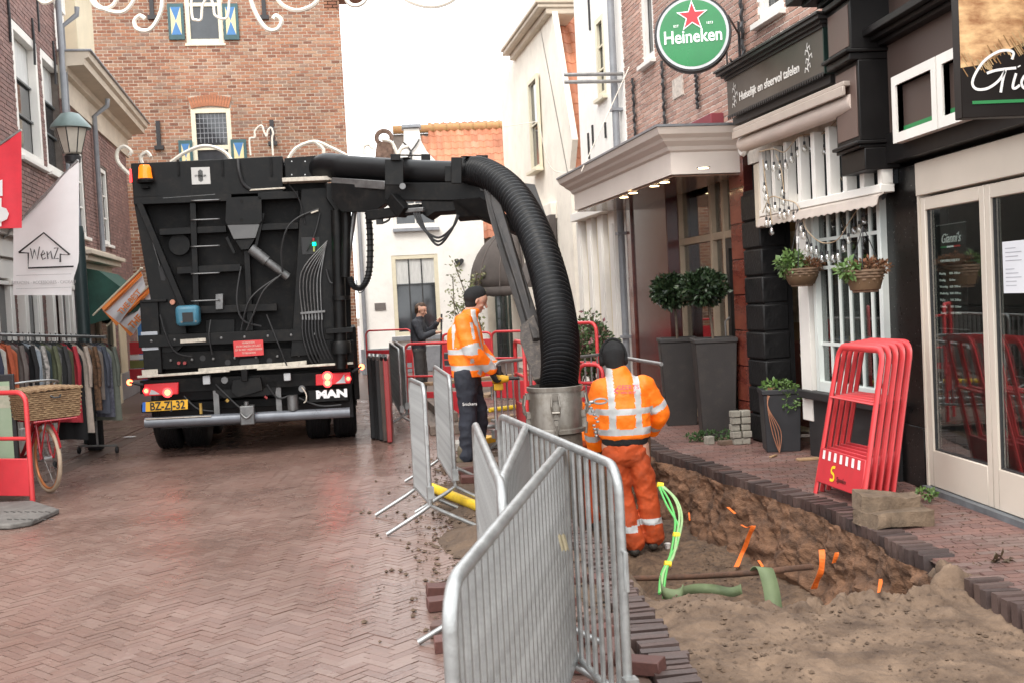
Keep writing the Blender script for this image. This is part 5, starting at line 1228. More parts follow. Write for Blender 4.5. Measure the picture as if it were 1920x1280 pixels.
# lower rear: cabinet, blue motor, signs
tbox('left_cabinet', 266, 562, 300, 700, -.3, .06, M_blk); tbox('cabinet_lip', 264, 562, 312, 567, -.1, .09, M_blk)
tbox('grey_reflector', 265, 622, 296, 656, .06, .066, mat('reflector_grey', (.35,.37,.40), .3, var=.05), 0)
tbox('pale_reflector', 266, 692, 296, 703, .06, .068, M_edge, 0)
m2 = MB(); q = tp(353, 592, .12); Rz_ = Matrix.Rotation(TANG, 3, 'Z'); m2.obox(q, (.27, .22, .24), Rz_); bm_ = m2.build('blue_motor', mat('motor_blue', (.045,.16,.23), .45, var=.15), lorry, bevel=.045)
m2 = MB(); m2.obox(tp(352, 595, .235), (.12, .02, .11), Rz_); m2.build('motor_plate', M_rub, bm_)
for dx in (-.08, .08): m2 = MB(); m2.lathe(tp(353, 592, .235) + TR.u*dx + Vector((0,0,-.07)), [(.012,0),(.01,.01)], 8, axis='Y'); m2.build('motor_bolt', M_steel, bm_)
m2 = MB(); m2.lathe(tp(323, 567, .06), [(.03,0),(.035,.03),(.02,.05)], 10, axis='Y'); m2.build('copper_cap', mat('copper_cap', (.45,.20,.13), .4, metal=.3), lorry)
tbeam('rear_beam', (262, 640), (655, 624), .14, .16, .0, M_blk); tbeam('pale_tag_bar', (338, 640), (386, 637), .045, .02, .1, M_edge)
tbeam('lower_beam', (300, 676), (660, 662), .2, .12, -.05, M_blk2)
for px, py in ((380, 671), (427, 679), (505, 676), (554, 661), (625, 660)):
    m2 = MB(); m2.lathe(tp(px, py, .015), [(.035,0),(.035,.012)], 14, axis='Y'); m2.build('round_hole_ring', M_rub, lorry)
tpoly('oval_slot', [(450, 672), (484, 669), (487, 678), (482, 684), (452, 686), (448, 680)], .012, .02, M_rub)
red = tbox('red_warning_plate', 438, 638, 494, 667, .085, .095, mat('warning_red', (.55,.045,.045), .45, var=.1), .003)
c = T(466, 652, .1); M_wt = mat('faded_print', (.70,.50,.42), .6)
for k, s_ in enumerate(('VERBODEN', 'ZICH ONDER DE LAST', 'OF IN HET WERKGEBIED', 'TE BEGEVEN')): text(s_, TR.P(c[0], .098, c[1] + .062 - k*.04), TR.u + Vector((0,0,.0)), (0,0,1), .034, M_wt, red, sx=.85)
for px in (325, 336): m2 = MB(); m2.lathe(tp(px+10, 680, .06), [(.02,0),(.018,.05)], 10, axis='Y'); m2.build('red_coupling', mat('dull_red', (0,0,0)), lorry)
# pale step bars
tbeam('pale_bar', (258, 706), (431, 694), .028, .06, .14, M_edge); tbeam('pale_bar', (482, 691), (662, 680), .028, .06, .14, M_edge)
tbeam('pale_bar', (372, 694), (530, 683), .05, .03, .06, M_edge); tbeam('pale_bar', (530, 683), (575, 679), .05, .03, .07, M_edge)
tbeam('light_carrier', (264, 725), (662, 706), .16, .10, -.02, M_blk2)
def tail(px0, px1, py0, py1, flip):
    l = tpoly('tail_light', [(px0, py0+2), (px1, py0-2), (px1, py1-3), (px0, py1+1)], .03, .09, mat('tail_red', (.42,.02,.03), .15, var=.1, emit=(1,.02,.02), est=.12), .008)
    a, b = (px0+10, px0+30) if not flip else (px1-28, px1-9)
    tpoly('clear_lens', [(a, py1-2), (a+3, (py0+py1)/2), (a+9, (py0+py1)/2+2), (b, py1-3)] if not flip else [(a, py1-3), (b-9, (py0+py1)/2), (b-3, py0+2), (b, py1-4)], .088, .094, mat('clear_lens', (.45,.45,.46), .2), 0, l)
    return l
Mg = mat('lamp_glow', (1,.25,.1), .3, emit=(1,.10,.03), est=7); Mg2 = mat('lamp_red_glow', (1,.05,.05), .3, emit=(1,.03,.03), est=3)
L1 = tail(270, 334, 718, 741, False); L2 = tail(592, 657, 699, 721, True)
for (px, py, r, L_) in ((274, 732, .022, L1), (314, 735, .035, L1), (614, 705, .038, L2), (614, 717, .032, L2), (653, 709, .020, L2)):
    m2 = MB(); m2.lathe(tp(px, py, .096), [(r*1.7,0),(r*1.6,.004)], 14, axis='Y'); m2.build('lamp_halo', Mg2, L_); m2 = MB(); m2.lathe(tp(px, py, .10), [(r,0),(r*.9,.006)], 14, axis='Y'); m2.build('lamp_bulb', Mg, L_)
for (a, b) in (((268, 716), (243, 716)), ((660, 694), (678, 687))):
    ttube('marker_arm', [(a[0], a[1]+(5 if a[0] < 300 else 2), .05), (b[0], b[1], .05)], .018, M_rub); m2 = MB(); m2.lathe(tp(b[0], b[1], .06), [(.035,0),(.03,.03)], 12, axis='Y'); m2.build('marker_lamp', Mg, lorry)
# number plate
pl_ = tpoly('number_plate', [(272, 753), (352, 748), (352, 766), (272, 771)], .10, .106, mat('plate_yellow', (.78,.42,.02), .4, var=.04), 0)
tpoly('plate_blue_band', [(267, 753.5), (273, 753), (273, 771), (267, 771)], .10, .107, mat('plate_blue', (.03,.14,.5), .4), 0, pl_)
q = tp(314, 760, .11); d = (tp(352, 757, .11) - tp(272, 762, .11)).normalized(); text('BZ-ZJ-32', q, d, Vector((0,0,1)) - d*d.z, .135, mat('plate_black', (.01,.01,.01), .4), pl_, bold=.003, sx=.80)
tbox('maker_panel', 578, 729, 652, 752, -.05, .06, M_blk)
q = tp(622, 738, .066); text('MAN', q, d, Vector((0,0,1)) - d*d.z, .125, mat('chrome_letter', (.75,.75,.76), .3, var=.02), lorry, bold=.008, sx=1.35, ext=.008)
# underrun bumper, hitch, silencer, clutter
m2 = MB(); a, b_ = tp(272, 792, .06), tp(656, 772, .06); m2.tube([a, b_], .062, 18); m2.build('underrun_bar', mat('bumper_grey', (.16,.17,.19), .30, metal=.3, var=.2, vs=6), lorry, smooth=True)
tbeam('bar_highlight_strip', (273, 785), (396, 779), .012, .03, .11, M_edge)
for px in (404, 521): tbeam('bar_bracket', (px, 722), (px+4, 782), .07, .05, .0, M_steel)
tbeam('chassis_beam', (272, 762), (655, 742), .10, .5, -.4, M_blk2)
tpoly('hitch_plate', [(405, 718), (520, 712), (516, 738), (490, 742), (420, 746), (404, 735)], -.1, .03, M_blk)
tpoly('hitch_jaw', [(436, 712), (488, 706), (493, 730), (470, 738), (447, 744), (433, 735)], .0, .12, M_blk); tbox('hitch_post', 452, 692, 464, 714, .0, .16, M_blk2)
tbox('tow_ball_housing', 450, 760, 477, 796, .0, .2, M_steel, .012); ttube('hitch_pin', [(462, 752, .1), (462, 765, .1)], .03, M_steel); ttube('pintle', [(452, 775, .2), (462, 783, .24), (472, 775, .2)], .016, M_steel)
for px, py in ((421, 712), (566, 728)): m2 = MB(); m2.lathe(tp(px, py, .06), [(.04,0),(.045,.02),(.03,.03)], 14, axis='Y'); m2.build('air_coupling', M_steel, lorry)
tbox('white_socket', 380, 704, 394, 720, .05, .12, mat('socket_grey', (.4,.41,.42), .5)); tbox('white_socket', 532, 699, 545, 713, .05, .12, mat('socket_grey', (0,0,0)))
ttube('cream_tank', [(548, 740, .05), (550, 768, .05)], .065, M_steel, 14); ttube('loop_hose', [(566, 725, .08), (574, 738, .1), (574, 750, .1), (570, 754, .08)], .008, M_edge)
ttube('yellow_tag', [(376, 755, .04), (377, 775, .04)], .018, mat('dull_yellow', (.35,.22,.05), .6)); ttube('red_valve', [(496, 742, .05), (501, 746, .05)], .016, mat('dull_red', (0,0,0)))
ttube('brass_valve', [(424, 748, .05), (428, 752, .05)], .02, mat('dull_yellow', (0,0,0)))
for pl in ([(404, 720, .03), (440, 755, .06), (452, 765, .1)], [(500, 720, .05), (520, 745, .05), (540, 742, .03)], [(345, 742, .0), (370, 765, .03), (400, 770, .0)], [(560, 745, .05), (600, 760, .05), (640, 758, .05)]): ttube('brake_hose', pl, .012, M_rub, 6)
for k in range(9):
    for (a, b) in (((262,640),(655,624)), ((300,676),(660,662))): t_ = (k+.5)/9; q = tp(lerp(a[0],b[0],t_), lerp(a[1],b[1],t_), .075 if a[0] < 300 else .02); m2 = MB(); m2.lathe(q, [(.017,-.005),(.017,.008),(.008,.014)], 6, axis='Y', R=Matrix.Rotation(RAD(180), 3, 'Z')); m2.build('bolt', M_steel, lorry)
for pl in ([(500, 590, .06), (520, 640, .1), (540, 690, .08)], [(395, 600, .05), (392, 630, .1), (398, 664, .08)], [(300, 590, .08), (312, 630, .1), (330, 660, .08), (360, 668, .08)], [(600, 400, .08), (590, 440, .1), (575, 470, .08)], [(536, 340, .1), (560, 372, .1), (572, 420, .08)]): ttube('hose', pl, .009, M_rub, 6)
tpoly('inspection_hatch', [(385, 600), (440, 598), (440, 632), (386, 634)], -.16, -.13, M_blk); tpoly('bracket', [(404, 552), (418, 551), (418, 580), (404, 581)], -.1, .05, M_steel)
tbeam('pale_tag_bar', (305, 372), (404, 365), .012, .02, .05, M_steel); tbeam('panel_edge', (264, 382), (300, 500), .012, .02, .03, M_steel)
# tailboard underside, mudguards, wheels
m2 = MB(); m2.fbox(TR, T(290, 800)[0], T(664, 790)[0], -.52, -.46, .32, 1.15); m2.build('mud_flap', M_rub, lorry)
m2 = MB(); m2.fbox(TR, -1.1, 1.2, -6.0, -.25, .95, 1.15); m2.build('chassis', M_blk2, lorry)
def wheel(u, oc, wdt):
    m2 = MB(); c = TR.P(u, oc, .52); pr = [(.30,-wdt/2),(.46,-wdt/2),(.505,-wdt/2+.02),(.52,-wdt/2+.05)]
    k = 5
    for i in range(k): z0 = -wdt/2+.05+(wdt-.1)*i/k; z1 = z0 + (wdt-.1)/k; pr += [(.52, z0+.004), (.52, z1-.018), (.505, z1-.016), (.505, z1-.002)]
    pr += [(.52,wdt/2-.05),(.505,wdt/2-.02),(.46,wdt/2),(.30,wdt/2)]
    m2.lathe(c, pr, 40, axis='X', R=Matrix.Rotation(TANG, 3, 'Z')); w__ = m2.build('wheel', M_rub, lorry, smooth=True)
    m2 = MB(); m2.lathe(c, [(.29,-wdt/2+.03),(.29,wdt/2-.03)], 20, axis='X', R=Matrix.Rotation(TANG, 3, 'Z')); m2.lathe(c, [(.12,-wdt/2-.02),(.12,wdt/2+.02)], 12, axis='X', R=Matrix.Rotation(TANG, 3, 'Z')); m2.build('rim', M_steel, w__)
uL, uR = T(290, 830, -.9)[0] + .02, T(673, 815, -.9)[0] - .02
for oc in (-1.15, -2.5):
    for u in (uL+.15, uL+.5, uR-.15, uR-.5): wheel(u, oc, .30)
m2 = MB(); m2.fbox(TR, T(664, 740)[0]+.0, T(672, 740)[0]+.02, -1.8, -.3, .55, 1.45); m2.build('mudguard', M_blk2, lorry, bevel=.01); m2 = MB(); m2.fbox(TR, T(270, 740)[0], T(276, 740)[0], -1.8, -.3, .9, 1.2); m2.build('mudguard', M_blk2, lorry, bevel=.01)
tbox('right_edge_plate', 648, 650, 662, 682, -.1, .03, M_edge, .003)
# front part of the lorry, hidden behind
m2 = MB(); m2.fbox(TR, -1.2, 1.2, -9.2, -6.8, .6, 3.0); m2.build('cab', M_blk, lorry, bevel=.12)
for u in (-1.0, 1.05): wheel(u, -7.8, .32)
# ---- boom: rigid suction pipe, arms, hydraulics
W = lambda px, py, D: at(px, py, D=D)
pth = bez([W(596, 322, 13.35), W(612, 312, 13.2), (W(645, 315, 13.0)), W(700, 319, 12.8), W(790, 325, 12.45), W(870, 328, 12.2)], 6)
m2 = MB(); m2.tube(pth, [.13, .135, .15] + [.158]*10 + [.148]*(len(pth)-13), 20); m2.build('suction_pipe', mat('pipe_black', (.005,.005,.0055), .42, spec=.22, var=.2, vs=4, bump=.1, bs=15), lorry, smooth=True)
m2 = MB()
for (px, py, D) in ((637, 317, 13.05), (757, 322, 12.6)): c = W(px, py, D); a = W(px+6, py, D-.03); m2.tube([c, a], .163, 20)
m2.build('pipe_collar', M_blk2, lorry, smooth=True)
hp = bez([W(862, 325, 12.25), W(905, 324, 11.9), W(957, 360, 11.2), W(998, 428, 10.4), W(1027, 512, 9.7), W(1045, 600, 9.2), W(1051, 670, 8.9), W(1046, 735, 8.74)], 54)
rr = []
for k in range(len(hp)): ph = k % 5; rr.append((.163, .167, .162, .147, .141)[ph]*lerp(1, .93, sstep(.75, 1, k/len(hp))))
m2 = MB(); m2.tube(hp, rr, 22); m2.build('suction_hose', mat('hose_rubber', (.004,.0042,.005), .42, var=.4, vs=6, dirt=.035, spec=.22), lorry, smooth=True)
def wbox(name, a, b, wd, dp, m=None, up=(0,0,1)):
    m2 = MB(); m2.beam(W(*a), W(*b), wd, dp, up); return m2.build(name, m or M_blk, lorry, bevel=.008)
M_arm = mat('arm_black_muddy', (.009,.008,.008), .6, col2=(.022,.015,.011), vs=3.5, dirt=.2, bump=.2)
def wpoly(name, pts, th, m=None):
    P = [W(*p) for p in pts]; nrm = (P[1]-P[0]).cross(P[2]-P[0]).normalized(); m2 = MB(); m2.prism(P, nrm*th); return m2.build(name, m or M_blk, lorry, bevel=.005)
wbox('upper_arm', (728, 361, 12.55), (925, 361, 12.0), .20, .16, up=(0,1,0) )
wpoly('arm_plate', [(620, 343, 12.9), (735, 350, 12.5), (738, 372, 12.5), (700, 398, 12.6), (640, 398, 12.85), (622, 372, 12.9)], .10)
wbox('pale_edge', (622, 341, 12.95), (722, 348, 12.5), .02, .1, M_steel)
for (x0, x1, y0, y1, D) in ((722, 757, 300, 348, 12.25), (733, 751, 290, 302, 12.2), (846, 866, 296, 345, 11.85), (834, 848, 312, 342, 11.9)):
    wpoly('pipe_clamp_plate', [(x0, y1, D), (x1, y1, D), (x1, y0, D), (x0, y0, D)], .03)
for (x0, x1, y, D0, D1) in ((735, 790, 291, 12.25, 12.9), (868, 910, 294, 11.9, 12.5)):
    wbox('clamp_strap', (x0, y, D0), (x1, y+1, D1), .06, .012)
for (x0, x1, y0, y1, D) in ((790, 807, 290, 305, 12.85), (893, 915, 292, 306, 12.4)): wpoly('clamp_back_plate', [(x0, y1, D), (x1, y1, D), (x1, y0, D), (x0, y0, D)], .03)
for (px, py) in ((755, 350), (905, 353)): m2 = MB(); c = W(px, py, 12.2 if px < 800 else 11.85); m2.lathe(c, [(.035,-.03),(.035,.03)], 12, axis='Y'); m2.build('pivot_bolt', M_steel, lorry)
wpoly('arm_box', [(790, 374, 12.3), (868, 374, 12.1), (860, 395, 12.1), (815, 398, 12.2), (800, 408, 12.25), (790, 400, 12.3)], .16, M_blk2)
wpoly('arm_hanger', [(848, 374, 12.0), (900, 370, 11.8), (985, 425, 11.2), (975, 440, 11.2), (895, 405, 11.9), (856, 408, 12.0)], .08)
wbox('arm_cylinder', (690, 405, 12.5), (790, 392, 12.3), .11, .11, M_blk2); wbox('arm_rod', (735, 398, 12.4), (795, 393, 12.2), .05, .05, M_steel)
wbox('joint_block', (735, 372, 12.4), (760, 400, 12.3), .14, .14, M_blk2)
for k in range(3):
    m2 = MB(); m2.tube(bez([W(776+k*5, 400, 12.2), W(792+k*4, 428+k*4, 12.1), W(822, 446+k*7, 12.0), W(850-k*2, 425+k*4, 11.9), W(860-k, 404, 11.9)], 8), .013, 6); m2.build('hanging_hose', M_rub, lorry, smooth=True)
m2 = MB(); m2.tube(bez([W(700, 405, 12.5), W(715, 418, 12.5), W(730, 412, 12.4), W(728, 402, 12.4)], 6), .012, 6); m2.build('hanging_hose', M_rub, lorry, smooth=True)
m2 = MB(); m2.obox(W(712, 416, 12.45), (.08,.06,.06)); m2.build('connector', M_rub, lorry)
# red and white lamp cluster plate seen under the boom
for (px, py, s_, c) in ((866, 378, 1, 0), (885, 372, 1, 0), (908, 374, 1, 1)): pass
# lower arm: two long plates either side of the hose
wpoly('lower_arm_plate', [(906, 352, 11.6), (928, 346, 11.5), (956, 440, 10.5), (990, 560, 9.6), (1018, 690, 8.95), (996, 700, 8.95), (975, 600, 9.4), (944, 500, 10.1), (915, 400, 11.2)], .06, M_arm)
wpoly('lower_arm_plate', [(980, 343, 11.7), (1003, 346, 11.7), (1066, 520, 10.1), (1088, 630, 9.35), (1070, 660, 9.3), (1046, 560, 9.8), (1000, 420, 10.9)], .04, M_arm)
wbox('lower_arm_tube', (922, 362, 11.5), (1010, 640, 9.15), .10, .08, M_arm)
m2 = MB(); m2.tube([W(945, 430, 10.8), W(978, 520, 10.0)], .028, 10); m2.build('lower_cylinder', M_steel, lorry, smooth=True)
m2 = MB(); m2.tube([W(955, 440, 10.7), W(1003, 590, 9.5)], .012, 6); m2.build('lower_pipe', mat('rusty_pipe', (.22,.13,.08), .6), lorry, smooth=True)
wpoly('arm_knuckle', [(975, 612, 9.35), (1000, 590, 9.35), (1018, 640, 9.1), (1022, 705, 8.9), (1000, 712, 8.9), (990, 680, 9.0), (975, 640, 9.25)], .10, mat('muddy_black', (.05,.04,.035), .8, var=.6, vs=9, dirt=.8, bump=.6))
m2 = MB(); m2.tube(bez([W(938, 438, 10.9), W(934, 460, 10.9), (W(944, 475, 10.8)), W(950, 450, 10.7)], 5), .012, 6); m2.build('hanging_hose', M_rub, lorry, smooth=True)
# nozzle drum on the end of the hose
NZ = W(1040, 725, 8.72); NZ.z = at(1040, 725, D=8.72).z
M_drum = mat('scuffed_steel', (.30,.28,.25), .38, metal=.7, col2=(.13,.11,.09), vs=4, dirt=.7, bump=.15, bs=30, stretch=(1,1,.4))
ztop = NZ.z + .01; zbot = at(1045, 806, D=8.72).z
m2 = MB(); m2.lathe(Vector((NZ.x, NZ.y, 0)), [(.19,ztop-.03),(.225,ztop-.03),(.225,ztop),(.215,ztop+.005),(.205,ztop-.025),(.215,ztop-.05),(.213,zbot+.03),(.225,zbot+.02),(.225,zbot-.01),(.19,zbot-.02)], 40)
drum = m2.build('nozzle_drum', M_drum, lorry, smooth=True)
m2 = MB(); m2.lathe(Vector((NZ.x, NZ.y, 0)), [(.19,zbot-.02),(.20,zbot-.03),(.205,zbot-.35),(.195,zbot-.37),(.195,-.78),(.175,-.78)], 32); m2.build('nozzle_tube', mat('muddy_tube', (.085,.065,.05), .6, var=.5, vs=6, dirt=.7, bump=.3), lorry, smooth=True)
dirn = (CO - NZ); dirn.z = 0; dirn.normalize(); sdn = Vector((-dirn.y, dirn.x, 0))
for ang in (0, 78, -78):
    dv = Matrix.Rotation(RAD(ang), 3, 'Z') @ dirn; sv = Vector((-dv.y, dv.x, 0)); c = Vector((NZ.x, NZ.y, ztop-.19)) + dv*.225
    m2 = MB(); Rm = Matrix((sv, dv, Vector((0,0,1)))).transposed()
    m2.obox(c + Vector((0,0,.12)), (.05,.03,.05), Rm); m2.obox(c + Vector((0,0,-.03)), (.06,.035,.05), Rm); m2.obox(c + Vector((0,0,-.10)), (.03,.04,.08), Rm)
    for s_ in (-.025, .025): m2.tube([c + sv*s_ + dv*.02 + Vector((0,0,.13)), c + sv*s_*1.4 + dv*.035 + Vector((0,0,.05)), c + sv*s_ + dv*.025 + Vector((0,0,-.03))], .008, 6)
    m2.tube([c + sv*-.03 + dv*.03, c + sv*.03 + dv*.03], .012, 8); m2.tube([c + dv*.02 + Vector((0,0,-.1)), c + dv*.01 + Vector((0,0,-.19))], .012, 6)
    m2.build('latch', M_drum, drum, smooth=False)
m2 = MB(); c = Vector((NZ.x, NZ.y, ztop-.15)) - sdn*0 + Vector((.235, -.02, 0)); 
m2.tube([c, c + Vector((.07,-.02,.01))], .014, 8)
ring = [c + Vector((.12 + .055*math.cos(a), -.03, .012 + .02*math.sin(a))) for a in [RAD(q) for q in range(0, 360, 30)]]; m2.tube(ring, .008, 6, closed=True); m2.build('shackle', M_galv, drum, smooth=True)
m2 = MB()
for k in range(10):
    q = c + Vector((.03 + .012*k*(1 if k < 6 else .4), -.03, -.01 - .028*k)); m2.lathe(q, [(.012,-.008),(.014,0),(.012,.008)], 6)
m2.build('chain', M_galv, drum)
# ================================================================== CROWD BARRIERS
def G(px, py_top, H_=1.1, D=None): 
    """ground point under the top rail seen at this pixel (rail height known)"""
    p = at(px, py_top, z=H_) if H_ < CAMH else at(px, py_top, D=D); return Vector((p.x, p.y, 0))
def barrier(A, B, label, H_=1.1, nb=15, r=.018, feet=(1, 1), group='galvanised crowd barriers', flare=.34):
    A = Vector(A); B = Vector(B); t = (B - A); L = t.length; t.normalize(); s_ = Vector((-t.y, t.x, 0))
    b_ = thing('crowd_barrier', label, 'barrier', (A+B)/2, math.atan2(t.y, t.x), group)
    def Q(u, z, o=0): return A + t*u + s_*o + Vector((0,0,z))
    rc = .10; z0 = .20; pts = [Q(0, z0)]
    pts.append(Q(0, H_-rc))
    for k in range(1, 6): a = math.pi/2*k/5; pts.append(Q(rc - rc*math.cos(a), H_-rc + rc*math.sin(a)))
    for k in range(0, 5): a = math.pi/2*k/5; pts.append(Q(L - rc + rc*math.sin(a), H_-rc + rc*math.cos(a)))
    pts += [Q(L, H_-rc), Q(L, z0)]
    m2 = MB(); m2.tube(pts, r, 10, caps=True); m2.build('frame', M_galv, b_, smooth=True)
    m2 = MB(); m2.tube([Q(0, z0+.012), Q(L, z0+.012)], r*.8, 8); m2.build('bottom_rail', M_galv, b_, smooth=True)
    for k in range(nb):
        u = lerp(0, L, (k+1)/(nb+1)); top = H_ if rc < u < L-rc else H_ - rc + math.sqrt(max(0, rc*rc - (rc - min(u, L-u))**2))
        m2 = MB(); m2.tube([Q(u, z0), Q(u, top)], .0105, 7, caps=False); m2.build('bar', M_galv, b_, smooth=True)
    for e, u in ((0, .0), (1, L)):
        if not feet[e]: continue
        for sg_ in (-1, 1):
            m2 = MB(); m2.tube([Q(u, z0+.10), Q(u, z0), Q(u, z0-.05, sg_*.08), Q(u, .012, sg_*flare)], .016, 8); m2.build('foot', M_galv, b_, smooth=True)
    m2 = MB(); m2.tube([Q(0, .80, 0), Q(-.045, .80, 0), Q(-.045, .66, 0)], .009, 6); m2.build('hook', M_galv, b_, smooth=True)
    m2 = MB(); m2.obox(Q(-.03, .30, 0), (.05,.05,.09), Matrix.Rotation(math.atan2(t.y, t.x), 3, 'Z')); m2.build('hook_sleeve', M_galv, b_)
    return b_
# the four nested in front
barrier(G(840, 1100), G(1056, 838), 'nearest galvanised crowd barrier, its long top tube running from the bottom centre to the right', nb=25)
barrier(G(1158, 874), G(936, 778), 'galvanised crowd barrier beside the trench with open curved near end, rightmost of the nest', nb=19)
sc_ = MB(); q_ = at(1056, 1003, D=3.95); sc_.sheet([[q_ + Vector((.007*i - .02 + .003*j, .004*(i%2), -.015*j + .008*(i%2))) for i in range(5)] for j in range(5)]); tag(sc_.build('sticker_scrap', mat('torn_sticker', (.33,.28,.18), .7, var=.3, vs=20)), 'torn yellowish sticker scrap stuck on the bars of the nested barriers', 'sticker')
barrier(G(939, 905), G(988, 797), 'galvanised crowd barrier in the middle of the nest whose tube rises to the right', nb=20)
barrier(G(942, 915), G(890, 793), 'galvanised crowd barrier nearest the worker in dark trousers, leftmost top of the nest', nb=20)
barrier(G(795, 722), G(768, 710), 'narrow looking crowd barrier standing on the brick road left of the nest', nb=15)
barrier(G(843, 706), G(814, 686), 'crowd barrier just left of the worker in dark trousers, yellow pipe at its feet', nb=15)
barrier(G(757, 652), G(741, 641), 'crowd barrier beside the stacked black mats near the lorry', nb=14)
barrier(G(747, 655), G(731, 643), 'crowd barrier leaning next to the black mats, second one by the lorry', nb=14)
M_redp = mat('red_barrier_paint', (.58,.045,.05), .4, var=.1, vs=5, dirt=.12)
M_redl = mat('red_plastic', (.52,.035,.045), .45, var=.12, vs=3, dirt=.1)
# rails lying behind the trench
barrier(G(925, 679, 1.05), G(993, 672, 1.05), 'crowd barrier crossing behind the trench left of the hose', H_=1.05, nb=5, flare=.25)
barrier(G(1060, 672, 1.02), G(1142, 662, 1.02), 'crowd barrier crossing behind the trench right of the hose', H_=1.02, nb=6, flare=.25)

mat('stripe_white', (.75,.72,.70), .5)
# red tube barriers with a plank panel at the foot
def red_barrier(A, B, label, H_=1.0, panel=.28, mid=.62, stripes=False, board=None, group='red safety barriers in the works', r=.022, zb=.10):
    A = Vector(A); B = Vector(B); t = B - A; L = t.length; t.normalize(); s_ = Vector((-t.y, t.x, 0))
    b_ = thing('red_barrier', label, 'barrier', (A+B)/2, math.atan2(t.y, t.x), group)
    Q = lambda u, z, o=0: A + t*u + s_*o + Vector((0,0,z))
    rc = .10; pts = [Q(0, 0), Q(0, H_-rc)]
    for k in range(1, 5): a = math.pi/2*k/4; pts.append(Q(rc - rc*math.cos(a), H_-rc + rc*math.sin(a)))
    for k in range(0, 4): a = math.pi/2*k/4; pts.append(Q(L - rc + rc*math.sin(a), H_-rc + rc*math.cos(a)))
    pts += [Q(L, H_-rc), Q(L, 0)]
    m2 = MB(); m2.tube(pts, r, 8); m2.build('frame', M_redp, b_, smooth=True)
    m2 = MB(); m2.tube([Q(0, mid), Q(L, mid)], r*.8, 8); m2.build('middle_rail', M_redp, b_, smooth=True)
    Rm = Matrix((t, s_, Vector((0,0,1)))).transposed()
    m2 = MB(); m2.obox(Q(L/2, zb + panel/2), (L-.03, .03, panel), Rm); pn_ = m2.build('toe_board', M_redl, b_, bevel=.006)
    if stripes:
        nS = 8
        for k in range(nS):
            m2 = MB(); u = lerp(.08, L-.10, k/(nS-1))
            for o in (-1, 1): m2.obox(Q(u, zb + panel - .055, o*.017), (.035, .003, .07), Rm)
            m2.build('white_stripe', mat('stripe_white', (.75,.72,.70), .5), pn_)
    if board:
        for (z0, z1, c) in board:
            m2 = MB(); m2.obox(Q(L/2, (z0+z1)/2, .0), (L*.98, .025, z1-z0), Rm); m2.build('board', [M_redl, mat('board_dark', (.05,.05,.055), .5), mat('board_white', (.7,.68,.66), .5)][c], b_, bevel=.004)
    return b_
def GD(px, D): p = at(px, 700, D=D); return Vector((p.x, p.y, 0))
red_barrier(GD(762, 17.0), GD(872, 16.6), 'red tube barrier with broad red toe board before the man in dark jacket', H_=1.08, panel=.34, zb=.0, mid=.58)
red_barrier(GD(833, 20.5), GD(925, 20.2), 'red and dark striped plank barrier behind the man in the dark jacket', H_=1.1, board=[(.76,.98,0),(.52,.74,1),(.28,.50,0)], panel=.1)
red_barrier(GD(690, 21), GD(775, 20.5), 'thin red tube barrier against the white house, left end', H_=1.22, panel=.25, zb=.6, mid=.5, r=.016)
red_barrier(GD(925, 15.5), GD(1002, 15.0), 'red tube barrier with a toe board behind the arm, by the dark green door', H_=1.25, panel=.25, zb=.32, mid=.88, r=.018)
red_barrier(GD(968, 11.9), GD(985, 11.2), 'narrow upright red tube barrier just left of the hose', H_=1.25, panel=.3, zb=.3, mid=.9)
red_barrier(GD(1068, 13.0), GD(1122, 12.6), 'red tube barrier with rounded corner right of the hose in front of the bushes', H_=1.38, panel=.3, zb=.35, mid=.92)
red_barrier(GD(1085, 12.0), GD(1130, 11.8), 'low red barrier standing by the terracotta pots right of the hose', H_=.95, panel=.3, zb=.3, mid=.75)
red_barrier(GD(-120, 10.7), GD(45, 10.35), 'red tube barrier at the left edge in front of the bicycle', H_=1.06, panel=.36, mid=.62, zb=.07, r=.024)

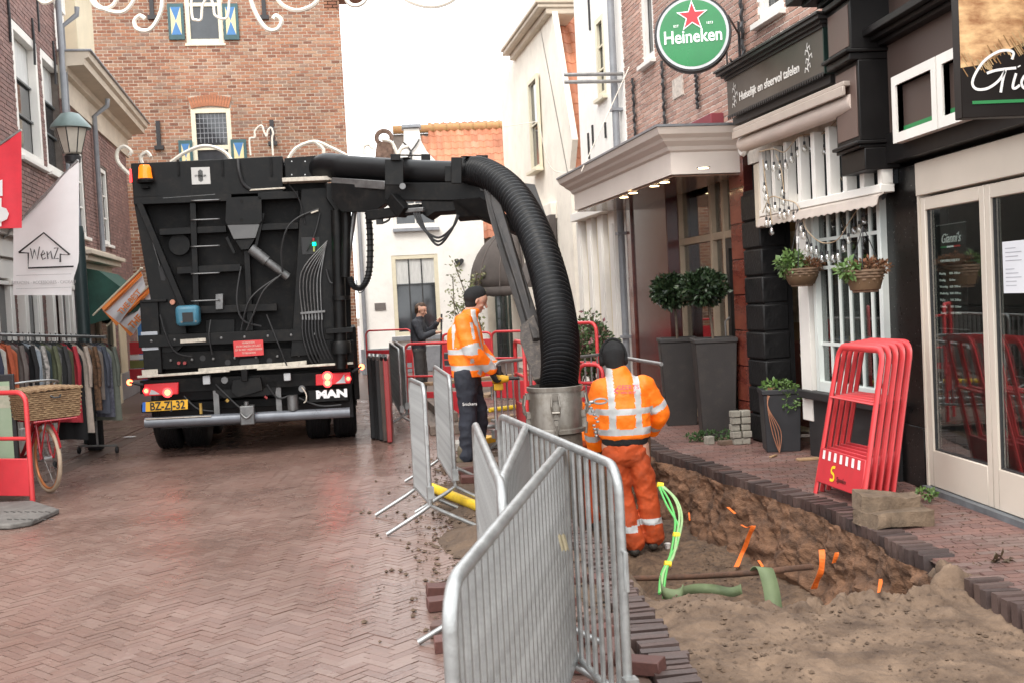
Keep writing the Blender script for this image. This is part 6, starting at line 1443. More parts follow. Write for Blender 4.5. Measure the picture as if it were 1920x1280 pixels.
# stack of red folding frames leaning at the restaurant
def lean_frame(px_l, px_r, D_l, D_r, zt, lab, k):
    A = at(px_l, 915, D=D_l); B = at(px_r, 940, D=D_r); A.z = 0; B.z = 0
    t = B - A; L = t.length; t.normalize(); bk = Vector((-t.y, t.x, 0)); 
    if bk.x < 0: bk = -bk
    sp = -bk
    lean = .20; upv = (Vector((0,0,1)) + bk*lean).normalized()
    b_ = thing('folding_barrier', lab, 'barrier', (A+B)/2, math.atan2(t.y, t.x), 'red folding barriers leaning in a stack')
    tap = .10
    Q = lambda u, z: A + t*lerp(u, L/2 + (u-L/2)*(1-tap*2*.5), z/zt) + upv*z
    pts = [Q(0, 0), Q(0, zt-.10)]; rc = .1
    for q in range(1, 5): a = math.pi/2*q/4; pts.append(Q(rc-rc*math.cos(a), zt-rc+rc*math.sin(a)))
    for q in range(0, 4): a = math.pi/2*q/4; pts.append(Q(L-rc+rc*math.sin(a), zt-rc+rc*math.cos(a)))
    pts += [Q(L, zt-rc), Q(L, 0)]
    m2 = MB(); m2.tube(pts, [(.018,.031)]*len(pts), 8); m2.build('frame', M_redp, b_, smooth=True)
    m2 = MB(); m2.tube([Q(0.01, .80), Q(L-.01, .80)], [(.022,.012)]*2, 8); m2.build('middle_rail', M_redp, b_, smooth=True)
    nr = t.cross(upv).normalized()
    m2 = MB(); m2.prism([Q(.015, .10), Q(L-.015, .10), Q(L-.015, .38), Q(.015, .38)], nr*.02); pb = m2.build('toe_board', M_redl, b_, bevel=.005)
    if k == 0:
        fn = nr if nr.dot(CO - A) > 0 else -nr
        def PQ(u, z, o): return Q(u, z) + fn*(.022 + o)
        for q in range(7):
            u = lerp(.09, L-.10, q/6); m2 = MB(); m2.prism([PQ(u-.018, .295, 0), PQ(u+.022, .295, 0), PQ(u+.014, .365, 0), PQ(u-.026, .365, 0)], fn*.002); m2.build('white_stripe', mat('stripe_white', (0,0,0)), pb)
        m2 = MB(); m2.ribbon(bez([PQ(L*.40, .255, 0), PQ(L*.34, .25, 0), PQ(L*.33, .215, 0), PQ(L*.39, .195, 0), PQ(L*.39, .155, 0), PQ(L*.32, .15, 0)], 5), .022, fn); m2.build('yellow_logo', mat('logo_yellow', (.85,.60,.03), .4), pb)
        text('Spanbo', PQ(L*.56, .17, .001), t, upv, .055, mat('logo_dark', (.12,.02,.02), .5), pb)
    return b_
names = ['front frame of the red folding barriers, white stripes and yellow S on its board', 'second red folding barrier from the front of the leaning stack', 'third and middle red folding barrier of the leaning stack', 'fourth red folding barrier of the leaning stack', 'rearmost red folding barrier of the stack, closest to the black pillar']
for k in range(5): lean_frame(1529 + 12*k, 1616 + 14*k, 8.95 + .06*k, 8.15 + .08*k, 1.215 + .004*k, names[k], k)
# ================================================================== PEOPLE
def capsule(mb, a, b, ra, rb, n=14):
    a = Vector(a); b = Vector(b); d = (b - a); L = d.length; t = d.normalized()
    pts = []; rs = []
    for k in range(4): q = math.pi/2*(1 - k/4); pts.append(a - t*ra*math.sin(q)); rs.append(max(.002, ra*math.cos(q)))
    m_ = 4
    for k in range(m_+1): pts.append(lerp(a, b, k/m_)); rs.append(lerp(ra, rb, k/m_))
    for k in range(1, 5): q = math.pi/2*k/4; pts.append(b + t*rb*math.sin(q)); rs.append(max(.002, rb*math.cos(q)))
    mb.tube(pts, rs, n)
def limb(mb, pts, rs):
    for i in range(len(pts)-1): capsule(mb, pts[i], pts[i+1], rs[i], rs[i+1])
def loft(mb, rings, n=24):
    """rings: (centre, rx, ry[, tilt matrix]) closed solid"""
    vs = []; fs = []
    for (c, rx, ry) in rings:
        for k in range(n): a = 2*math.pi*k/n; vs.append(Vector(c) + Vector((rx*math.cos(a), ry*math.sin(a), 0)))
    N = len(rings)
    for i in range(N-1):
        for k in range(n): fs.append((i*n+k, i*n+(k+1)%n, (i+1)*n+(k+1)%n, (i+1)*n+k))
    fs.append(tuple(range(n-1,-1,-1))); fs.append(tuple((N-1)*n+k for k in range(n))); mb.add(vs, fs)
def sculpt(name, mb, mats, parent, M_, voxel=.012, smooth=4, pick=None, folds=0.0, fs=9.0, seed=0):
    """fuses the overlapping volumes into ONE continuous surface"""
    me = bpy.data.meshes.new(name); me.from_pydata([tuple(p) for p in mb.v], [], mb.f)
    tmp = bpy.data.objects.new('tmp', me)
    md = tmp.modifiers.new('r', 'REMESH'); md.mode = 'VOXEL'; md.voxel_size = voxel; md.use_smooth_shade = True
    md = tmp.modifiers.new('s', 'SMOOTH'); md.iterations = smooth; md.factor = .6
    m2 = baked(tmp); m2.name = name; m2.materials.clear()
    for m__ in mats: m2.materials.append(m__)
    if folds:
        nrm = [v.normal.copy() for v in m2.vertices]
        for v, vn in zip(m2.vertices, nrm):
            c = v.co.copy(); s_ = noise.fractal(Vector((c.x*fs, c.y*fs, c.z*fs*.8 + seed)), 1, 2, 3); r_ = 1 - abs(noise.noise(Vector((c.x*fs*.7 + c.z*fs*.5, c.y*fs*.7 + seed, c.z*fs*1.1 - c.x*4))))*2
            v.co = c + vn*(s_*folds + r_*folds*.8)
    if pick:
        for p in m2.polygons: p.material_index = pick(p.center)
    m2.polygons.foreach_set('use_smooth', [True]*len(m2.polygons))
    return place(name, m2, parent, parent.matrix_world.copy())
def hand(mb, wrist, dirv, palmn, curl=1.0, size=1.0, side=1, spread=.0):
    """palm, four unequal bent fingers and a thumb leaving the side of the palm"""
    w_ = Vector(wrist); d = Vector(dirv).normalized(); n_ = Vector(palmn); n_ = (n_ - d*n_.dot(d)).normalized(); s_ = d.cross(n_)*side; S = size
    capsule(mb, w_, w_ + d*.05*S, .028*S, .032*S, 10)
    for k, o in enumerate((-.028, -.010, .010, .028)): capsule(mb, w_ + d*.03*S + s_*o*.8*S, w_ + d*.085*S + s_*o*S, .015*S, .0125*S, 8)
    for k, (o, L) in enumerate(((-.030, .060), (-.010, .075), (.010, .080), (.030, .072))):
        b = w_ + d*.09*S + s_*o*S; p = b; a = .25*curl; 
        for j, f in enumerate((.45, .32, .23)):
            dv = d*math.cos(a) + n_*math.sin(a); q = p + dv*L*f*S; capsule(mb, p, q, (.0105 - .001*j)*S, (.0098 - .001*j)*S, 8); p = q; a += .75*curl
    b = w_ + d*.03*S + s_*.030*S; dv = (d*.6 + s_*.6 + n_*.5).normalized(); q = b + dv*.045*S; capsule(mb, b, q, .014*S, .012*S, 8)
    dv2 = (d*.8 + n_*.7 + s_*.05).normalized(); capsule(mb, q, q + dv2*.035*S, .012*S, .010*S, 8)
def head(mb, c, f, up, R=1.0):
    """skull, jaw, nose, ears, brows; f = facing direction"""
    c = Vector(c); f = Vector(f).normalized(); up = Vector(up); up = (up - f*up.dot(f)).normalized(); s_ = f.cross(up)
    capsule(mb, c + up*.045*R - f*.022*R, c + up*.035*R + f*.02*R, .083*R, .078*R, 18)
    capsule(mb, c + f*.018*R + up*.0*R, c + f*.032*R - up*.07*R, .068*R, .042*R, 16)
    capsule(mb, c + f*.045*R - up*.078*R, c + f*.062*R - up*.085*R, .028*R, .022*R, 10)     # chin
    for s2 in (-1, 1):
        capsule(mb, c + s_*.078*R*s2 - f*.002*R + up*.02*R, c + s_*.080*R*s2 - f*.004*R - up*.02*R, .014*R, .011*R, 8)  # ears
        capsule(mb, c + s_*.018*R*s2 + f*.083*R + up*.030*R, c + s_*.048*R*s2 + f*.070*R + up*.030*R, .011*R, .010*R, 8)  # brow
        capsule(mb, c + s_*.035*R*s2 + f*.070*R - up*.020*R, c + s_*.045*R*s2 + f*.055*R - up*.03*R, .018*R, .016*R, 8)  # cheek
    capsule(mb, c + f*.088*R + up*.020*R, c + f*.112*R - up*.022*R, .009*R, .015*R, 8)        # nose
    capsule(mb, c + f*.084*R - up*.050*R - s_*.016*R, c + f*.084*R - up*.050*R + s_*.016*R, .011*R, .011*R, 8)  # mouth
    return s_
SKIN = mat('skin', (.56,.31,.22), .5, var=.12, vs=8); SKIN.node_tree.nodes['Principled BSDF'].inputs['Subsurface Weight'].default_value = .08
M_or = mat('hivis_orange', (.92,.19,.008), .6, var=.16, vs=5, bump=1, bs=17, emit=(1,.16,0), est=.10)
M_ref = mat('reflective_tape', (.52,.53,.53), .38, var=.08, vs=10)
M_ort = mat('orange_trousers', (.50,.072,.013), .75, var=.3, vs=5, bump=1, bs=16, dirt=.25)
M_navy = mat('navy_workwear', (.018,.021,.032), .8, var=.35, vs=5, bump=.4, bs=50)
M_blkw = mat('black_cloth', (.012,.012,.013), .85, var=.5, vs=12, bump=1, bs=160)
M_grey = mat('grey_trousers', (.06,.056,.055), .85, var=.3, vs=5)
M_eye = mat('eye_dark', (.03,.02,.02), .2)
M_lip = mat('lips', (.42,.18,.14), .5); M_hair = mat('brown_hair', (.07,.038,.022), .7, var=.4, vs=30, bump=.5)
def face_bits(p, M_, c, f, up, R=1.0, mouth=True):
    c = Vector(c); f = Vector(f).normalized(); up = Vector(up); up = (up - f*up.dot(f)).normalized(); s_ = f.cross(up)
    m2 = MB(M_)
    for s2 in (-1, 1): m2.lathe(c + s_*.031*R*s2 + f*.076*R + up*.012*R, [(.002,-.006),(.010,-.003),(.011,0),(.008,.005),(.001,.007)], 10)
    m2.build('eyes', M_eye, p, smooth=True)
    m2 = MB(M_)
    for s2 in (-1, 1): m2.tube([c + s_*.016*R*s2 + f*.093*R + up*.034*R, c + s_*.045*R*s2 + f*.080*R + up*.036*R], .003, 6)
    m2.build('eyebrows', M_hair, p, smooth=True)
    m2 = MB(M_); m2.tube([c + f*.090*R - up*.050*R - s_*.022*R, c + f*.096*R - up*.048*R, c + f*.090*R - up*.050*R + s_*.022*R], .006, 6); m2.build('mouth', M_lip, p, smooth=True)
def pthing(label, loc, rz, group=None):
    return thing('person', label, 'person', loc, rz, group)
def seg_t(p, a, b):
    a = Vector(a); b = Vector(b); d = b - a; t = (p - a).dot(d)/d.dot(d); return t, (p - (a + d*max(0, min(1, t)))).length
def boots(p, M_, feet, mt, nm='boot'):
    for (a, d) in feet:
        m2 = MB(); a = Vector(a); d = Vector(d).normalized()
        capsule(m2, a + Vector((0,0,.05)) - d*.03, a + Vector((0,0,.045)) + d*.15, .047, .045, 12); capsule(m2, a + Vector((0,0,.06)), a + Vector((0,0,.17)), .052, .058, 12)
        m2.v = [Vector((v.x, v.y, max(v.z, a.z + .002))) for v in m2.v]
        sculpt(nm, m2, [mt], p, M_, voxel=.010, smooth=3)

# ---- worker C in the pit, seen from behind
q = at(1180, 1004, D=9.55); ZC_ = at(1178, 1004, D=9.55).z
loc = Vector((q.x, q.y, pit_h(q.x, q.y) + .0)); base_z = 1.28 + 0.0
C_ = pthing('worker seen from behind in orange jacket and trousers, standing in the trench with shovel', loc, RAD(-4))
MC = C_.matrix_world.copy(); HH = (at(1160, 640, D=9.6).z - loc.z)   # real height to the top of the hat
k_ = HH/1.74
V = lambda x, y, z: Vector((x, y, z))*k_
hipL, hipR = V(-.10, .0, .90), V(.10, .0, .90); knL, knR = V(-.04, .06, .50), V(.16, .04, .50); anL, anR = V(.035, -.0, .10), V(.20, .09, .12)
shL, shR = V(-.175, .02, 1.38), V(.175, .02, 1.38); elL, elR = V(-.255, .06, 1.12), V(.31, .08, 1.13); wrL, wrR = V(-.235, .18, .88), V(.26, .30, .98)
hc = V(-.055, .09, 1.60)
bd = MB(); loft(bd, [(V(0,0,.86), .16*k_, .11*k_), (V(0,0,1.0), .15*k_, .10*k_), (V(0,.01,1.2), .16*k_, .11*k_), (V(0,.02,1.36), .18*k_, .11*k_), (V(-.01,.03,1.46), .08*k_, .07*k_)])
limb(bd, [V(-.01,.03,1.42), V(-.04,.06,1.56)], [.07*k_, .058*k_]); head(bd, hc, (-.1, 1, -.35), (0,0,1), k_)
limb(bd, [hipL, knL, anL], [.095*k_, .06*k_, .04*k_]); limb(bd, [hipR, knR, anR], [.095*k_, .06*k_, .04*k_])
limb(bd, [shL, elL, wrL], [.06*k_, .045*k_, .03*k_]); limb(bd, [shR, elR, wrR], [.06*k_, .045*k_, .03*k_])
for an, d in ((anL, (-.05,1,0)), (anR, (.12,1,0))): capsule(bd, an + Vector((0,0,-.05)), an + Vector(d).normalized()*.14 + Vector((0,0,-.06)), .035, .03)
sculpt('body', bd, [SKIN], C_, MC, voxel=.013)
jk = MB(); loft(jk, [(V(.0,.0,.965), .19*k_, .135*k_), (V(.0,-.0,.985), .205*k_, .15*k_), (V(0,-.0,1.05), .21*k_, .155*k_), (V(0,-.01,1.2), .215*k_, .155*k_), (V(0,0,1.33), .21*k_, .145*k_), (V(-.005,.02,1.42), .16*k_, .115*k_), (V(-.02,.03,1.475), .10*k_, .09*k_), (V(-.035,.05,1.54), .078*k_, .078*k_)])
limb(jk, [shL, elL, wrL], [.085*k_, .075*k_, .06*k_]); limb(jk, [shR, elR, wrR], [.085*k_, .078*k_, .06*k_])
def pickC(p):
    x, z = p.x/k_, p.z/k_
    for a, b, lo, hi in ((shL, elL, .62, .80), (shR, elR, .62, .80), (elL, wrL, .45, .66), (elR, wrR, .45, .66)):
        t, dd = seg_t(p, a, b)
        if lo < t < hi and dd < .11*k_ and abs(x) > .19: return 1
    if abs(x) < .235:
        if 1.165 < z < 1.215 or 1.0 < z < 1.055: return 1
        if z > 1.03 and (abs(x + .105 ) < .026 or abs(x - .105) < .026): return 1
    return 0
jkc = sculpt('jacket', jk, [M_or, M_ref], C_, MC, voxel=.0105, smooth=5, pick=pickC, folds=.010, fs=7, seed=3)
wb = MB(); loft(wb, [(V(0,0,.915), .185*k_, .135*k_), (V(0,0,.975), .192*k_, .14*k_)]); sculpt('jacket_waistband', wb, [M_blkw], C_, MC, folds=.003)
tr = MB(); loft(tr, [(V(0,0,.80), .165*k_, .125*k_), (V(0,0,.93), .175*k_, .13*k_)]); limb(tr, [V(-.085,0,.86), knL, anL + Vector((0,0,.02))], [.105*k_, .085*k_, .088*k_]); limb(tr, [V(.085,0,.86), knR, anR + Vector((0,0,.02))], [.105*k_, .085*k_, .088*k_])
capsule(tr, V(-.06,-.01,.84), V(.06,-.01,.84), .112*k_, .112*k_)
pickT = lambda p: 1 if (.205 < p.z/k_ < .255 and p.x < .07) or (.245 < p.z/k_ < .295 and p.x >= .07) else 0
sculpt('trousers', tr, [M_ort, M_ref], C_, MC, voxel=.0105, smooth=4, pick=pickT, folds=.012, fs=8, seed=7)
boots(C_, MC, [(anL*1 + Vector((0,0,-anL.z)), (-.1,1,0)), (Vector((anR.x, anR.y, .02)), (.15,1,0))], mat('boot_black', (.03,.028,.026), .7, dirt=.6))
ht_ = MB(); capsule(ht_, hc + V(0,-.02,.045), hc + V(0,-.01,.065), .095*k_, .088*k_, 18); capsule(ht_, hc + V(.0,-.035,.0), hc + V(0,-.02,.05), .086*k_, .09*k_, 18); capsule(ht_, hc + V(.01,-.05,-.07), hc + V(0,-.04,0), .07*k_, .08*k_)
sculpt('hat', ht_, [M_blkw], C_, MC, voxel=.009, smooth=3)
em = MB()
for s_ in (-1, 1): em.lathe(hc + V(.092*s_, .01, -.01), [(.03, -.022), (.045,-.018),(.047,.012),(.034,.028)], 16, axis='X')
em.tube([hc + V(.108*math.cos(a), -.01, .0 + .165*math.sin(a)) for a in [RAD(t) for t in range(0, 181, 15)]], .012, 6)
em.v = [MC @ v for v in em.v]; em.build('ear_defenders', M_blkw, C_, smooth=True)
for nm, wr, d, sd_ in (('glove', wrL, (.1,.3,-1), 1), ('glove', wrR, (-.35,.9,-.35), -1)):
    hm = MB(); hand(hm, wr, d, (1*sd_, .3, -.1), 1.1, 1.08, sd_); sculpt(nm, hm, [M_blkw], C_, MC, voxel=.006, smooth=2)
for tz_, t_, sx_, s_ in ((1.385, 'GEERTS', 1, .055), (1.345, 'INFRA GROEP', .8, .026)):
    pp = MC @ V(.0, -.150 if tz_ < 1.36 else -.147, tz_); text(t_, pp + Vector((.03,-.012,0)), MC.to_3x3() @ Vector((1,0,0)), MC.to_3x3() @ Vector((0,.15,1)), s_, mat('pink_print', (.75,.06,.16), .6), C_, sx=sx_)
m2 = MB(); pc = lambda x, z: MC @ V(x, -.164, z)
m2.ribbon([pc(-.055, 1.385), pc(-.085, 1.365), pc(-.055, 1.345)], .012, MC.to_3x3() @ Vector((0,-1,0)), .002); m2.build('arrow_print', mat('pink_print', (0,0,0)), C_)
# shovel in C's right hand
sh = thing('shovel', 'long wooden handled shovel held upright by the worker in the trench', 'shovel', MC @ (wrR + Vector((-.01,.06,-.9))))
gtop = MC @ (wrR + V(-.015, .085, .05)); gb = at(1228, 935, D=(gtop - CO).length*.985)
gb = Vector((gtop.x - .02, gtop.y + .02, pit_h(gtop.x, gtop.y) - .03))
m2 = MB(); m2.tube([gtop, gb + Vector((0,0,.25))], .018, 10); m2.build('shaft', mat('worn_wood', (.20,.13,.08), .7, var=.4, vs=9, stretch=(8,8,1)), sh, smooth=True)
m2 = MB(); m2.sheet([[gb + Vector((x, .02*abs(x)*8, z)) for x in (-.11,-.06,0,.06,.11)] for z in (.27,.15,.02)]); m2.build('blade', M_steel, sh, solid=.004)

# ---- worker D, bent down in the trench behind C
q = at(1083, 960, D=10.6); loc = Vector((q.x, q.y, pit_h(q.x, q.y)))
D_ = pthing('second worker in orange clothes bending down in the trench, mostly hidden behind the steel drum', loc, RAD(12))
MD = D_.matrix_world.copy(); V = lambda x, y, z: Vector((x, y, z))
hipL, hipR = V(-.10, 0, .84), V(.10, 0, .84); knL, knR, anL, anR = V(-.13, .12, .47), V(.14, .14, .47), V(-.12, 0, .10), V(.15, .02, .10)
shL, shR = V(-.19, .42, 1.12), V(.20, .40, 1.12); elL, elR = V(-.25, .50, .84), V(.30, .46, .84); wrL, wrR = V(-.14, .55, .62), V(.24, .52, .60); hc = V(.02, .62, 1.20)
def tors(m, s_):
    for k in range(5): t = k/4; capsule(m, lerp(V(-.07,0,.86), V(-.10,.38,1.14), t), lerp(V(.07,0,.86), V(.10,.38,1.14), t), .12*s_, .12*s_, 16)
bd = MB(); tors(bd, .9); limb(bd, [V(0,.42,1.15), V(.01,.54,1.2)], [.07,.06]); head(bd, hc, (0,1,-.8), (0,.3,1)); limb(bd, [hipL, knL, anL], [.09,.06,.04]); limb(bd, [hipR, knR, anR], [.09,.06,.04]); limb(bd, [shL, elL, wrL], [.06,.045,.03]); limb(bd, [shR, elR, wrR], [.06,.045,.03])
sculpt('body', bd, [SKIN], D_, MD, voxel=.014)
jk = MB(); tors(jk, 1.12); limb(jk, [shL, elL, wrL], [.09,.075,.06]); limb(jk, [shR, elR, wrR], [.09,.078,.062])
def pickD(p):
    for a, b, lo, hi in ((shL, elL, .62, .82), (shR, elR, .62, .82), (elL, wrL, .5, .75), (elR, wrR, .5, .75)):
        t, dd = seg_t(p, a, b)
        if lo < t < hi and dd < .11 and abs(p.x) > .17: return 1
    return 1 if .12 < p.y < .17 and p.z > .9 else 0
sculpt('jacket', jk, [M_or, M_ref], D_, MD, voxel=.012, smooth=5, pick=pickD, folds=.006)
tr = MB(); capsule(tr, V(-.06,-.01,.84), V(.06,-.01,.84), .13, .13); limb(tr, [hipL, knL, anL], [.11,.09,.085]); limb(tr, [hipR, knR, anR], [.11,.09,.085]); sculpt('trousers', tr, [M_ort], D_, MD, voxel=.012, folds=.008)
boots(D_, MD, [(V(-.12,0,0), (0,1,0)), (V(.15,.02,0), (0,1,0))], mat('boot_black', (0,0,0)))
ht_ = MB(); capsule(ht_, hc + V(0,-.01,.05), hc + V(0,.01,.06), .094, .09, 16); sculpt('hat', ht_, [M_blkw], D_, MD, voxel=.01)
for wr, sd_ in ((wrL, 1), (wrR, -1)): hm = MB(); hand(hm, wr, (0,.2,-1), (1*sd_,0,0), 1, 1.05, sd_); sculpt('glove', hm, [M_blkw], D_, MD, voxel=.007, smooth=2)

# ---- worker A, profile to the right, looking down
q = at(889, 866, D=11.5); loc = Vector((q.x, q.y, 0.0))
A_ = pthing('worker in orange jacket, dark trousers and black knitted hat looking down at the hose', loc, RAD(-93))
MA = A_.matrix_world.copy(); HH = at(912, 540, D=11.5).z; k_ = HH/1.80
V = lambda x, y, z: Vector((x, y, z))*k_     # y forwards (to the right in the photo), x = his right side towards the camera
hipL, hipR = V(-.10, -.02, .92), V(.10, -.04, .92); knL, knR, anL, anR = V(-.10, .08, .50), V(.10, -.03, .51), V(-.12, .04, .09), V(.11, -.07, .09)
shL, shR = V(-.19, -.02, 1.46), V(.19, -.03, 1.46); elL, elR = V(-.22, .10, 1.19), V(.24, .04, 1.17); wrL, wrR = V(-.12, .26, .99), V(.12, .22, .98)
hc = V(.0, .115, 1.665)
bd = MB(); loft(bd, [(V(0,-.03,.88), .15*k_, .11*k_), (V(0,-.03,1.05), .145*k_, .11*k_), (V(0,-.03,1.25), .16*k_, .12*k_), (V(0,-.02,1.42), .17*k_, .12*k_), (V(0,.0,1.50), .08*k_, .075*k_)])
limb(bd, [V(0,.0,1.48), V(0,.07,1.62)], [.07*k_,.06*k_]); head(bd, hc, (0,1,-.42), (0,.3,1), k_)
limb(bd, [hipL, knL, anL], [.09,.06,.04]); limb(bd, [hipR, knR, anR], [.09,.06,.04]); limb(bd, [shL, elL, wrL], [.06,.045,.03]); limb(bd, [shR, elR, wrR], [.06,.045,.03])
sculpt('body', bd, [SKIN], A_, MA, voxel=.0095, smooth=3); face_bits(A_, MA, hc, (0,1,-.42), (0,.3,1), k_)
jk = MB(); loft(jk, [(V(0,.0,.90), .19*k_, .165*k_), (V(0,-.01,.97), .20*k_, .175*k_), (V(0,-.02,1.1), .205*k_, .185*k_), (V(0,-.02,1.25), .21*k_, .185*k_), (V(0,-.03,1.38), .205*k_, .165*k_), (V(0,-.01,1.47), .15*k_, .12*k_), (V(0,.03,1.53), .09*k_, .09*k_), (V(0,.06,1.585), .08*k_, .082*k_)])
limb(jk, [shL, elL, wrL], [.095,.078,.058]); limb(jk, [shR, elR, wrR], [.10,.083,.062])
def pickA(p):
    x, y, z = p.x/k_, p.y/k_, p.z/k_
    for a, b, lo, hi in ((shR, elR, .80, .99), (elR, wrR, .70, .90), (shL, elL, .80, .99)):
        t, dd = seg_t(p, a, b)
        if lo < t < hi and dd < .125 and abs(x) > .12: return 1
    t, dd = seg_t(p, shR, elR)
    if x > .17 and t < .72: return 1 if (abs(y - lerp(.045, .08, t)) < .013 and .1 < t < .7 and x > .2) else 0
    if 1.135 < z < 1.19 and y < .1: return 1
    if .975 < z < 1.03: return 1
    if 1.20 < z < 1.44 and -.155 < y < -.115 and abs(x) > .04: return 1
    if 1.05 < z < 1.1 and .02 < y < .06 and x > .15: return 1
    if z > 1.05 and abs(abs(x) - .10) < .022 and y > .05: return 1
    if z > 1.42 and abs(abs(x)-.10) < .03 and z < 1.5: return 1
    return 0
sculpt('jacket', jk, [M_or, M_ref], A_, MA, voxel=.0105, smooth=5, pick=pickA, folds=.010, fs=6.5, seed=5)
tr = MB(); loft(tr, [(V(0,-.02,.82), .165*k_, .135*k_), (V(0,-.02,.95), .17*k_, .14*k_)]); limb(tr, [hipL, knL, anL], [.115,.088,.075]); limb(tr, [hipR, knR, anR], [.118,.09,.078]); sculpt('trousers', tr, [M_navy], A_, MA, voxel=.0105, folds=.012, fs=8, seed=2)
boots(A_, MA, [(V(-.12,.0,0), (0,1,0)), (V(.11,-.11,0), (0,1,0))], mat('boot_tan', (.10,.08,.05), .7, dirt=.5))
ht_ = MB(); cc = hc + V(0,-.02,.055); capsule(ht_, cc + V(0,-.02,0), cc + V(0,.03,.02), .098*k_, .090*k_, 18); capsule(ht_, hc + V(0,-.055,-.015), cc, .075*k_, .095*k_, 16)
sculpt('hat', ht_, [M_blkw], A_, MA, voxel=.009, smooth=3)
for wr, sd_, dv in ((wrL, 1, (.25,.6,-.9)), (wrR, -1, (-.15,.35,-1))): hm = MB(); hand(hm, wr + Vector(dv).normalized()*.02, dv, (-.4*sd_*-1, .6, -.1), 1.2, 1.12, sd_); sculpt('glove', hm, [M_blkw], A_, MA, voxel=.0065, smooth=2)
m2 = MB(); P0 = MA @ V(.215, -.01, .64); text('Snickers', P0 + Vector((0,-.004,0)), MA.to_3x3() @ Vector((0,1,0)), (0,0,1), .045, mat('print_white', (0,0,0)), A_)
yt = thing('yellow_drill', 'yellow and black power tool held low by the worker with the knitted hat', 'tool', MA @ V(0,.33,.80))
m2 = MB(); c = MA @ V(.0,.31,.86); e = MA @ V(.02, .22, .80); f_ = MA @ V(.0,.40,.86)
M_yel = mat('tool_yellow', (.75,.42,.02), .45, var=.1, dirt=.3); m2.tube([c - (f_-c)*.9, c, f_], [.04,.05,.03], 12); m2.build('housing', M_yel, yt, smooth=True)
m2 = MB(); m2.tube([f_, f_ + (f_-c)*1.2], .018, 8); m2.build('chuck', M_iron, yt, smooth=True); m2 = MB(); m2.tube([c, c + Vector((0,0,.14))], .022, 8); m2.build('handle', M_iron, yt, smooth=True); m2 = MB(); m2.obox(c + Vector((-.02,0,-.08)), (.10,.07,.07)); m2.build('battery', M_yel, yt, bevel=.01)

# ---- man B in the dark jacket beyond
q = at(791, 745, D=19.0); loc = Vector((q.x, q.y, 0))
B_ = pthing('brown haired man in dark jacket holding a black pole behind the red barriers', loc, RAD(-100))
MBm = B_.matrix_world.copy(); HH = at(795, 568, D=19).z; k_ = HH/1.78
V = lambda x, y, z: Vector((x, y, z))*k_
hipL, hipR = V(-.09, 0, .92), V(.09, -.0, .92); knL, knR, anL, anR = V(-.09, .04, .5), V(.10, .0, .5), V(-.10, .0, .09), V(.11, -.03, .09)
shL, shR = V(-.18, 0, 1.42), V(.18, -.01, 1.42); elL, elR = V(-.22, .12, 1.2), V(.22, .10, 1.17); wrL, wrR = V(-.10, .33, 1.40), V(.10, .30, 1.24); hc = V(0, .07, 1.64)
bd = MB(); loft(bd, [(V(0,-.01,.88), .14*k_, .10*k_), (V(0,0,1.2), .15*k_, .11*k_), (V(0,0,1.38), .16*k_, .11*k_), (V(0,.01,1.47), .07*k_, .07*k_)]); limb(bd, [V(0,.01,1.45), V(0,.05,1.58)], [.06,.052]); head(bd, hc, (.25,1,-.3), (0,.2,1), k_)
limb(bd, [hipL, knL, anL], [.09,.06,.04]); limb(bd, [hipR, knR, anR], [.09,.06,.04]); limb(bd, [shL, elL, wrL], [.055,.045,.03]); limb(bd, [shR, elR, wrR], [.055,.045,.03])
hand(bd, wrL, (.1,.5,.6), (.3,.6,-.2), 1.3, 1, 1); hand(bd, wrR, (-.1,.9,-.1), (-.3,.2,.8), 1.2, 1, -1)
sculpt('body', bd, [SKIN], B_, MBm, voxel=.009, smooth=2); face_bits(B_, MBm, hc, (.25,1,-.3), (0,.2,1), k_)
jk = MB(); loft(jk, [(V(0,0,.90), .165*k_, .125*k_), (V(0,-.01,1.1), .17*k_, .13*k_), (V(0,-.01,1.3), .18*k_, .135*k_), (V(0,0,1.42), .155*k_, .11*k_), (V(0,.02,1.49), .08*k_, .08*k_), (V(0,.035,1.54), .07*k_, .072*k_)]); limb(jk, [shL, elL, wrL], [.075,.062,.045]); limb(jk, [shR, elR, wrR], [.078,.065,.047])
sculpt('jacket', jk, [mat('charcoal_jacket', (.028,.030,.038), .75, var=.2, bump=.2)], B_, MBm, voxel=.012, folds=.006)
tr = MB(); loft(tr, [(V(0,0,.80), .145*k_, .11*k_), (V(0,0,.93), .15*k_, .115*k_)]); limb(tr, [hipL, knL, anL], [.095,.075,.062]); limb(tr, [hipR, knR, anR], [.095,.075,.062]); sculpt('trousers', tr, [M_grey], B_, MBm, voxel=.012, folds=.006)
boots(B_, MBm, [(V(-.10,0,0), (0,1,0)), (V(.11,-.03,0), (0,1,0))], M_blkw)
hr = MB(); capsule(hr, hc + V(-.02,-.035,.055), hc + V(-.0,.02,.085), .083*k_, .07*k_, 14); capsule(hr, hc + V(-.02,-.06,-.01), hc + V(0,-.04,.05), .06*k_, .075*k_); sculpt('hair', hr, [M_hair], B_, MBm, voxel=.009, smooth=2, folds=.004, fs=22)
po = MB(); a = MBm @ (wrL + V(.02,.10,.16)); b = MBm @ V(.05, .36, .2); po.tube([a, b], .016, 8); tag(po.build('pole', M_iron, smooth=True), 'thin black pole held by the man in the dark jacket', 'pole')
# ================================================================== LEFT SIDE FURNITURE
def grp(o, g): o['group'] = g; return o
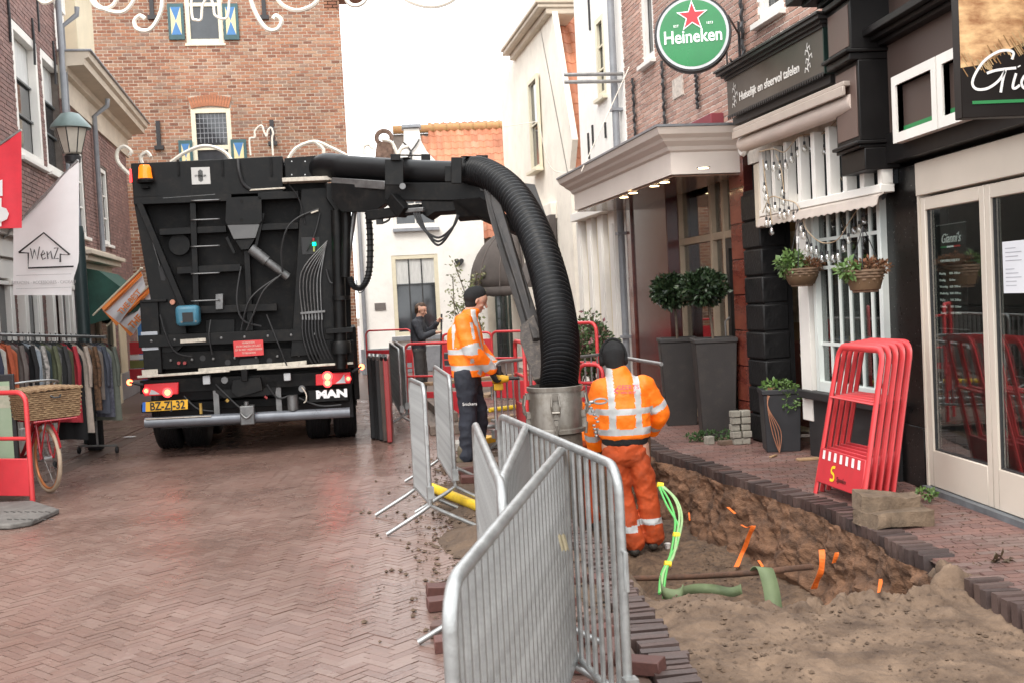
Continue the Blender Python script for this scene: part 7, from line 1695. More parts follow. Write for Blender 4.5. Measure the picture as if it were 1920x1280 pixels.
# street lamp
lp = at(172, 833, D=15.2); lp = Vector((lp.x, lp.y, 0))
lm = thing('street_lamp', 'street lamp with green hat and tapered milky lantern on a post at the left', 'street lamp', lp)
zl = at(133, 300, D=15.2).z
m2 = MB(); m2.lathe(lp, [(.10,0),(.10,.12),(.085,.15),(.085,2.9),(.07,3.0)], 16); m2.build('post_base', mat('lamp_green_black', (.02,.035,.035), .45), lm, smooth=True)
m2 = MB(); m2.tube([lp + Vector((0,0,3.0)), lp + Vector((0,0,zl))], [.055,.045], 12); m2.build('post', M_pipe, lm, smooth=True)
t_ = lp + Vector((0,0,zl))
m2 = MB(); m2.lathe(t_, [(.05,-.08),(.10,-.06),(.11,.02),(.08,.05)], 16); m2.build('collar', M_iron, lm, smooth=True)
m2 = MB(); m2.lathe(t_, [(.10,.05),(.125,.07),(.215,.40),(.20,.40),(.11,.08)], 8); gl = mat('lantern_milk', (.55,.51,.43), .3, var=.2, vs=3); m2.build('lantern_glass', gl, lm)
m2 = MB(); m2.lathe(t_, [(.03,.06),(.035,.25),(.02,.36)], 12); m2.build('bulb', mat('lamp_bulb_white', (.7,.68,.6), .4), lm, smooth=True)
m2 = MB()
for k in range(8): a = math.pi/4*k; m2.tube([t_ + Vector((.12*math.cos(a), .12*math.sin(a), .06)), t_ + Vector((.212*math.cos(a), .212*math.sin(a), .40))], .008, 5)
m2.build('lantern_bars', M_iron, lm, kind='stuff')
m2 = MB(); m2.lathe(t_, [(.20,.39),(.27,.40),(.26,.44),(.12,.60),(.05,.62),(.001,.63)], 24); m2.build('lamp_hat', mat('lamp_hat_green', (.16,.22,.21), .4, var=.2), lm, smooth=True)

# flags: cloth with soft waves, on slanting poles
def cloth(name, poly_px, D, mt, parent, amp=.03, n=18, D2=None):
    """four corners (px,py) clockwise from top left -> a waving sheet hanging at depth D"""
    tl, tr_, br, bl = poly_px; rows = []
    for j in range(n+1):
        v = j/n; row = []
        for i in range(n+1):
            u = i/n; x = lerp(lerp(tl[0], tr_[0], u), lerp(bl[0], br[0], u), v); y = lerp(lerp(tl[1], tr_[1], u), lerp(bl[1], br[1], u), v)
            d = lerp(D, D2 or D, u) + amp*math.sin(u*5.5 + v*2)*(.3+v) + amp*.5*math.sin(u*11 - v*3)
            row.append(at(x, y, D=d))
        rows.append(row)
    m2 = MB(); m2.sheet(rows); return m2.build(name, mt, parent, smooth=True), rows
def inkpx(parent, pls, D, wpx, mt, name='ink', off=.02):
    m2 = MB()
    for pl in pls: m2.ribbon([at(x, y, D=D-off) for x, y in pl], wpx*D/2050, CO - at(100, 450, D=D), .0)
    return m2.build(name, mt, parent)
M_banner = mat('banner_white', (.80,.78,.77), .8, var=.06, vs=2); M_ink = mat('black_ink', (.02,.018,.018), .6, var=.05); M_inkg = mat('grey_ink', (.42,.40,.40), .6, var=.05)
DF = 12.6
wz = thing('shop_banner', 'white shop banner with a black house drawing and the name inside it, at the left', 'banner', at(90, 450, D=DF))
poly = [(30, 425), (144, 303), (151, 340), (150, 478), (136, 520), (134, 553), (24, 556)]
m2 = MB(); rows = []
for j in range(21):
    v = j/20; row = []
    for i in range(15):
        u = i/14; x = lerp(25, 148 - 14*sstep(.72, .95, v), u); ytop = lerp(425, 303, (x-30)/114) if x > 30 else 427; y = lerp(max(300, ytop), 554, v)
        row.append(at(x, y, D=DF + .025*math.sin(u*6+v*2) ))
    rows.append(row)
m2.sheet(rows); m2.build('cloth', M_banner, wz, smooth=True)
inkpx(wz, [[(35,474),(82,437),(131,478),(113,477),(113,492)], [(35,474),(53,475),(53,503),(138,500)]], DF, 3.2, M_ink, 'house_outline', .05)
inkpx(wz, [[(57,466),(61,486),(64,470)],[(64,468),(70,487),(74,463)],[(77,480),(84,476),(81,470),(77,478),(80,487),(86,484)],[(88,472),(90,486)],[(90,478),(95,471),(98,486)],[(101,466),(109,465),(101,486),(110,485)]], DF, 1.9, M_ink, 'name_strokes', .05)
inkpx(wz, [[(30,517),(134,514)],[(30,542),(133,539)]], DF, .8, M_inkg, 'rule', .05)
dxx = (at(130, 528, D=DF) - at(32, 530, D=DF)).normalized(); text('SIERADEN - ACCESSOIRES - CADEAU', at(82, 530, D=DF-.05), dxx, Vector((0,0,1)), .052, M_inkg, wz, sx=.86)
m2 = MB(); m2.tube([LF.P(LF.U(-10, 440), 0, at(-2, 448, D=DF).z), at(146, 301, D=DF)], .014, 8); m2.tube([at(28,424,D=DF-.01), at(146,301,D=DF-.01)], .016, 8); m2.build('banner_pole', M_galv, wz, smooth=True)
rf = thing('red_flag', 'bright red shop flag with a white emblem hanging above the white banner', 'flag', at(10, 340, D=11.6))
cloth('cloth', [(-60, 305), (40, 246), (41, 428), (-60, 430)], 11.6, mat('flag_red', (.75,.04,.06), .7, var=.08), rf, .015)
inkpx(rf, [[(-8,352),(2,338),(2,368)],[(0,372),(0,425)]], 11.6, 5, M_banner, 'emblem', .05)
m2 = MB(); c = at(2, 402, D=11.54); m2.lathe(c, [(.08,-.002),(.08,.002)], 8, axis='Y'); m2.build('emblem_disc', M_banner, rf)
m2 = MB(); m2.tube([at(-70, 318, D=11.6), at(40, 244, D=11.6)], .015, 8); m2.build('pole', M_galv, rf, smooth=True)
M_of = mat('flag_orange', (.85,.26,.06), .75, var=.08, vs=3); M_ow = mat('flag_pale', (.74,.72,.74), .75, var=.1, vs=5)
for k, (dx, dy, lab) in enumerate(((0, 0, 'orange and white flag with orange capitals on a slanting pole, left one of two'), (26, 20, 'second orange and white flag, mostly behind the first one and the lorry'))):
    D_f = 18.6 + k*.9; fl = thing('orange_flag', lab, 'flag', at(230+dx, 560+dy, D=D_f), group='orange and white flags')
    S_ = lambda x, y, o=0: at(x+dx, y+dy, D=D_f-o)
    cloth('cloth', [(266+dx, 511+dy), (273+dx, 538+dy), (222+dx, 609+dy), (192+dx, 582+dy)], D_f, M_ow, fl, .02)
    cloth('orange_band', [(264+dx, 509+dy), (267+dx, 517+dy), (198+dx, 585+dy), (190+dx, 578+dy)], D_f-.05, M_of, fl, .02)
    cloth('orange_edge', [(195+dx, 583+dy), (190+dx, 579+dy), (218+dx, 611+dy), (224+dx, 607+dy)], D_f-.06, M_of, fl, .0)
    m2 = MB(); m2.tube([S_(174, 592), S_(265, 504)], .018, 8); m2.lathe(S_(265, 504), [(.02,-.02),(.035,0),(.02,.02)], 8); m2.build('pole', M_cf, fl, smooth=True)
    rd_ = (S_(262, 540, .1) - S_(215, 592, .1)).normalized(); ud = (S_(215, 575, .1) - S_(222, 590, .1)); ud = (ud - rd_*ud.dot(rd_)).normalized()
    if k == 0: text('THE BEST', S_(243, 567, .12), rd_, ud, .135, M_of, fl, sx=.9, bold=.003)
    else: text('THE', S_(228, 584, .12), rd_, ud, .17, M_of, fl, sx=.85, bold=.006)

# clothes rack with garments
R0 = at(196, 632, D=14.2); R1 = at(-60, 626, D=11.9); 
rk = thing('clothes_rack', 'long metal clothes rail on legs in front of the white shopfront', 'clothes rack', Vector(((R0.x+R1.x)/2, (R0.y+R1.y)/2, 0)))
m2 = MB(); m2.tube([R0, R1], .018, 8); m2.lathe(R0, [(.024,-.02),(.024,.02)], 8); m2.build('rail', M_galv, rk, smooth=True)
rdir = (R1 - R0).normalized(); pdir = Vector((-rdir.y, rdir.x, 0)).normalized()
if pdir.x < 0: pdir = -pdir
for t_ in (.12, .62):
    p = R0.lerp(R1, t_); m2 = MB(); m2.tube([p, Vector((p.x, p.y, .1))], .014, 6); m2.tube([Vector((p.x,p.y,.1)) - pdir*.28, Vector((p.x,p.y,.1)) + pdir*.28], .014, 6); m2.build('leg', M_galv, rk, smooth=True)
    for s_ in (-.28, .28): m2 = MB(); m2.lathe(Vector((p.x,p.y,.045)) + pdir*s_, [(.04,-.015),(.045,0),(.04,.015)], 12, axis='X'); m2.build('castor', M_rub, rk, smooth=True)
def garment(p, w_, L, colr, slv, label, seed):
    r_ = random.Random(seed); mt = mat('cloth_%s' % colr[0], colr[1], .85, var=.25 if len(colr) < 3 else .7, vs=7 if len(colr) < 3 else 26, bump=.3, col2=colr[2] if len(colr) > 2 else None)
    rows_f = []; rows_b = []; n = 12
    for j in range(11):
        v = j/10; z = -.07 - v*L; hw = w_*(.5 if v > .12 else lerp(.14, .5, v/.12)); hw *= 1 + .12*v*slv
        rf_, rb_ = [], []
        for i in range(n+1):
            u = i/n*2-1; o = (.028 + .02*v)*math.sqrt(max(0, 1-u*u)) + .010*math.sin(u*7+seed+v*3)*v; base = p + pdir*(u*hw) + Vector((0,0,z - .05*abs(u)**1.5*(1 if v < .2 else .2)))
            rf_.append(base - rdir*o); rb_.append(base + rdir*o)
        rows_f.append(rf_); rows_b.append(rb_)
    m2 = MB(); m2.sheet(rows_f); m2.sheet(rows_b)
    o = thing('garment', label, 'garment', Vector((p.x, p.y, p.z - L)), group='clothes hanging on the rack')
    m2.build('cloth', mt, o, smooth=True)
    m3 = MB(); m3.tube([p + Vector((0,0,.02)), p + rdir*.015 + Vector((0,0,.035)), p + Vector((0,0,-.03)), p + Vector((0,0,-.07))], .004, 5); m3.tube([p + Vector((0,0,-.07)) - pdir*w_*.36 + Vector((0,0,-.04)), p + Vector((0,0,-.065)), p + Vector((0,0,-.07)) + pdir*w_*.36 + Vector((0,0,-.04))], .006, 5); m3.build('hanger', M_blkw, o)
    if slv:
        for s_ in (-1, 1):
            m3 = MB(); a = p + pdir*s_*w_*.42 + Vector((0,0,-.13)); m3.tube([a, a + pdir*s_*.05 + Vector((0,0,-.25)), a + pdir*s_*.04 + Vector((0,0,-.50))], [(.03,.045),(.03,.045),(.025,.035)], 8); m3.build('sleeve', mt, o, smooth=True)
    return o
GC = [('olive grey coat', ('sage', (.20,.22,.18))), ('blue grey patterned dress', ('bluepat', (.22,.23,.27), (.08,.08,.12))), ('slate blue jacket', ('slate', (.10,.11,.14))), ('taupe cardigan', ('taupe', (.24,.20,.17))), ('brown leopard blouse', ('leopard', (.28,.15,.08), (.03,.02,.015))), ('long black dress', ('black', (.012,.012,.013))), ('cream long shirt', ('cream', (.50,.42,.35))), ('black trousers pair', ('black', (.012,.012,.013))),
      ('crimson red dress', ('crimson', (.45,.035,.05))), ('dark olive jumper', ('olive', (.09,.09,.05))), ('charcoal cardigan', ('char', (.05,.05,.05))), ('grey speckled tunic', ('speck', (.28,.27,.26), (.04,.04,.04))), ('moss green jumper', ('moss', (.11,.12,.07))), ('dark teal blouse', ('teal', (.035,.05,.055))), ('white and black top', ('wb', (.55,.52,.48), (.05,.05,.05))), ('pale grey blue shirt', ('pale', (.32,.36,.40))), ('black blazer', ('black', (.012,.012,.013))), ('dark plum patterned top', ('plum', (.12,.05,.05), (.02,.02,.02))),
      ('grey brown waistcoat', ('gb', (.13,.11,.10))), ('rust orange jumper', ('rust', (.42,.10,.04))), ('second rust orange jumper', ('rust2', (.36,.075,.03))), ('ivory knit', ('ivory', (.5,.47,.42))), ('navy knit', ('navy', (.03,.035,.06))), ('black knit', ('black', (.012,.012,.013)))]
places_ = ['at the right end of the rail', 'second from the right end', 'third from the right end', 'beside the bicycle handlebar', 'behind the bicycle handlebar', 'right above the bicycle wheel', 'just right of the basket', 'next to the cream shirt', 'above the basket corner', 'left of the red dress', 'over the basket lid', 'over the middle of the basket', 'near the basket handle', 'left of the moss jumper', 'with pale sleeve near the basket', 'at the left part of the basket', 'beside the pale shirt', 'towards the left of the rail', 'next to the rust jumpers', 'at the left of the rail', 'nearest the left edge of the photo', 'beyond the left edge', 'further left', 'leftmost']
for k, (nm, c) in enumerate(GC):
    t_ = .035 + k*.040; p = R0.lerp(R1, t_); L = (1.0, .95, .9, .72, .85, .98, 1.12, 1.2, .98)[k] if k < 9 else .62 + .1*((k*7) % 3)
    garment(p, .44 - .02*(k % 3), L, c, 1 if k % 2 == 0 else 0, '%s on the clothes rack, %s' % (nm, places_[k]), k)
# black post / sleeve dropping at the right of the rack
m2 = MB(); c = at(180, 833, D=14.4); m2.box(c.x-.09, c.x+.09, c.y-.08, c.y+.08, 0, .8); tag(m2.build('black_bollard', M_blkw, bevel=.02), 'short black bollard under the right end of the clothes rack', 'bollard')

# bicycle
M_bred = mat('bike_red', (.42,.02,.03), .25, var=.1, coat=.5); M_wick = mat('wicker', (.36,.24,.13), .75, col2=(.16,.09,.045), vs=18, bump=.6, bs=40)
FW = at(93, 930, D=11.0); FW = Vector((FW.x, FW.y, 0)); 
byaw = RAD(-46)     # direction the bicycle points (towards the camera, slightly right)
bd_ = Vector((math.cos(byaw), math.sin(byaw), 0)); bs_ = Vector((-bd_.y, bd_.x, 0))
bike = thing('bicycle', 'red town bicycle with pale tyres facing the camera by the clothes rack', 'bicycle', FW - bd_*.5, byaw)
BQ = lambda a, s_, z: FW + bd_*a + bs_*s_ + Vector((0,0,z))
RWH = .345
def bwheel(a0, nm, turn=0):
    R2 = Matrix.Rotation(turn, 3, 'Z'); dd = R2 @ bd_; c = BQ(a0, 0, RWH)
    def rp(ang, r, o=0): return c + dd*math.cos(ang)*r + Vector((0,0,math.sin(ang)*r)) + (R2 @ bs_)*o
    m2 = MB(); m2.tube([rp(2*math.pi*k/40, RWH-.02) for k in range(40)], .021, 8, closed=True); w__ = m2.build('wheel', mat('cream_tyre', (.42,.33,.24), .7, var=.2), bike, smooth=True)
    m2 = MB(); m2.tube([rp(2*math.pi*k/40, RWH-.045) for k in range(40)], (.014), 6, closed=True); m2.build('rim', mat('rim_orange', (.55,.20,.07), .35, metal=.3), w__, smooth=True)
    m2 = MB(); m2.tube([rp(0, 0, -.04), rp(0, 0, .04)], .03, 10); m2.build('hub', M_galv, w__, smooth=True)
    for k in range(18): m2 = MB(); a = 2*math.pi*k/18; m2.tube([rp(a + .5, .02, .03*(-1)**k), rp(a, RWH-.05)], .0016, 4, caps=False); m2.build('spoke', M_galv, w__)
    m2 = MB(); m2.tube([rp(RAD(q), RWH+.035) for q in range(20, 200, 12)], [(.006, .03)]*15, 8); m2.build('mudguard', M_bred, bike, smooth=True)
    return c, dd
c1, d1_ = bwheel(0, 'front', RAD(-4)); c2, _ = bwheel(-1.1, 'rear')
m2 = MB(); hd = BQ(-.20, 0, .92); hb = BQ(-.10, 0, .70)
for s_ in (-.055, .055): m2.tube([c1 + bs_*s_, BQ(-.04, s_*.9, .45), BQ(-.09, s_*.8, .70)], .014, 8)
m2.tube([BQ(-.09,-.045,.70), BQ(-.09,.045,.70)], .018, 8); m2.build('fork', M_bred, bike, smooth=True)
m2 = MB(); m2.tube([hb, hd], .022, 8); m2.tube(bez([BQ(-.16,0,.80), BQ(-.45,0,.45), BQ(-.62,0,.30)], 5), .02, 8); m2.tube([BQ(-.12,0,.70), BQ(-.40,0,.36), BQ(-.62,0,.30)], .018, 8); m2.tube([BQ(-.62,0,.30), BQ(-.76,0,.80)], .018, 8); m2.tube([BQ(-.62,0,.3), c2], .012, 6); m2.tube([BQ(-.74,0,.72), c2], .010, 6); m2.build('frame', M_bred, bike, smooth=True)
m2 = MB(); m2.tube([BQ(-.76,0,.80), BQ(-.78,0,.92)], .012, 6); m2.build('seat_post', M_galv, bike); m2 = MB(); m2.tube([BQ(-.92,0,.96), BQ(-.80,0,.95), BQ(-.62,0,.94)], [(.10,.04),(.09,.035),(.02,.02)], 10); m2.build('saddle', mat('saddle_brown', (.08,.04,.02), .5), bike, smooth=True)
hbz = 1.07
m2 = MB(); m2.tube(bez([BQ(-.45,-.30,hbz-.02), BQ(-.28,-.30,hbz+.02), BQ(-.17,-.15,hbz+.05), BQ(-.17,.15,hbz+.05), BQ(-.28,.30,hbz+.02), BQ(-.45,.30,hbz-.02)], 6), .012, 8); m2.tube([hd, BQ(-.18,0,hbz+.05)], .013, 8); m2.build('handlebar', M_galv, bike, smooth=True)
for s_ in (-1, 1):
    m2 = MB(); m2.tube([BQ(-.50,.30*s_,hbz-.03), BQ(-.38,.30*s_,hbz)], .017, 8); m2.build('grip', mat('saddle_brown', (0,0,0)), bike, smooth=True)
    m2 = MB(); m2.tube([BQ(-.33,.28*s_,hbz), BQ(-.24,.24*s_,hbz-.03)], .008, 6); m2.build('brake_lever', M_galv, bike, smooth=True)
m2 = MB(); m2.lathe(BQ(.02, .0, .66), [(.02,-.03),(.045,0),(.048,.02),(.03,.03)], 14, axis='X', R=Matrix.Rotation(byaw, 3, 'Z')); m2.build('headlamp', M_galv, bike, smooth=True)
for px, py in ((0,0),): 
    m2 = MB(); m2.tube([BQ(-.62,-.09,.30), BQ(-.62,.09,.30)], .02, 8); m2.tube([BQ(-.62,.09,.30), BQ(-.50,.10,.20)], .01, 6); m2.tube([BQ(-.62,-.09,.30), BQ(-.74,-.10,.40)], .01, 6); m2.build('crank', M_galv, bike, smooth=True)
# carrier and wicker basket
m2 = MB()
bz0, bz1 = .76, 1.02
for s_ in (-.2, 0, .2): m2.tube([BQ(-.18, s_, bz0-.015), BQ(.24, s_, bz0-.015)], .01, 6)
for a in (-.18, .24): m2.tube([BQ(a, -.22, bz0-.015), BQ(a, .22, bz0-.015)], .01, 6)
for s_ in (-.07, .07): m2.tube([c1 + bs_*s_, BQ(.18, s_, bz0-.02)], .008, 6)
m2.build('front_carrier', M_bred, bike, smooth=True)
bk = thing('wicker_basket', 'lidded rectangular wicker basket on the front carrier of the red bicycle', 'basket', BQ(.03,0,bz0), byaw)
m2 = MB()
for j in range(13):
    z = lerp(bz0+.012, bz1, j/12); e = .02*j/12; loop = []
    cs = [(-.18-e, -.25-e), (.24+e, -.25-e), (.24+e, .25+e), (-.18-e, .25+e)]
    for q in range(4):
        a, b = cs[q], cs[(q+1) % 4]; nn = 14
        for i in range(nn): t_ = i/nn; o = .006*(1 if (i+j) % 2 else -1); vx, vy = lerp(a[0], b[0], t_), lerp(a[1], b[1], t_); nx_, ny_ = ((0,-1),(1,0),(0,1),(-1,0))[q]; loop.append(BQ(vx + nx_*o, vy + ny_*o, z))
    m2.tube(loop, .0105, 5, closed=True)
m2.build('woven_rods', M_wick, bk, smooth=True, kind='stuff')
m2 = MB(bike.matrix_world.copy()); ctr = bike.matrix_world.inverted() @ BQ(.03, 0, 0)
m2.box(ctr.x-.19, ctr.x+.20, -.235, .235, bz0, bz1-.01); m2.build('inner_wall', mat('wicker_dark', (.12,.07,.035), .9), bk)
m2 = MB()
for j in range(12):
    a = lerp(-.21, .27, j/11); m2.tube([BQ(a, lerp(-.28, .28, i/16), bz1 + .025 + .006*(1 if (i+j) % 2 else -1) + .012*math.cos((i/16-.5)*3)) for i in range(17)], .018, 5)
m2.build('lid', M_wick, bk, smooth=True)
m2 = MB(); m2.tube([BQ(.275, -.05, bz1-.03), BQ(.30, -.03, bz1-.05), BQ(.30, .03, bz1-.05), BQ(.275, .05, bz1-.03)], .01, 6); m2.build('toggle', M_iron, bk, smooth=True)
# a second basket-liner of foil inside the frame is not modelled: bags of silver parts under the rack
# green poster board
ab = thing('poster_board', 'black framed pavement board with a green poster behind the red barrier at the left edge', 'sign board', at(10, 885, D=10.95))
Dp = 10.9; A = at(-70, 890, D=Dp); B = at(38, 880, D=Dp); zt_, zb_ = at(20, 700, D=Dp).z, at(20, 882, D=Dp).z
t_ = (B - A); t_.z = 0; t_.normalize(); Rm = Matrix((t_, Vector((-t_.y, t_.x, 0)), Vector((0,0,1)))).transposed(); c = Vector((B.x, B.y, (zt_+zb_)/2)) - t_*.35
m2 = MB(); m2.obox(c, (.70, .04, zt_-zb_), Rm); m2.build('frame', M_iron, ab, bevel=.008)
m2 = MB(); m2.obox(c - Rm @ Vector((0,.022,.02)), (.62, .004, zt_-zb_-.10), Rm); m2.build('poster', mat('poster_green', (.30,.42,.27), .5, col2=(.42,.50,.36), vs=1.5), ab)
m2 = MB(); m2.obox(c - Rm @ Vector((0,.025,-.26)), (.62, .004, .22), Rm); m2.build('poster_top', mat('poster_cream', (.60,.56,.45), .5, col2=(.40,.42,.30), vs=9), ab)
for s_ in (-.28, .28): m2 = MB(); m2.obox(c + Rm @ Vector((s_, 0, -(zt_-zb_)/2 - .06)), (.04,.05,.14), Rm); m2.build('foot', M_iron, ab)
# rubber foot block under the barrier
m2 = MB(); P0 = [at(x, y, z=0) for x, y in ((-60, 992), (-40, 950), (62, 946), (112, 962), (60, 985), (20, 992))]
m2.prism([p + Vector((0,0,.0)) for p in P0], Vector((0,0,.045))); ft = m2.build('barrier_foot', mat('worn_rubber', (.13,.12,.11), .85, var=.35, vs=9, bump=.8, bs=30), bevel=.012); tag(ft, 'worn grey rubber block lying under the red barrier at the left edge', 'rubber block')
m2 = MB()
for k in range(7):
    for j in range(2): q = at(8 + 13*k + 6*j, 958 + 14*j, z=.047); m2.beam(q, q + Vector((.05,-.05,0)), .012, .006)
m2.build('tread', mat('worn_rubber_dark', (.06,.055,.05), .9), ft, kind='stuff')
m2 = MB(); q = at(243, 818, z=0.006); m2.lathe(q, [(.10,0),(.09,.004)], 14, sx=1, sy=.5); tag(m2.build('paper_litter', M_banner), 'white scrap of paper lying on the bricks left of the lorry', 'litter')
# striped board and blue yellow door behind the lorry
sb = thing('striped_board', 'red and white striped board standing behind the lorry at the left', 'sign board', at(252, 720, D=23))
for k, (y0, y1, m_) in enumerate(((640, 664, M_redl), (664, 674, M_banner), (674, 690, mat('olive_board', (.2,.2,.06), .6)), (690, 712, M_redl))):
    m2 = MB(); a = at(244, y1, D=23); b = at(275, y0, D=23); m2.box(a.x, b.x, a.y, a.y+.05, a.z, b.z); m2.build('board', m_, sb)
dd = thing('painted_door', 'blue and yellow painted door at the foot of the tower beside the lorry', 'door', at(255, 640, D=26.5))
for x0, x1, m_ in ((243, 254, M_sb), (254, 264, M_sy), (264, 275, M_sb)):
    m2 = MB(); a = at(x0, 715, D=26.3); b = at(x1, 585, D=26.3); m2.box(a.x, b.x, a.y, a.y+.06, 0, b.z); m2.build('door_plank', m_, dd)

# street garlands: curls of pale light tube
M_gar = mat('garland_tube', (.80,.74,.64), .5, var=.08)
def curl(D, pls, label, r=.017, wires=()):
    g = thing('street_garland', label, 'garland', at(*pls[0][0], D=D), group='curled light tube garlands over the street')
    for pl in pls: m2 = MB(); m2.tube(bez([at(x, y, D=D) for x, y in pl], 8), r, 6); m2.build('light_tube', M_gar, g, smooth=True)
    for a, b in wires: m2 = MB(); m2.tube([at(*a, D=D), at(*b, D=D)], .004, 4); m2.build('wire', M_galv, g)
    return g
curl(9.5, [[(170,-30),(172,2),(190,17),(212,10),(222,-12)], [(60,-30),(68,-8),(84,6),(104,-5),(110,-30)]], 'curled garland tube in front of the dark brick gable at the top left', .019)
curl(9.5, [[(166,-18),(185,12),(225,24),(248,6),(254,-25)], [(304,-30),(302,20),(282,55),(258,55),(252,40),(262,30),(272,36)]], 'garland curls hanging at the top over the left part of the tower', .019)
curl(9.5, [[(464,-30),(475,15),(497,52),(518,56),(528,40),(518,30),(512,36)], [(508,-20),(530,10),(560,20),(592,6),(600,-20)], [(640,-30),(652,4),(668,11),(684,2),(694,-25)]], 'garland curls hanging at the top over the right edge of the tower', .019)
curl(9.5, [[(358,-30),(360,30),(368,38),(377,36),(380,10),(392,-5),(400,10),(404,30),(425,34),(430,0),(432,-30)]], 'castle shaped garland tube in front of the upper tower window', .012)
curl(9.5, [[(735,-20),(770,4),(810,13),(845,3),(870,-20)]], 'garland curl at the top in front of the white sky', .019)
curl(20, [[(245,330),(222,305),(220,285),(232,275),(245,283),(243,292)], [(268,310),(264,295),(275,286),(283,295)]], 'pair of small garland curls left of the lorry top', .035)
curl(20, [[(320,305),(350,285),(385,274),(420,285),(440,310)]], 'arched garland tube rising behind the lorry top', .035)
curl(20, [[(540,300),(556,278),(590,266),(622,278),(650,292)], [(590,266),(606,280),(606,296)]], 'arched garland tube behind the suction pipe at the edge of the tower', .035)
curl(20, [[(470,292),(468,262),(478,258),(478,246),(490,236),(496,250),(500,256),(502,246),(508,240),(512,250),(510,262),(512,292)]], 'small castle shaped garland tube standing on the line above the lorry', .018, wires=(((460,244),(520,240)),))
curl(20, [[(684,290),(682,276),(692,272),(698,280)], [(716,262),(735,268),(745,290)], [(745,296),(752,280),(765,275)]], 'garland curls in front of the small brick gable', .03)
curl(19, [[(945,238),(1010,228)], [(1010,228),(1030,310),(1060,325),(1085,322)]], 'thin cable hanging across the cream gable house', .008)
curl(15, [[(1090,322),(1180,126)]], 'thin stay cable in front of the tall white house', .008)
# ================================================================== RIGHT SIDE AND TRENCH OBJECTS
def leafy(mb, c, rx, ry, rz, n, size, seed, hollow=.55, squash=1.0, droop=0):
    r_ = random.Random(seed)
    for _ in range(n):
        v = Vector((r_.gauss(0,1), r_.gauss(0,1), r_.gauss(0,1))).normalized(); rad = lerp(hollow, 1.08, r_.random()**.6); rad *= 1 + .26*noise.noise(v*2.3 + Vector((seed, 0, 0)))
        p = Vector(c) + Vector((v.x*rx*rad, v.y*ry*rad, v.z*rz*rad)); s_ = size*r_.uniform(.6, 1.3)
        a = (v + Vector((r_.gauss(0,.6), r_.gauss(0,.6), r_.gauss(0,.6) - droop))).normalized(); b = a.cross(Vector((r_.gauss(0,1), r_.gauss(0,1), r_.gauss(0,1)))).normalized(); n_ = a.cross(b)
        mb.rv = r_.random(); mb.add([p, p + a*s_*.5 + b*s_*.26, p + a*s_ + n_*s_*.08, p + a*s_*.5 - b*s_*.26], [(0,1,2,3)])
M_laur = brickmat('laurel_leaf', [(.010,.022,.010),(.020,.040,.016),(.035,.060,.024),(.014,.03,.013)], rough=.38, vs=6)
M_gleaf = brickmat('fresh_leaf', [(.05,.11,.02),(.09,.17,.035),(.13,.20,.06),(.06,.10,.03)], rough=.5, vs=6)
M_bleaf = brickmat('heather_leaf', [(.16,.07,.035),(.24,.11,.05),(.12,.08,.04),(.30,.10,.05)], rough=.7, vs=6)
M_bush = brickmat('bush_leaf', [(.03,.06,.02),(.06,.11,.035),(.10,.15,.06),(.30,.10,.13)], rough=.55, vs=6)
M_stem = mat('stem_bark', (.12,.09,.065), .85, var=.35, vs=20, bump=.4)
M_pl = mat('planter_grey', (.030,.026,.025), .55, var=.2, vs=3, bump=.15, dirt=.15)
def planter(px_l, px_r, py_b, top_py, D, label, wd, topf=1.22, ang=RAD(-8), mt=None, name='planter'):
    c = at((px_l+px_r)/2, py_b, D=D); c.z = 0; H_ = at((px_l+px_r)/2, top_py, D=D).z
    t = thing(name, label, 'planter', c, ang); R4 = t.matrix_world.copy(); w0 = wd/2; w1 = wd/2*topf
    m2 = MB(R4); 
    def sq(w__, z): return [(-w__, -w__, z), (w__, -w__, z), (w__, w__, z), (-w__, w__, z)]
    L = [sq(w0, 0), sq(w1, H_-.05), sq(w1+.012, H_-.05), sq(w1+.012, H_), sq(w1-.035, H_), sq(w1-.045, H_-.08)]
    v = [p for s_ in L for p in s_]; fs = [(3,2,1,0)]
    for i in range(len(L)-1):
        for k in range(4): fs.append((i*4+k, i*4+(k+1)%4, (i+1)*4+(k+1)%4, (i+1)*4+k))
    fs.append(tuple((len(L)-1)*4+k for k in range(4))); m2.add(v, fs); m2.build('pot', mt or M_pl, t, bevel=.008)
    m2 = MB(R4); m2.box(-w1+.04, w1-.04, -w1+.04, w1-.04, H_-.09, H_-.075); m2.build('earth', M_soil, t)
    return t, H_, R4
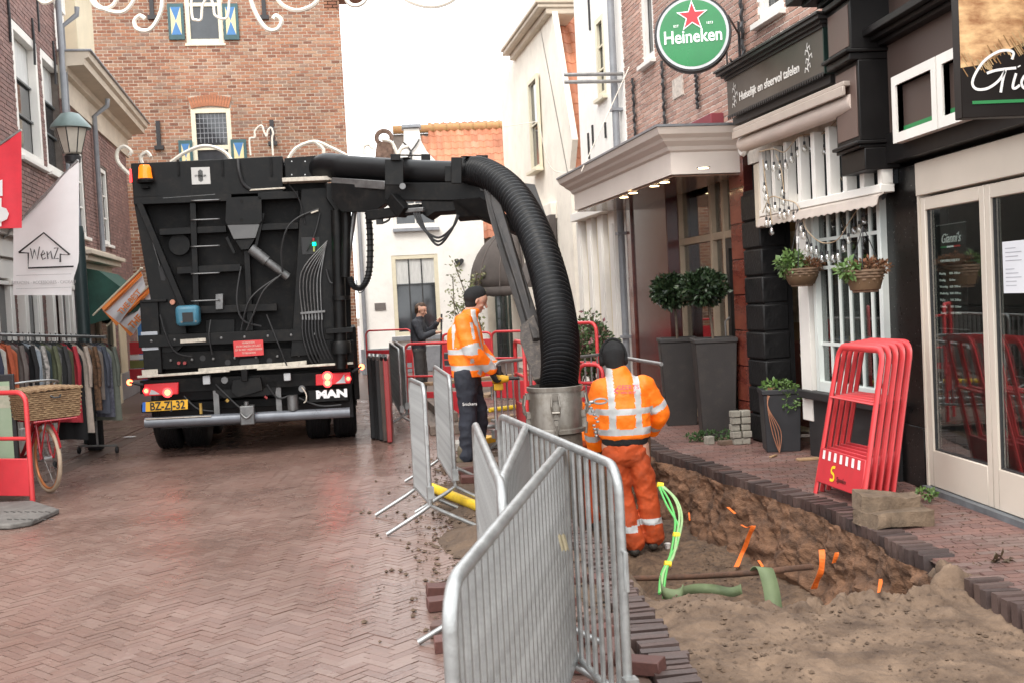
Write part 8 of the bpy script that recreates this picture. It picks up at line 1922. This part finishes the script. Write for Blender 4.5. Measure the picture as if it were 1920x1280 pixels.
for (pl, pr, pb, pt, D, lab, cx_, cy_, rr, lab2, sd_) in ((1252, 1302, 795, 632, 14.0, 'tall tapered grey planter with a ball laurel, the left one of the pair', 1260, 546, .23, 'ball shaped laurel tree in the left tall planter', 3), (1306, 1385, 815, 632, 12.75, 'tall tapered grey planter with a ball laurel, right one nearer the red marble pier', 1320, 540, .23, 'ball shaped laurel tree in the right tall planter', 8)):
    t, H_, R4 = planter(pl, pr, pb, pt, D, lab, .37, 1.28)
    c = R4 @ Vector((0,0,H_)); tc_ = at(cx_, cy_, D=D-.05)
    tr_ = thing('laurel_tree', lab2, 'tree', c - Vector((0,0,.08)), group='ball laurels in tall planters')
    m2 = MB(); m2.tube(bez([c - Vector((0,0,.1)), c.lerp(tc_, .5) + Vector((.015,0,0)), tc_], 5), .017, 7); m2.build('trunk', M_stem, tr_, smooth=True)
    m2 = MB()
    for q in range(16):
        v = Vector((rng.gauss(0,1), rng.gauss(0,1), rng.gauss(0,.8))).normalized(); m2.tube([tc_ - Vector((0,0,.12)), tc_ + v*rr*.8], .005, 4)
    m2.build('limbs', M_stem, tr_)
    m2 = MB(); leafy(m2, tc_, rr*1.02, rr*1.02, rr*.82, 2300, .068, sd_, hollow=.25); m2.build('crown', M_laur, tr_, rnd=True)
t, H_, R4 = planter(1438, 1492, 836, 726, 11.4, 'low dark grey planter with trailing weeds beside the black stone pier', .34, 1.12, RAD(-10), mat('planter_dark', (.022,.022,.025), .5, var=.2))
c = R4 @ Vector((0,0,H_)); wd_ = thing('weeds', 'trailing green weeds growing out of the low dark planter', 'plant', c)
m2 = MB(); leafy(m2, c + Vector((0,0,.02)), .17, .17, .05, 260, .05, 5); leafy(m2, c + Vector((.06,-.2,-.08)), .08, .04, .12, 130, .045, 6); m2.build('leaves', M_gleaf, wd_, rnd=True)
m2 = MB()
for q in range(4): m2.tube(bez([c + Vector((-.15+.02*q,-.12,.02)), c + Vector((-.19,-.2,-.15)), c + Vector((-.16+.03*q,-.22,-.42)), c + Vector((-.1,-.24,-.64))], 5), .005, 4)
m2.build('dry_stems', mat('dry_stem', (.32,.14,.08), .8), wd_)
m2 = MB()
for q in range(7): a = c + Vector((.30, 0, -.1)); m2.tube(bez([a, a + Vector((rng.uniform(-.05,.05), 0, .2)), a + Vector((rng.uniform(-.2,.2), rng.uniform(-.1,.1), rng.uniform(.25,.45)))], 4), .006, 4)
tag(m2.build('dry_reed_bundle', mat('dry_reed', (.42,.34,.25), .8)), 'bundle of dry pale stalks behind the low dark planter', 'dry stalks')
# little stack of cut stones, brick crumbs and a batten on the pavement
st = thing('stone_stack', 'small stack of pale cut stones in front of the tall planter', 'stones', at(1390, 830, z=0))
b0 = at(1390, 832, z=0)
for k in range(5):
    m2 = MB(); z = .075*k; 
    for dx in (-.055, .055): m2.obox(b0 + Vector((dx + rng.uniform(-.01,.01), rng.uniform(-.02,.02), z + .037)), (.10, .10, .07), Matrix.Rotation(rng.uniform(-.15,.15), 3, 'Z'))
    if k < 4 or True: m2.build('stone', mat('pale_stone', (.27,.25,.21), .85, var=.3, vs=12, bump=.4), st, bevel=.008)
for (px, py, sx_, sy_, h, a, m_, lab, nm) in ((1330, 832, .09, .09, .09, .3, 'pale_stone', 'single cut stone standing on the pavement before the tall planter', 'cut_stone'), (1372, 832, .30, .10, .05, .15, 'damp_brick', 'dark damp brick lying flat right of the cut stone', 'loose_brick'), (1450, 856, .14, .03, .02, .8, 'splinter', 'short wooden splinter on the pavement left of the red frames', 'wood_splinter'), (1515, 862, .22, .08, .025, .05, 'splinter', 'flat wooden offcut in front of the display window', 'wood_offcut')):
    m2 = MB(); q = at(px, py, z=0); m2.obox(q + Vector((0,0,h/2)), (sx_, sy_, h), Matrix.Rotation(a, 3, 'Z')); tag(m2.build(nm, mat(m_, {'damp_brick': (.13,.085,.06), 'splinter': (.35,.22,.12)}.get(m_, (0,0,0)), .8, var=.3), bevel=.006), lab, 'stone' if 'stone' in nm else ('brick' if 'brick' in nm else 'wood'))
m2 = MB(); q = at(1345, 822, D=12.3); q.z = 0; leafy(m2, q + Vector((0,0,.06)), .34, .05, .05, 500, .04, 4); tag(m2.build('moss_strip', brickmat('moss', [(.03,.06,.02),(.05,.10,.03)], rough=.9), rnd=True), 'strip of green growth along the foot of the right tall planter', 'moss')
m2 = MB(); leafy(m2, at(1735, 925, D=8.35) + Vector((0,0,-.0)), .08, .05, .03, 120, .04, 4); tag(m2.build('weed_tuft', M_gleaf, rnd=True), 'little tuft of weeds at the corner of the beige door frame', 'weed')
# two big rough stones by the red frames
def rough(name, px, py, D, size, rz, z0, label, seed):
    c = at(px, py, D=D); c.z = z0 + size[2]/2; n_ = 12; bm = bmesh.new(); bmesh.ops.create_cube(bm, size=1); bmesh.ops.subdivide_edges(bm, edges=bm.edges[:], cuts=6, use_grid_fill=True)
    m2 = MB(); R_ = Matrix.Rotation(rz, 3, 'Z'); vs = []
    for v in bm.verts:
        p = Vector((v.co.x*size[0], v.co.y*size[1], v.co.z*size[2])); nn = noise.noise_vector(p*7 + Vector((seed,0,0))); p += nn*.020 + noise.noise_vector(p*3 + Vector((seed,5,0)))*.05 + noise.noise_vector(p*22)*.006; vs.append(c + R_ @ p)
    m2.add(vs, [tuple(l.vert.index for l in f.loops) for f in bm.faces]); bm.free()
    return tag(m2.build(name, mat('muddy_stone', (.15,.105,.07), .9, var=.45, vs=8, bump=.7), smooth=False), label, 'stone')
rough('paving_slab', 1668, 952, 7.75, (.40,.24,.10), RAD(-12), .10, 'broken muddy slab lying on top of another beside the red frames', 2)
rough('paving_slab', 1678, 985, 7.65, (.46,.30,.105), RAD(6), .0, 'muddy paving slab at the trench edge under the broken slab', 7)
rough('paving_slab', 1640, 975, 7.85, (.20,.18,.07), RAD(30), .02, 'small dark piece of slab left of the two muddy slabs', 9)
# hanging baskets with plants
for (px, py, D, wv, hv, lab, lab2, pl, sd_) in ((1503, 520, 10.55, .165, .16, 'brown wicker hanging basket, left one, in front of the dark doorway', 'fresh green and heather plants in the left hanging basket', 1, 3), (1622, 527, 8.95, .15, .17, 'woven wicker hanging basket, right one, before the paned window', 'reddish heather plants in the right hanging basket', 0, 9)):
    c = at(px, py, D=D); hb_ = thing('hanging_basket', lab, 'basket', c - Vector((0,0,hv/2)), group='wicker hanging baskets')
    m2 = MB(); m2.lathe(c, [(.06,-hv*.55),(.12,-hv*.42),(wv*.92,0),(wv,hv*.45),(wv*.9,hv*.45),(.1,-hv*.3)], 20); m2.build('liner', mat('wicker_dark', (0,0,0)), hb_, smooth=True)
    m2 = MB()
    for j in range(8):
        z = lerp(-hv*.5, hv*.48, j/7); r = lerp(.085, wv, sstep(-.2, 1, j/7)); m2.tube([c + Vector(((r + .006*(1 if (k+j) % 2 else -1))*math.cos(k/22*2*math.pi), (r + .006*(1 if (k+j) % 2 else -1))*math.sin(k/22*2*math.pi), z)) for k in range(22)], .0105, 5, closed=True)
    m2.build('woven_rods', mat('basket_wicker', (.19,.12,.075), .75, var=.35, vs=20), hb_, smooth=True, kind='stuff')
    m2 = MB(); top = c + Vector((.02,.05,.62 if pl else .45))
    for k in range(3): a = k*2.1; m2.tube([c + Vector((wv*math.cos(a), wv*math.sin(a), hv*.45)), top], .004, 4)
    m2.build('hanging_wire', M_iron, hb_)
    ph = thing('basket_plants', lab2, 'plant', c + Vector((0,0,hv*.4)))
    m2 = MB(); leafy(m2, c + Vector((.06 if pl else .04,0,.10)), .15, .12, .07, 700, .04, sd_, hollow=.1); m2.build('heather', M_bleaf, ph, rnd=True)
    m2 = MB(); leafy(m2, c + Vector((-.09 if pl else -.13,0,.13 if pl else .10)), .13 if pl else .08, .12, .12 if pl else .07, 420 if pl else 150, .06, sd_+1, hollow=.1, droop=.3); m2.build('leaves', M_gleaf, ph, rnd=True)
m2 = MB(); q = at(1496, 450, D=10.5); m2.obox(q, (.03,.01,.06)); tag(m2.build('plant_tag', M_banner), 'small pale tag hanging above the left hanging basket', 'tag')
# strings of glass bulbs
M_bulb = glassmat('bulb_glass', (.94,.92,.88), .22)
def bulbs(pls, label, D0, D1, step=.09):
    g = thing('bulb_string', label, 'string of lights', at(*pls[0][0], D=D0), group='strings of glass bulbs on the slatted front')
    for pl in pls:
        n_ = len(pl); pts = bez([at(x, y, D=lerp(D0, D1, (x-1420)/235)) for x, y in pl], 6); m2 = MB(); m2.tube(pts, .006, 4); m2.build('cord', mat('rope', (.40,.30,.20), .8), g)
        acc = 0
        for a, b in zip(pts, pts[1:]):
            acc += (b-a).length
            if acc > step:
                acc = 0; L_ = rng.uniform(.05, .13); c = b - Vector((0,0,L_)); m3 = MB(); m3.tube([b, c], .003, 4); m3.lathe(c, [(.012,0),(.013,-.03)], 8); m3.build('socket', M_iron, g)
                m3 = MB(); m3.lathe(c - Vector((0,0,.03)), [(.010,0),(.022,-.025),(.028,-.045),(.022,-.065),(.004,-.072)], 12); m3.build('bulb', M_bulb, g, smooth=True)
bulbs([[(1424,285),(1450,280),(1472,285),(1495,258),(1520,252),(1545,250),(1570,225),(1590,222)]], 'string of glass bulbs looping along the top of the white slats', 11.1, 9.4)
bulbs([[(1560,240),(1568,290),(1575,330),(1592,350)], [(1590,222),(1594,290),(1600,350)]], 'string of glass bulbs hanging down over the right slats', 11.1, 9.4)
bulbs([[(1430,400),(1445,370),(1470,375),(1495,385),(1512,430),(1540,455),(1570,450),(1590,420),(1610,390),(1625,375)]], 'string of glass bulbs sagging in front of the display window', 11.1, 9.4, .07)
bulbs([[(1430,300),(1440,370),(1448,420)], [(1455,290),(1465,320),(1470,360)]], 'string of glass bulbs dangling at the left end of the slats', 11.1, 9.4)
m2 = MB(); q = at(1640, 360, D=9.3); m2.tube([q, q + Vector((.06,-.06,-.03))], .05, 12); m2.tube([q + Vector((.08,.1,.0)), q], .015, 6); tag(m2.build('spotlight', mat('lamp_grey', (.16,.16,.17), .4), smooth=True), 'small grey spotlight fixed at the right end of the white slats', 'spotlight')

# bushes in pots beyond the hose
for (px, py, D, r, lab, sd_) in ((1104, 640, 15.6, .30, 'loose flowering bush in a terracotta pot beyond the hose', 3), (1116, 662, 14.9, .32, 'dense green bush in a terracotta pot right behind the barrier rails', 5), (1085, 668, 14.6, .25, 'small dark bush in a terracotta pot close to the hose', 9)):
    c = at(px, py, D=D); b = Vector((c.x, c.y, 0)); t = thing('potted_bush', lab, 'potted plant', b, group='bushes in terracotta pots')
    m2 = MB(); m2.lathe(b, [(.16,0),(.22,.40),(.24,.40),(.24,.46),(.21,.46),(.19,.40)], 18); m2.build('pot', mat('terracotta', (.40,.15,.08), .8, var=.2), t, smooth=True)
    m2 = MB(); leafy(m2, c, r, r, r*.9, 1500, .07, sd_, hollow=.1); leafy(m2, c + Vector((0,0,r*.7)), r*.6, r*.6, r*.8, 260, .06, sd_+20, hollow=.2); m2.build('foliage', M_bush, t, rnd=True)
    m2 = MB()
    for q in range(9): m2.tube([b + Vector((0,0,.42)), c + Vector((rng.uniform(-.8,.8)*r, rng.uniform(-.8,.8)*r, rng.uniform(-.2,1.2)*r))], .008, 4)
    m2.build('stems', M_stem, t)
# climbing plant on the white house
cb = at(892, 690, D=25.5); cb.z = 0; t = thing('climbing_plant', 'sparse climbing plant with small leaves against the white house', 'plant', cb)
m2 = MB(); m3 = MB()
for q in range(12):
    tx = rng.uniform(845, 905); ty = rng.uniform(490, 600); e = at(tx, ty, D=25.6); mid = cb.lerp(e, .5) + Vector((rng.uniform(-.2,.2), 0, .1)); pts = bez([cb + Vector((rng.uniform(-.15,.15),0,0)), mid, e], 6); m2.tube(pts, .012, 4)
    for p in pts[4:]: leafy(m3, p, .16, .08, .16, 9, .09, rng.randint(0, 999), hollow=0)
m2.build('stems', M_stem, t); m3.build('leaves', brickmat('pale_leaf', [(.12,.15,.05),(.20,.22,.10),(.28,.25,.14)], rough=.6), t, rnd=True)

# black mats stacked by the lorry
ys0 = 14.3
for k in range(5):
    px = 700 + k*7.5; D = 14.9 - k*.12; a = at(px, 812 - k*1.5, D=D - .9); a.z = 0; a2 = at(px + 1, 760, D=D + .3); a2.z = 0
    names_ = ['leftmost black rubber mat of the stack standing on edge by the lorry', 'second black mat from the left in the stack on edge', 'third black mat of the stack on edge by the lorry', 'fourth dark mat of the stack, brownish with dust', 'rightmost mat of the stack with a red edge']
    m2 = MB(); u_ = (a2 - a).normalized(); s_ = Vector((u_.y, -u_.x, 0)); Rm = Matrix((u_, -s_, Vector((0,0,1)))).transposed()
    m2.obox((a + a2)/2 + Vector((0,0,.53)), ((a2-a).length, .066, 1.04), Rm); o = thing('rubber_mat', names_[k], 'mat', Vector(((a.x+a2.x)/2, (a.y+a2.y)/2, 0)), group='mats stacked on edge'); m2.build('slab', [M_rub, M_blkw, M_rub, mat('dusty_mat', (.06,.045,.038), .8, var=.3), mat('dull_red', (0,0,0))][k], o, bevel=.012)
    m2 = MB(); e = Vector((a.x, a.y, 1.0)); m2.tube([e + u_*.04, e - u_*.03 + Vector((0,0,.06)), e + u_*.12 + Vector((0,0,.08))], .02, 8); m2.build('handle', M_galv if k < 3 else M_rub, o, smooth=True)
# planks and beams, concrete slabs, steel strips behind worker A
M_wood = mat('plank_wood', (.36,.24,.14), .75, col2=(.20,.13,.085), vs=3, stretch=(1,9,9), bump=.3); M_woodw = mat('weathered_beam', (.20,.155,.125), .8, col2=(.11,.085,.07), vs=3, stretch=(9,1,9), bump=.4)
def plank(A, B, wd, th, z, m_, label, nm='plank', cat='plank', g=None, D=None):
    a = at(*A, z=z); b = at(*B, z=z); m2 = MB(); m2.beam(a + Vector((0,0,th/2)), b + Vector((0,0,th/2)), wd, th); return tag(m2.build(nm, m_, bevel=.005), label, cat, g)
plank((822, 815), (790, 770), .20, .12, 0, M_woodw, 'lower weathered timber beam lying left of the worker in the orange jacket', 'timber_beam', 'beam')
plank((862, 812), (812, 765), .20, .12, 0.0, M_woodw, 'right weathered timber beam beside the lower one, behind the upright barriers', 'timber_beam', 'beam')
plank((845, 790), (800, 752), .20, .12, .125, M_woodw, 'top timber beam resting on the two weathered beams', 'timber_beam', 'beam')
plank((800, 722), (1000, 702), .22, .05, .35, M_wood, 'long pale plank lying raised behind the red toe board', 'plank')
plank((865, 795), (1000, 780), .20, .06, .10, M_wood, 'pale plank behind the legs of the worker in the orange jacket', 'plank')
plank((905, 745), (1010, 720), .2, .05, .25, M_wood, 'pale plank lying across below the barrier rails', 'plank')
for k, (A, B, z) in enumerate((((905, 800), (1010, 790), .05), ((912, 770), (995, 762), .30), ((900, 780), (985, 808), .12), ((925, 812), (990, 770), .18))):
    a = at(*A, z=z); b = at(*B, z=z); m2 = MB(); m2.tube([a, b], .024, 8); tag(m2.build('steel_tube', M_galv, smooth=True), ['galvanised tube lying lowest behind the worker in dark trousers', 'galvanised tube lying highest under the barrier rails', 'galvanised tube sloping down to the right behind the drum', 'galvanised tube sloping up to the right behind the drum'][k], 'tube', 'loose tubes lying behind the trench')
a = at(918, 768, z=.34); b = at(1000, 758, z=.34); m2 = MB(); m2.tube([a, b], .03, 8); tag(m2.build('yellow_tube', mat('pipe_yellow', (.72,.48,.03), .45, dirt=.4), smooth=True), 'short yellow tube lying on the galvanised tubes behind the drum', 'tube')
def slab(c, sx_, sy_, sz_, rz, m_, label, nm='concrete_slab', cat='slab', g=None, z=0): m2 = MB(); m2.obox(Vector((c.x, c.y, z + sz_/2)), (sx_, sy_, sz_), Matrix.Rotation(rz, 3, 'Z')); return tag(m2.build(nm, m_, bevel=.008), label, cat, g)
M_conc = mat('concrete', (.38,.37,.34), .85, var=.2, vs=5, bump=.3, dirt=.2)
slab(at(900, 838, z=0), .75, .32, .09, .15, M_conc, 'pale concrete slab on the ground at the feet of the worker in dark trousers')
slab(at(875, 880, z=0), .50, .25, .06, -.1, mat('damp_brick', (0,0,0)), 'dark damp slab below the pale concrete slab')
slab(at(905, 845, z=0), .34, .20, .07, .9, M_yel, 'yellow and black block behind the shoes of the worker in dark trousers', 'yellow_block', 'block', z=.09)
slab(at(948, 872, z=0), .5, .3, .08, .2, M_woodw, 'weathered board under the far end of the nested barriers', 'board', 'board')
# yellow pipe
a = at(798, 908, z=.05); b = at(900, 950, z=.05); m2 = MB(); m2.tube([a, b], .042, 14); o = m2.build('yellow_pipe', mat('pipe_yellow', (0,0,0)), smooth=True); tag(o, 'yellow plastic pipe lying on the ground between the upright barriers', 'pipe')
m2 = MB(); d = (b-a).normalized(); m2.tube([a + d*.03, a + d*.05], .0445, 14); m2.tube([a + d*.16, a + d*.175], .0445, 14); m2.tube([a - d*.004, a], .034, 14); m2.build('black_band', M_rub, o)
# loose bricks on the road beside the barriers
for k, (px, py, rz, nb_) in enumerate(((813, 1118, .1, 2), (815, 1142, .15, 2), (824, 1190, -.2, 2), (830, 1218, .05, 2), (1095, 1200, .5, 1), (1120, 1235, 1.2, 1), (1075, 1260, -.3, 1), (1110, 1180, .2, 1), (1180, 1262, -.6, 1), (872, 905, .1, 1), (868, 888, .2, 1))):
    q = at(px, py, z=0)
    lab = ['topmost loose dark red brick left of the nearest barrier', 'loose dark red brick just under the topmost one, left of the nearest barrier', 'tilted dark brick left of the nearest barrier, third down', 'lowest loose dark red brick left of the nearest barrier', 'loose brick on its side behind the nearest barrier bars', 'loose brick standing askew behind the nearest barrier bars', 'loose brick at the foot of the nested barriers', 'loose brick highest behind the open barrier bars', 'loose brick beside the left kerb of the trench, near the bottom', 'loose brick behind the second upright barrier foot', 'small dark brick by the barrier foot above the yellow pipe'][k]
    m2 = MB(); R_ = Matrix.Rotation(rz, 3, 'Z') @ Matrix.Rotation(RAD(rng.uniform(-6, 6)), 3, 'Y') @ Matrix.Rotation(RAD(rng.uniform(-8, 8)), 3, 'X'); m2.rv = rng.random(); m2.obox(q + Vector((.06,0,.035)), (.20, .09, .065), R_); tag(m2.build('loose_brick', brickmat('loose_brick_red', [(.075,.028,.022),(.12,.045,.036),(.09,.05,.04)], rough=.6), rnd=True, bevel=.004), lab, 'brick', 'loose bricks beside the works')
for k in range(8):
    q = Vector((rng.uniform(.35, .95), rng.uniform(4.6, 7.2), 0)); m2 = MB(); m2.rv = rng.random(); m2.obox(q + Vector((0,0,.02)), (rng.uniform(.08,.2), rng.uniform(.05,.1), .05), Matrix.Rotation(rng.uniform(0,3), 3, 'Z') @ Matrix.Rotation(rng.uniform(-.4,.4), 3, 'X')); tag(m2.build('brick_fragment', brickmat('loose_brick_red', []), rnd=True, bevel=.004), 'dark brick fragment lying in the mud behind the nested barriers', 'brick', 'brick fragments between the barriers and the trench')
# things in the trench
PZ = lambda px, py, D: at(px, py, D=D)
def inpit(px, py, lift=.02):
    p = at(px, py, z=-.45)
    for _ in range(6): p = at(px, py, z=pit_h(p.x, p.y) + lift)
    return p
cbm = mat('cable_green', (.10,.40,.10), .4, var=.15); cg_ = thing('green_cables', 'bundle of bright green cables coming out of the trench wall with yellow ties', 'cables', inpit(1240, 1080))
for k, pl in enumerate(([(1236,908),(1262,930),(1274,965),(1268,1010),(1262,1045),(1244,1072),(1238,1110)], [(1238,910),(1256,940),(1266,975),(1262,1015),(1255,1045),(1240,1075),(1236,1112)], [(1238,906),(1268,935),(1279,970),(1272,1012),(1262,1042),(1246,1068),(1240,1100)], [(1236,912),(1250,945),(1272,985),(1270,1020),(1258,1040),(1248,1080),(1244,1120)])):
    P = [at(x, y, z=0) for x, y in pl]; out = []
    for (x, y) in pl: out.append(at(x, y, D=lerp(8.3, 7.0, (y-905)/210)) )
    out = [Vector((p.x, p.y, max(p.z, pit_h(p.x, p.y) + .012))) for p in out]
    m2 = MB(); m2.tube(bez(out, 6), .0085, 6); m2.build('cable', cbm if k % 2 else mat('cable_pale_green', (.28,.42,.20), .45), cg_, smooth=True)
for (x, y) in ((1238,908),(1268,1002),(1252,1056)):
    m2 = MB(); c = at(x, y, D=lerp(8.3, 7.0, (y-905)/210) - .01); m2.tube([c + Vector((-.022,0,.004)), c + Vector((.022,0,-.004))], .020, 10); m2.build('tie', mat('tie_yellow', (.8,.55,.03), .4), cg_, smooth=True)
for k, pl in enumerate(([(1178,1083),(1300,1080),(1420,1072),(1520,1062)],)):
    a = at(1172, 1084, z=-.26); b = at(1522, 1061, D=6.85); pts = bez([a, at(1300, 1080, D=lerp((a-CO).length, 6.75, .35)), at(1420, 1072, D=6.7), b], 8); m2 = MB(); m2.tube([p + Vector((0,0,.006*noise.noise(p*6))) for p in pts], .020, 8); tag(m2.build('rusty_bar', mat('rust', (.12,.055,.03), .85, col2=(.055,.03,.02), vs=14, bump=.5), smooth=True), 'rusty iron pipe crossing the trench above the green strap', 'pipe')
# green strap
gsm = mat('strap_green', (.12,.155,.075), .7, var=.15, vs=6, bump=.2); gst = thing('green_strap', 'wide flat green plastic strap looped on the trench floor and over the rusty pipe', 'strap', inpit(1330, 1120))
def band(pl, hh, tilt, nm):
    """a strap standing on edge or lying: pl of (px,py,D); hh = vector across"""
    L1 = []; L2 = []
    for i, (x, y, D) in enumerate(pl): p = at(x, y, D=D); L1.append(p)
    P = bez(L1, 6); m2 = MB(); m2.sheet([[p for p in P], [p + Vector(hh) for p in P]]); m2.build(nm, gsm, gst, solid=.006, smooth=True)
band([(1240,1100,7.0),(1246,1122,6.85),(1275,1128,6.8),(1283,1118,6.85)], (0,.02,.075), 0, 'strap_loop')
band([(1270,1122,6.95),(1300,1112,7.15),(1340,1112,7.2),(1372,1118,7.15),(1392,1112,7.1)], (0,.03,.055), 0, 'strap_run')
P = [at(1406,1068,D=6.73), at(1412,1062,D=6.66), at(1420,1066,D=6.60), at(1430,1100,D=6.55), at(1436,1140,D=6.5)]; P = bez(P, 5); m2 = MB(); m2.sheet([P, [p + Vector((.095,-.02,-.01)) for p in P]]); m2.build('strap_end', gsm, gst, solid=.006, smooth=True)
# orange warning ribbon shreds in the wall
M_ort2 = mat('ribbon_orange', (.85,.17,.02), .6, var=.15)
for k, (pl, wpx) in enumerate((([(1408,985),(1400,1005),(1388,1035),(1376,1062)], 9), ([(1388,983),(1398,988),(1408,985)], 4), ([(1535,1030),(1536,1060),(1528,1085),(1520,1103)], 11), ([(1565,1035),(1560,1055)], 8), ([(1648,1085),(1645,1110)], 7), ([(1362,950),(1376,962)], 5), ([(1290,960),(1292,975)], 3), ([(1420,1050),(1428,1062)], 5))):
    P = []
    for (x, y) in pl:
        Dv = 6.0
        while Dv < 12:
            p = at(x, y, D=Dv)
            if p.z < pit_h(p.x, p.y) + .015 or (p.x > XR(p.y) - .20 - .22*max(0, -.05 - p.z)): break
            Dv += .02
        P.append(at(x, y, D=Dv - .07))
    m2 = MB(); Q2 = bez(P, 5); m2.sheet([Q2, [p + Vector((wpx*Dv/2050, -.01*math.sin(i), 0)) for i, p in enumerate(Q2)]])
    tag(m2.build('orange_ribbon', M_ort2, solid=.003), ['long orange ribbon shred hanging in the middle of the trench wall', 'thin orange shred at the head of the long middle ribbon', 'widest orange ribbon shred at the end of the rusty pipe', 'pale orange shred right of the widest ribbon', 'orange shred lowest at the right end of the trench', 'small orange shred high in the trench wall', 'tiny orange shred near the green cables', 'small orange shred by the green strap end'][k], 'ribbon', 'orange ribbon shreds in the trench wall')
for k, (px, py, c_, lab) in enumerate(((1252, 1028, (.7,.66,.62), 'white crumpled cup on the trench floor beside the green cables'), (1197, 1026, (.05,.5,.18), 'small bright green plastic piece by the boot of the trench worker'), (1176, 1027, (.55,.5,.08), 'small yellow plastic piece on the trench floor'))):
    q = inpit(px, py, .0); m2 = MB(); m2.lathe(q, [(.022,0),(.03,.05),(.02,.055)] if k == 0 else [(.018,0),(.02,.02),(.004,.03)], 9); tag(m2.build('plastic_litter', mat('litter%d' % k, c_, .5)), lab, 'litter')
# fallen leaves and grit on the pavement
m2 = MB(); q = at(1865, 1052, z=.005); 
for k in range(5): leafy(m2, q + Vector((.02*k, .01*k, .0)), .04, .02, .004, 5, .06, k, hollow=.1)
tag(m2.build('wet_leaves', brickmat('wet_leaf', [(.05,.03,.02),(.09,.06,.03)], rough=.5), rnd=True), 'few wet dark leaves on the pavement near the right edge', 'leaves')
m2 = MB()
for k in range(700):
    x = rng.uniform(3.0, 3.85); y = rng.uniform(4.6, 12.5); clod(m2, x, y, .003, rng.choice((.003,.004,.006,.009)))
m2.build('grit', M_soil, pave, kind='stuff')
m2 = MB(); a = at(868, 402, D=24); b = at(918, 368, D=24); m2.box(a.x, b.x, a.y, a.y+.08, a.z, b.z); rs_ = m2.build('shop_sign', M_redl); tag(rs_, 'small red and white shop sign glimpsed under the boom before the orange roof', 'sign')
for k in range(3): m2 = MB(); m2.box(lerp(a.x, b.x, .1+.3*k), lerp(a.x, b.x, .28+.3*k), a.y-.012, a.y-.004, lerp(a.z, b.z, .2), lerp(a.z, b.z, .45)); m2.build('white_band', M_banner, rs_)
# loose galvanised pole between the crouched worker and the planters
a = at(1180, 672, D=12.2); b = at(1240, 682, D=11.2); m2 = MB(); m2.tube([a + (a-b)*1.0, b], .022, 8); o_ = thing('scaffold_rail', 'horizontal galvanised rail ending beside the grey planters behind the trench worker', 'rail', Vector((a.x, a.y, 0))); m2.build('rail', M_galv, o_, smooth=True)
m2 = MB(); e_ = a + (a-b)*.9; m2.tube([e_, Vector((e_.x, e_.y, 0))], .02, 8); e2 = a + (a-b)*.2; m2.tube([e2, Vector((e2.x, e2.y, -.3))], .02, 8); m2.build('posts', M_galv, o_, smooth=True, kind='stuff')
bpy.data.scenes.remove(_bench)
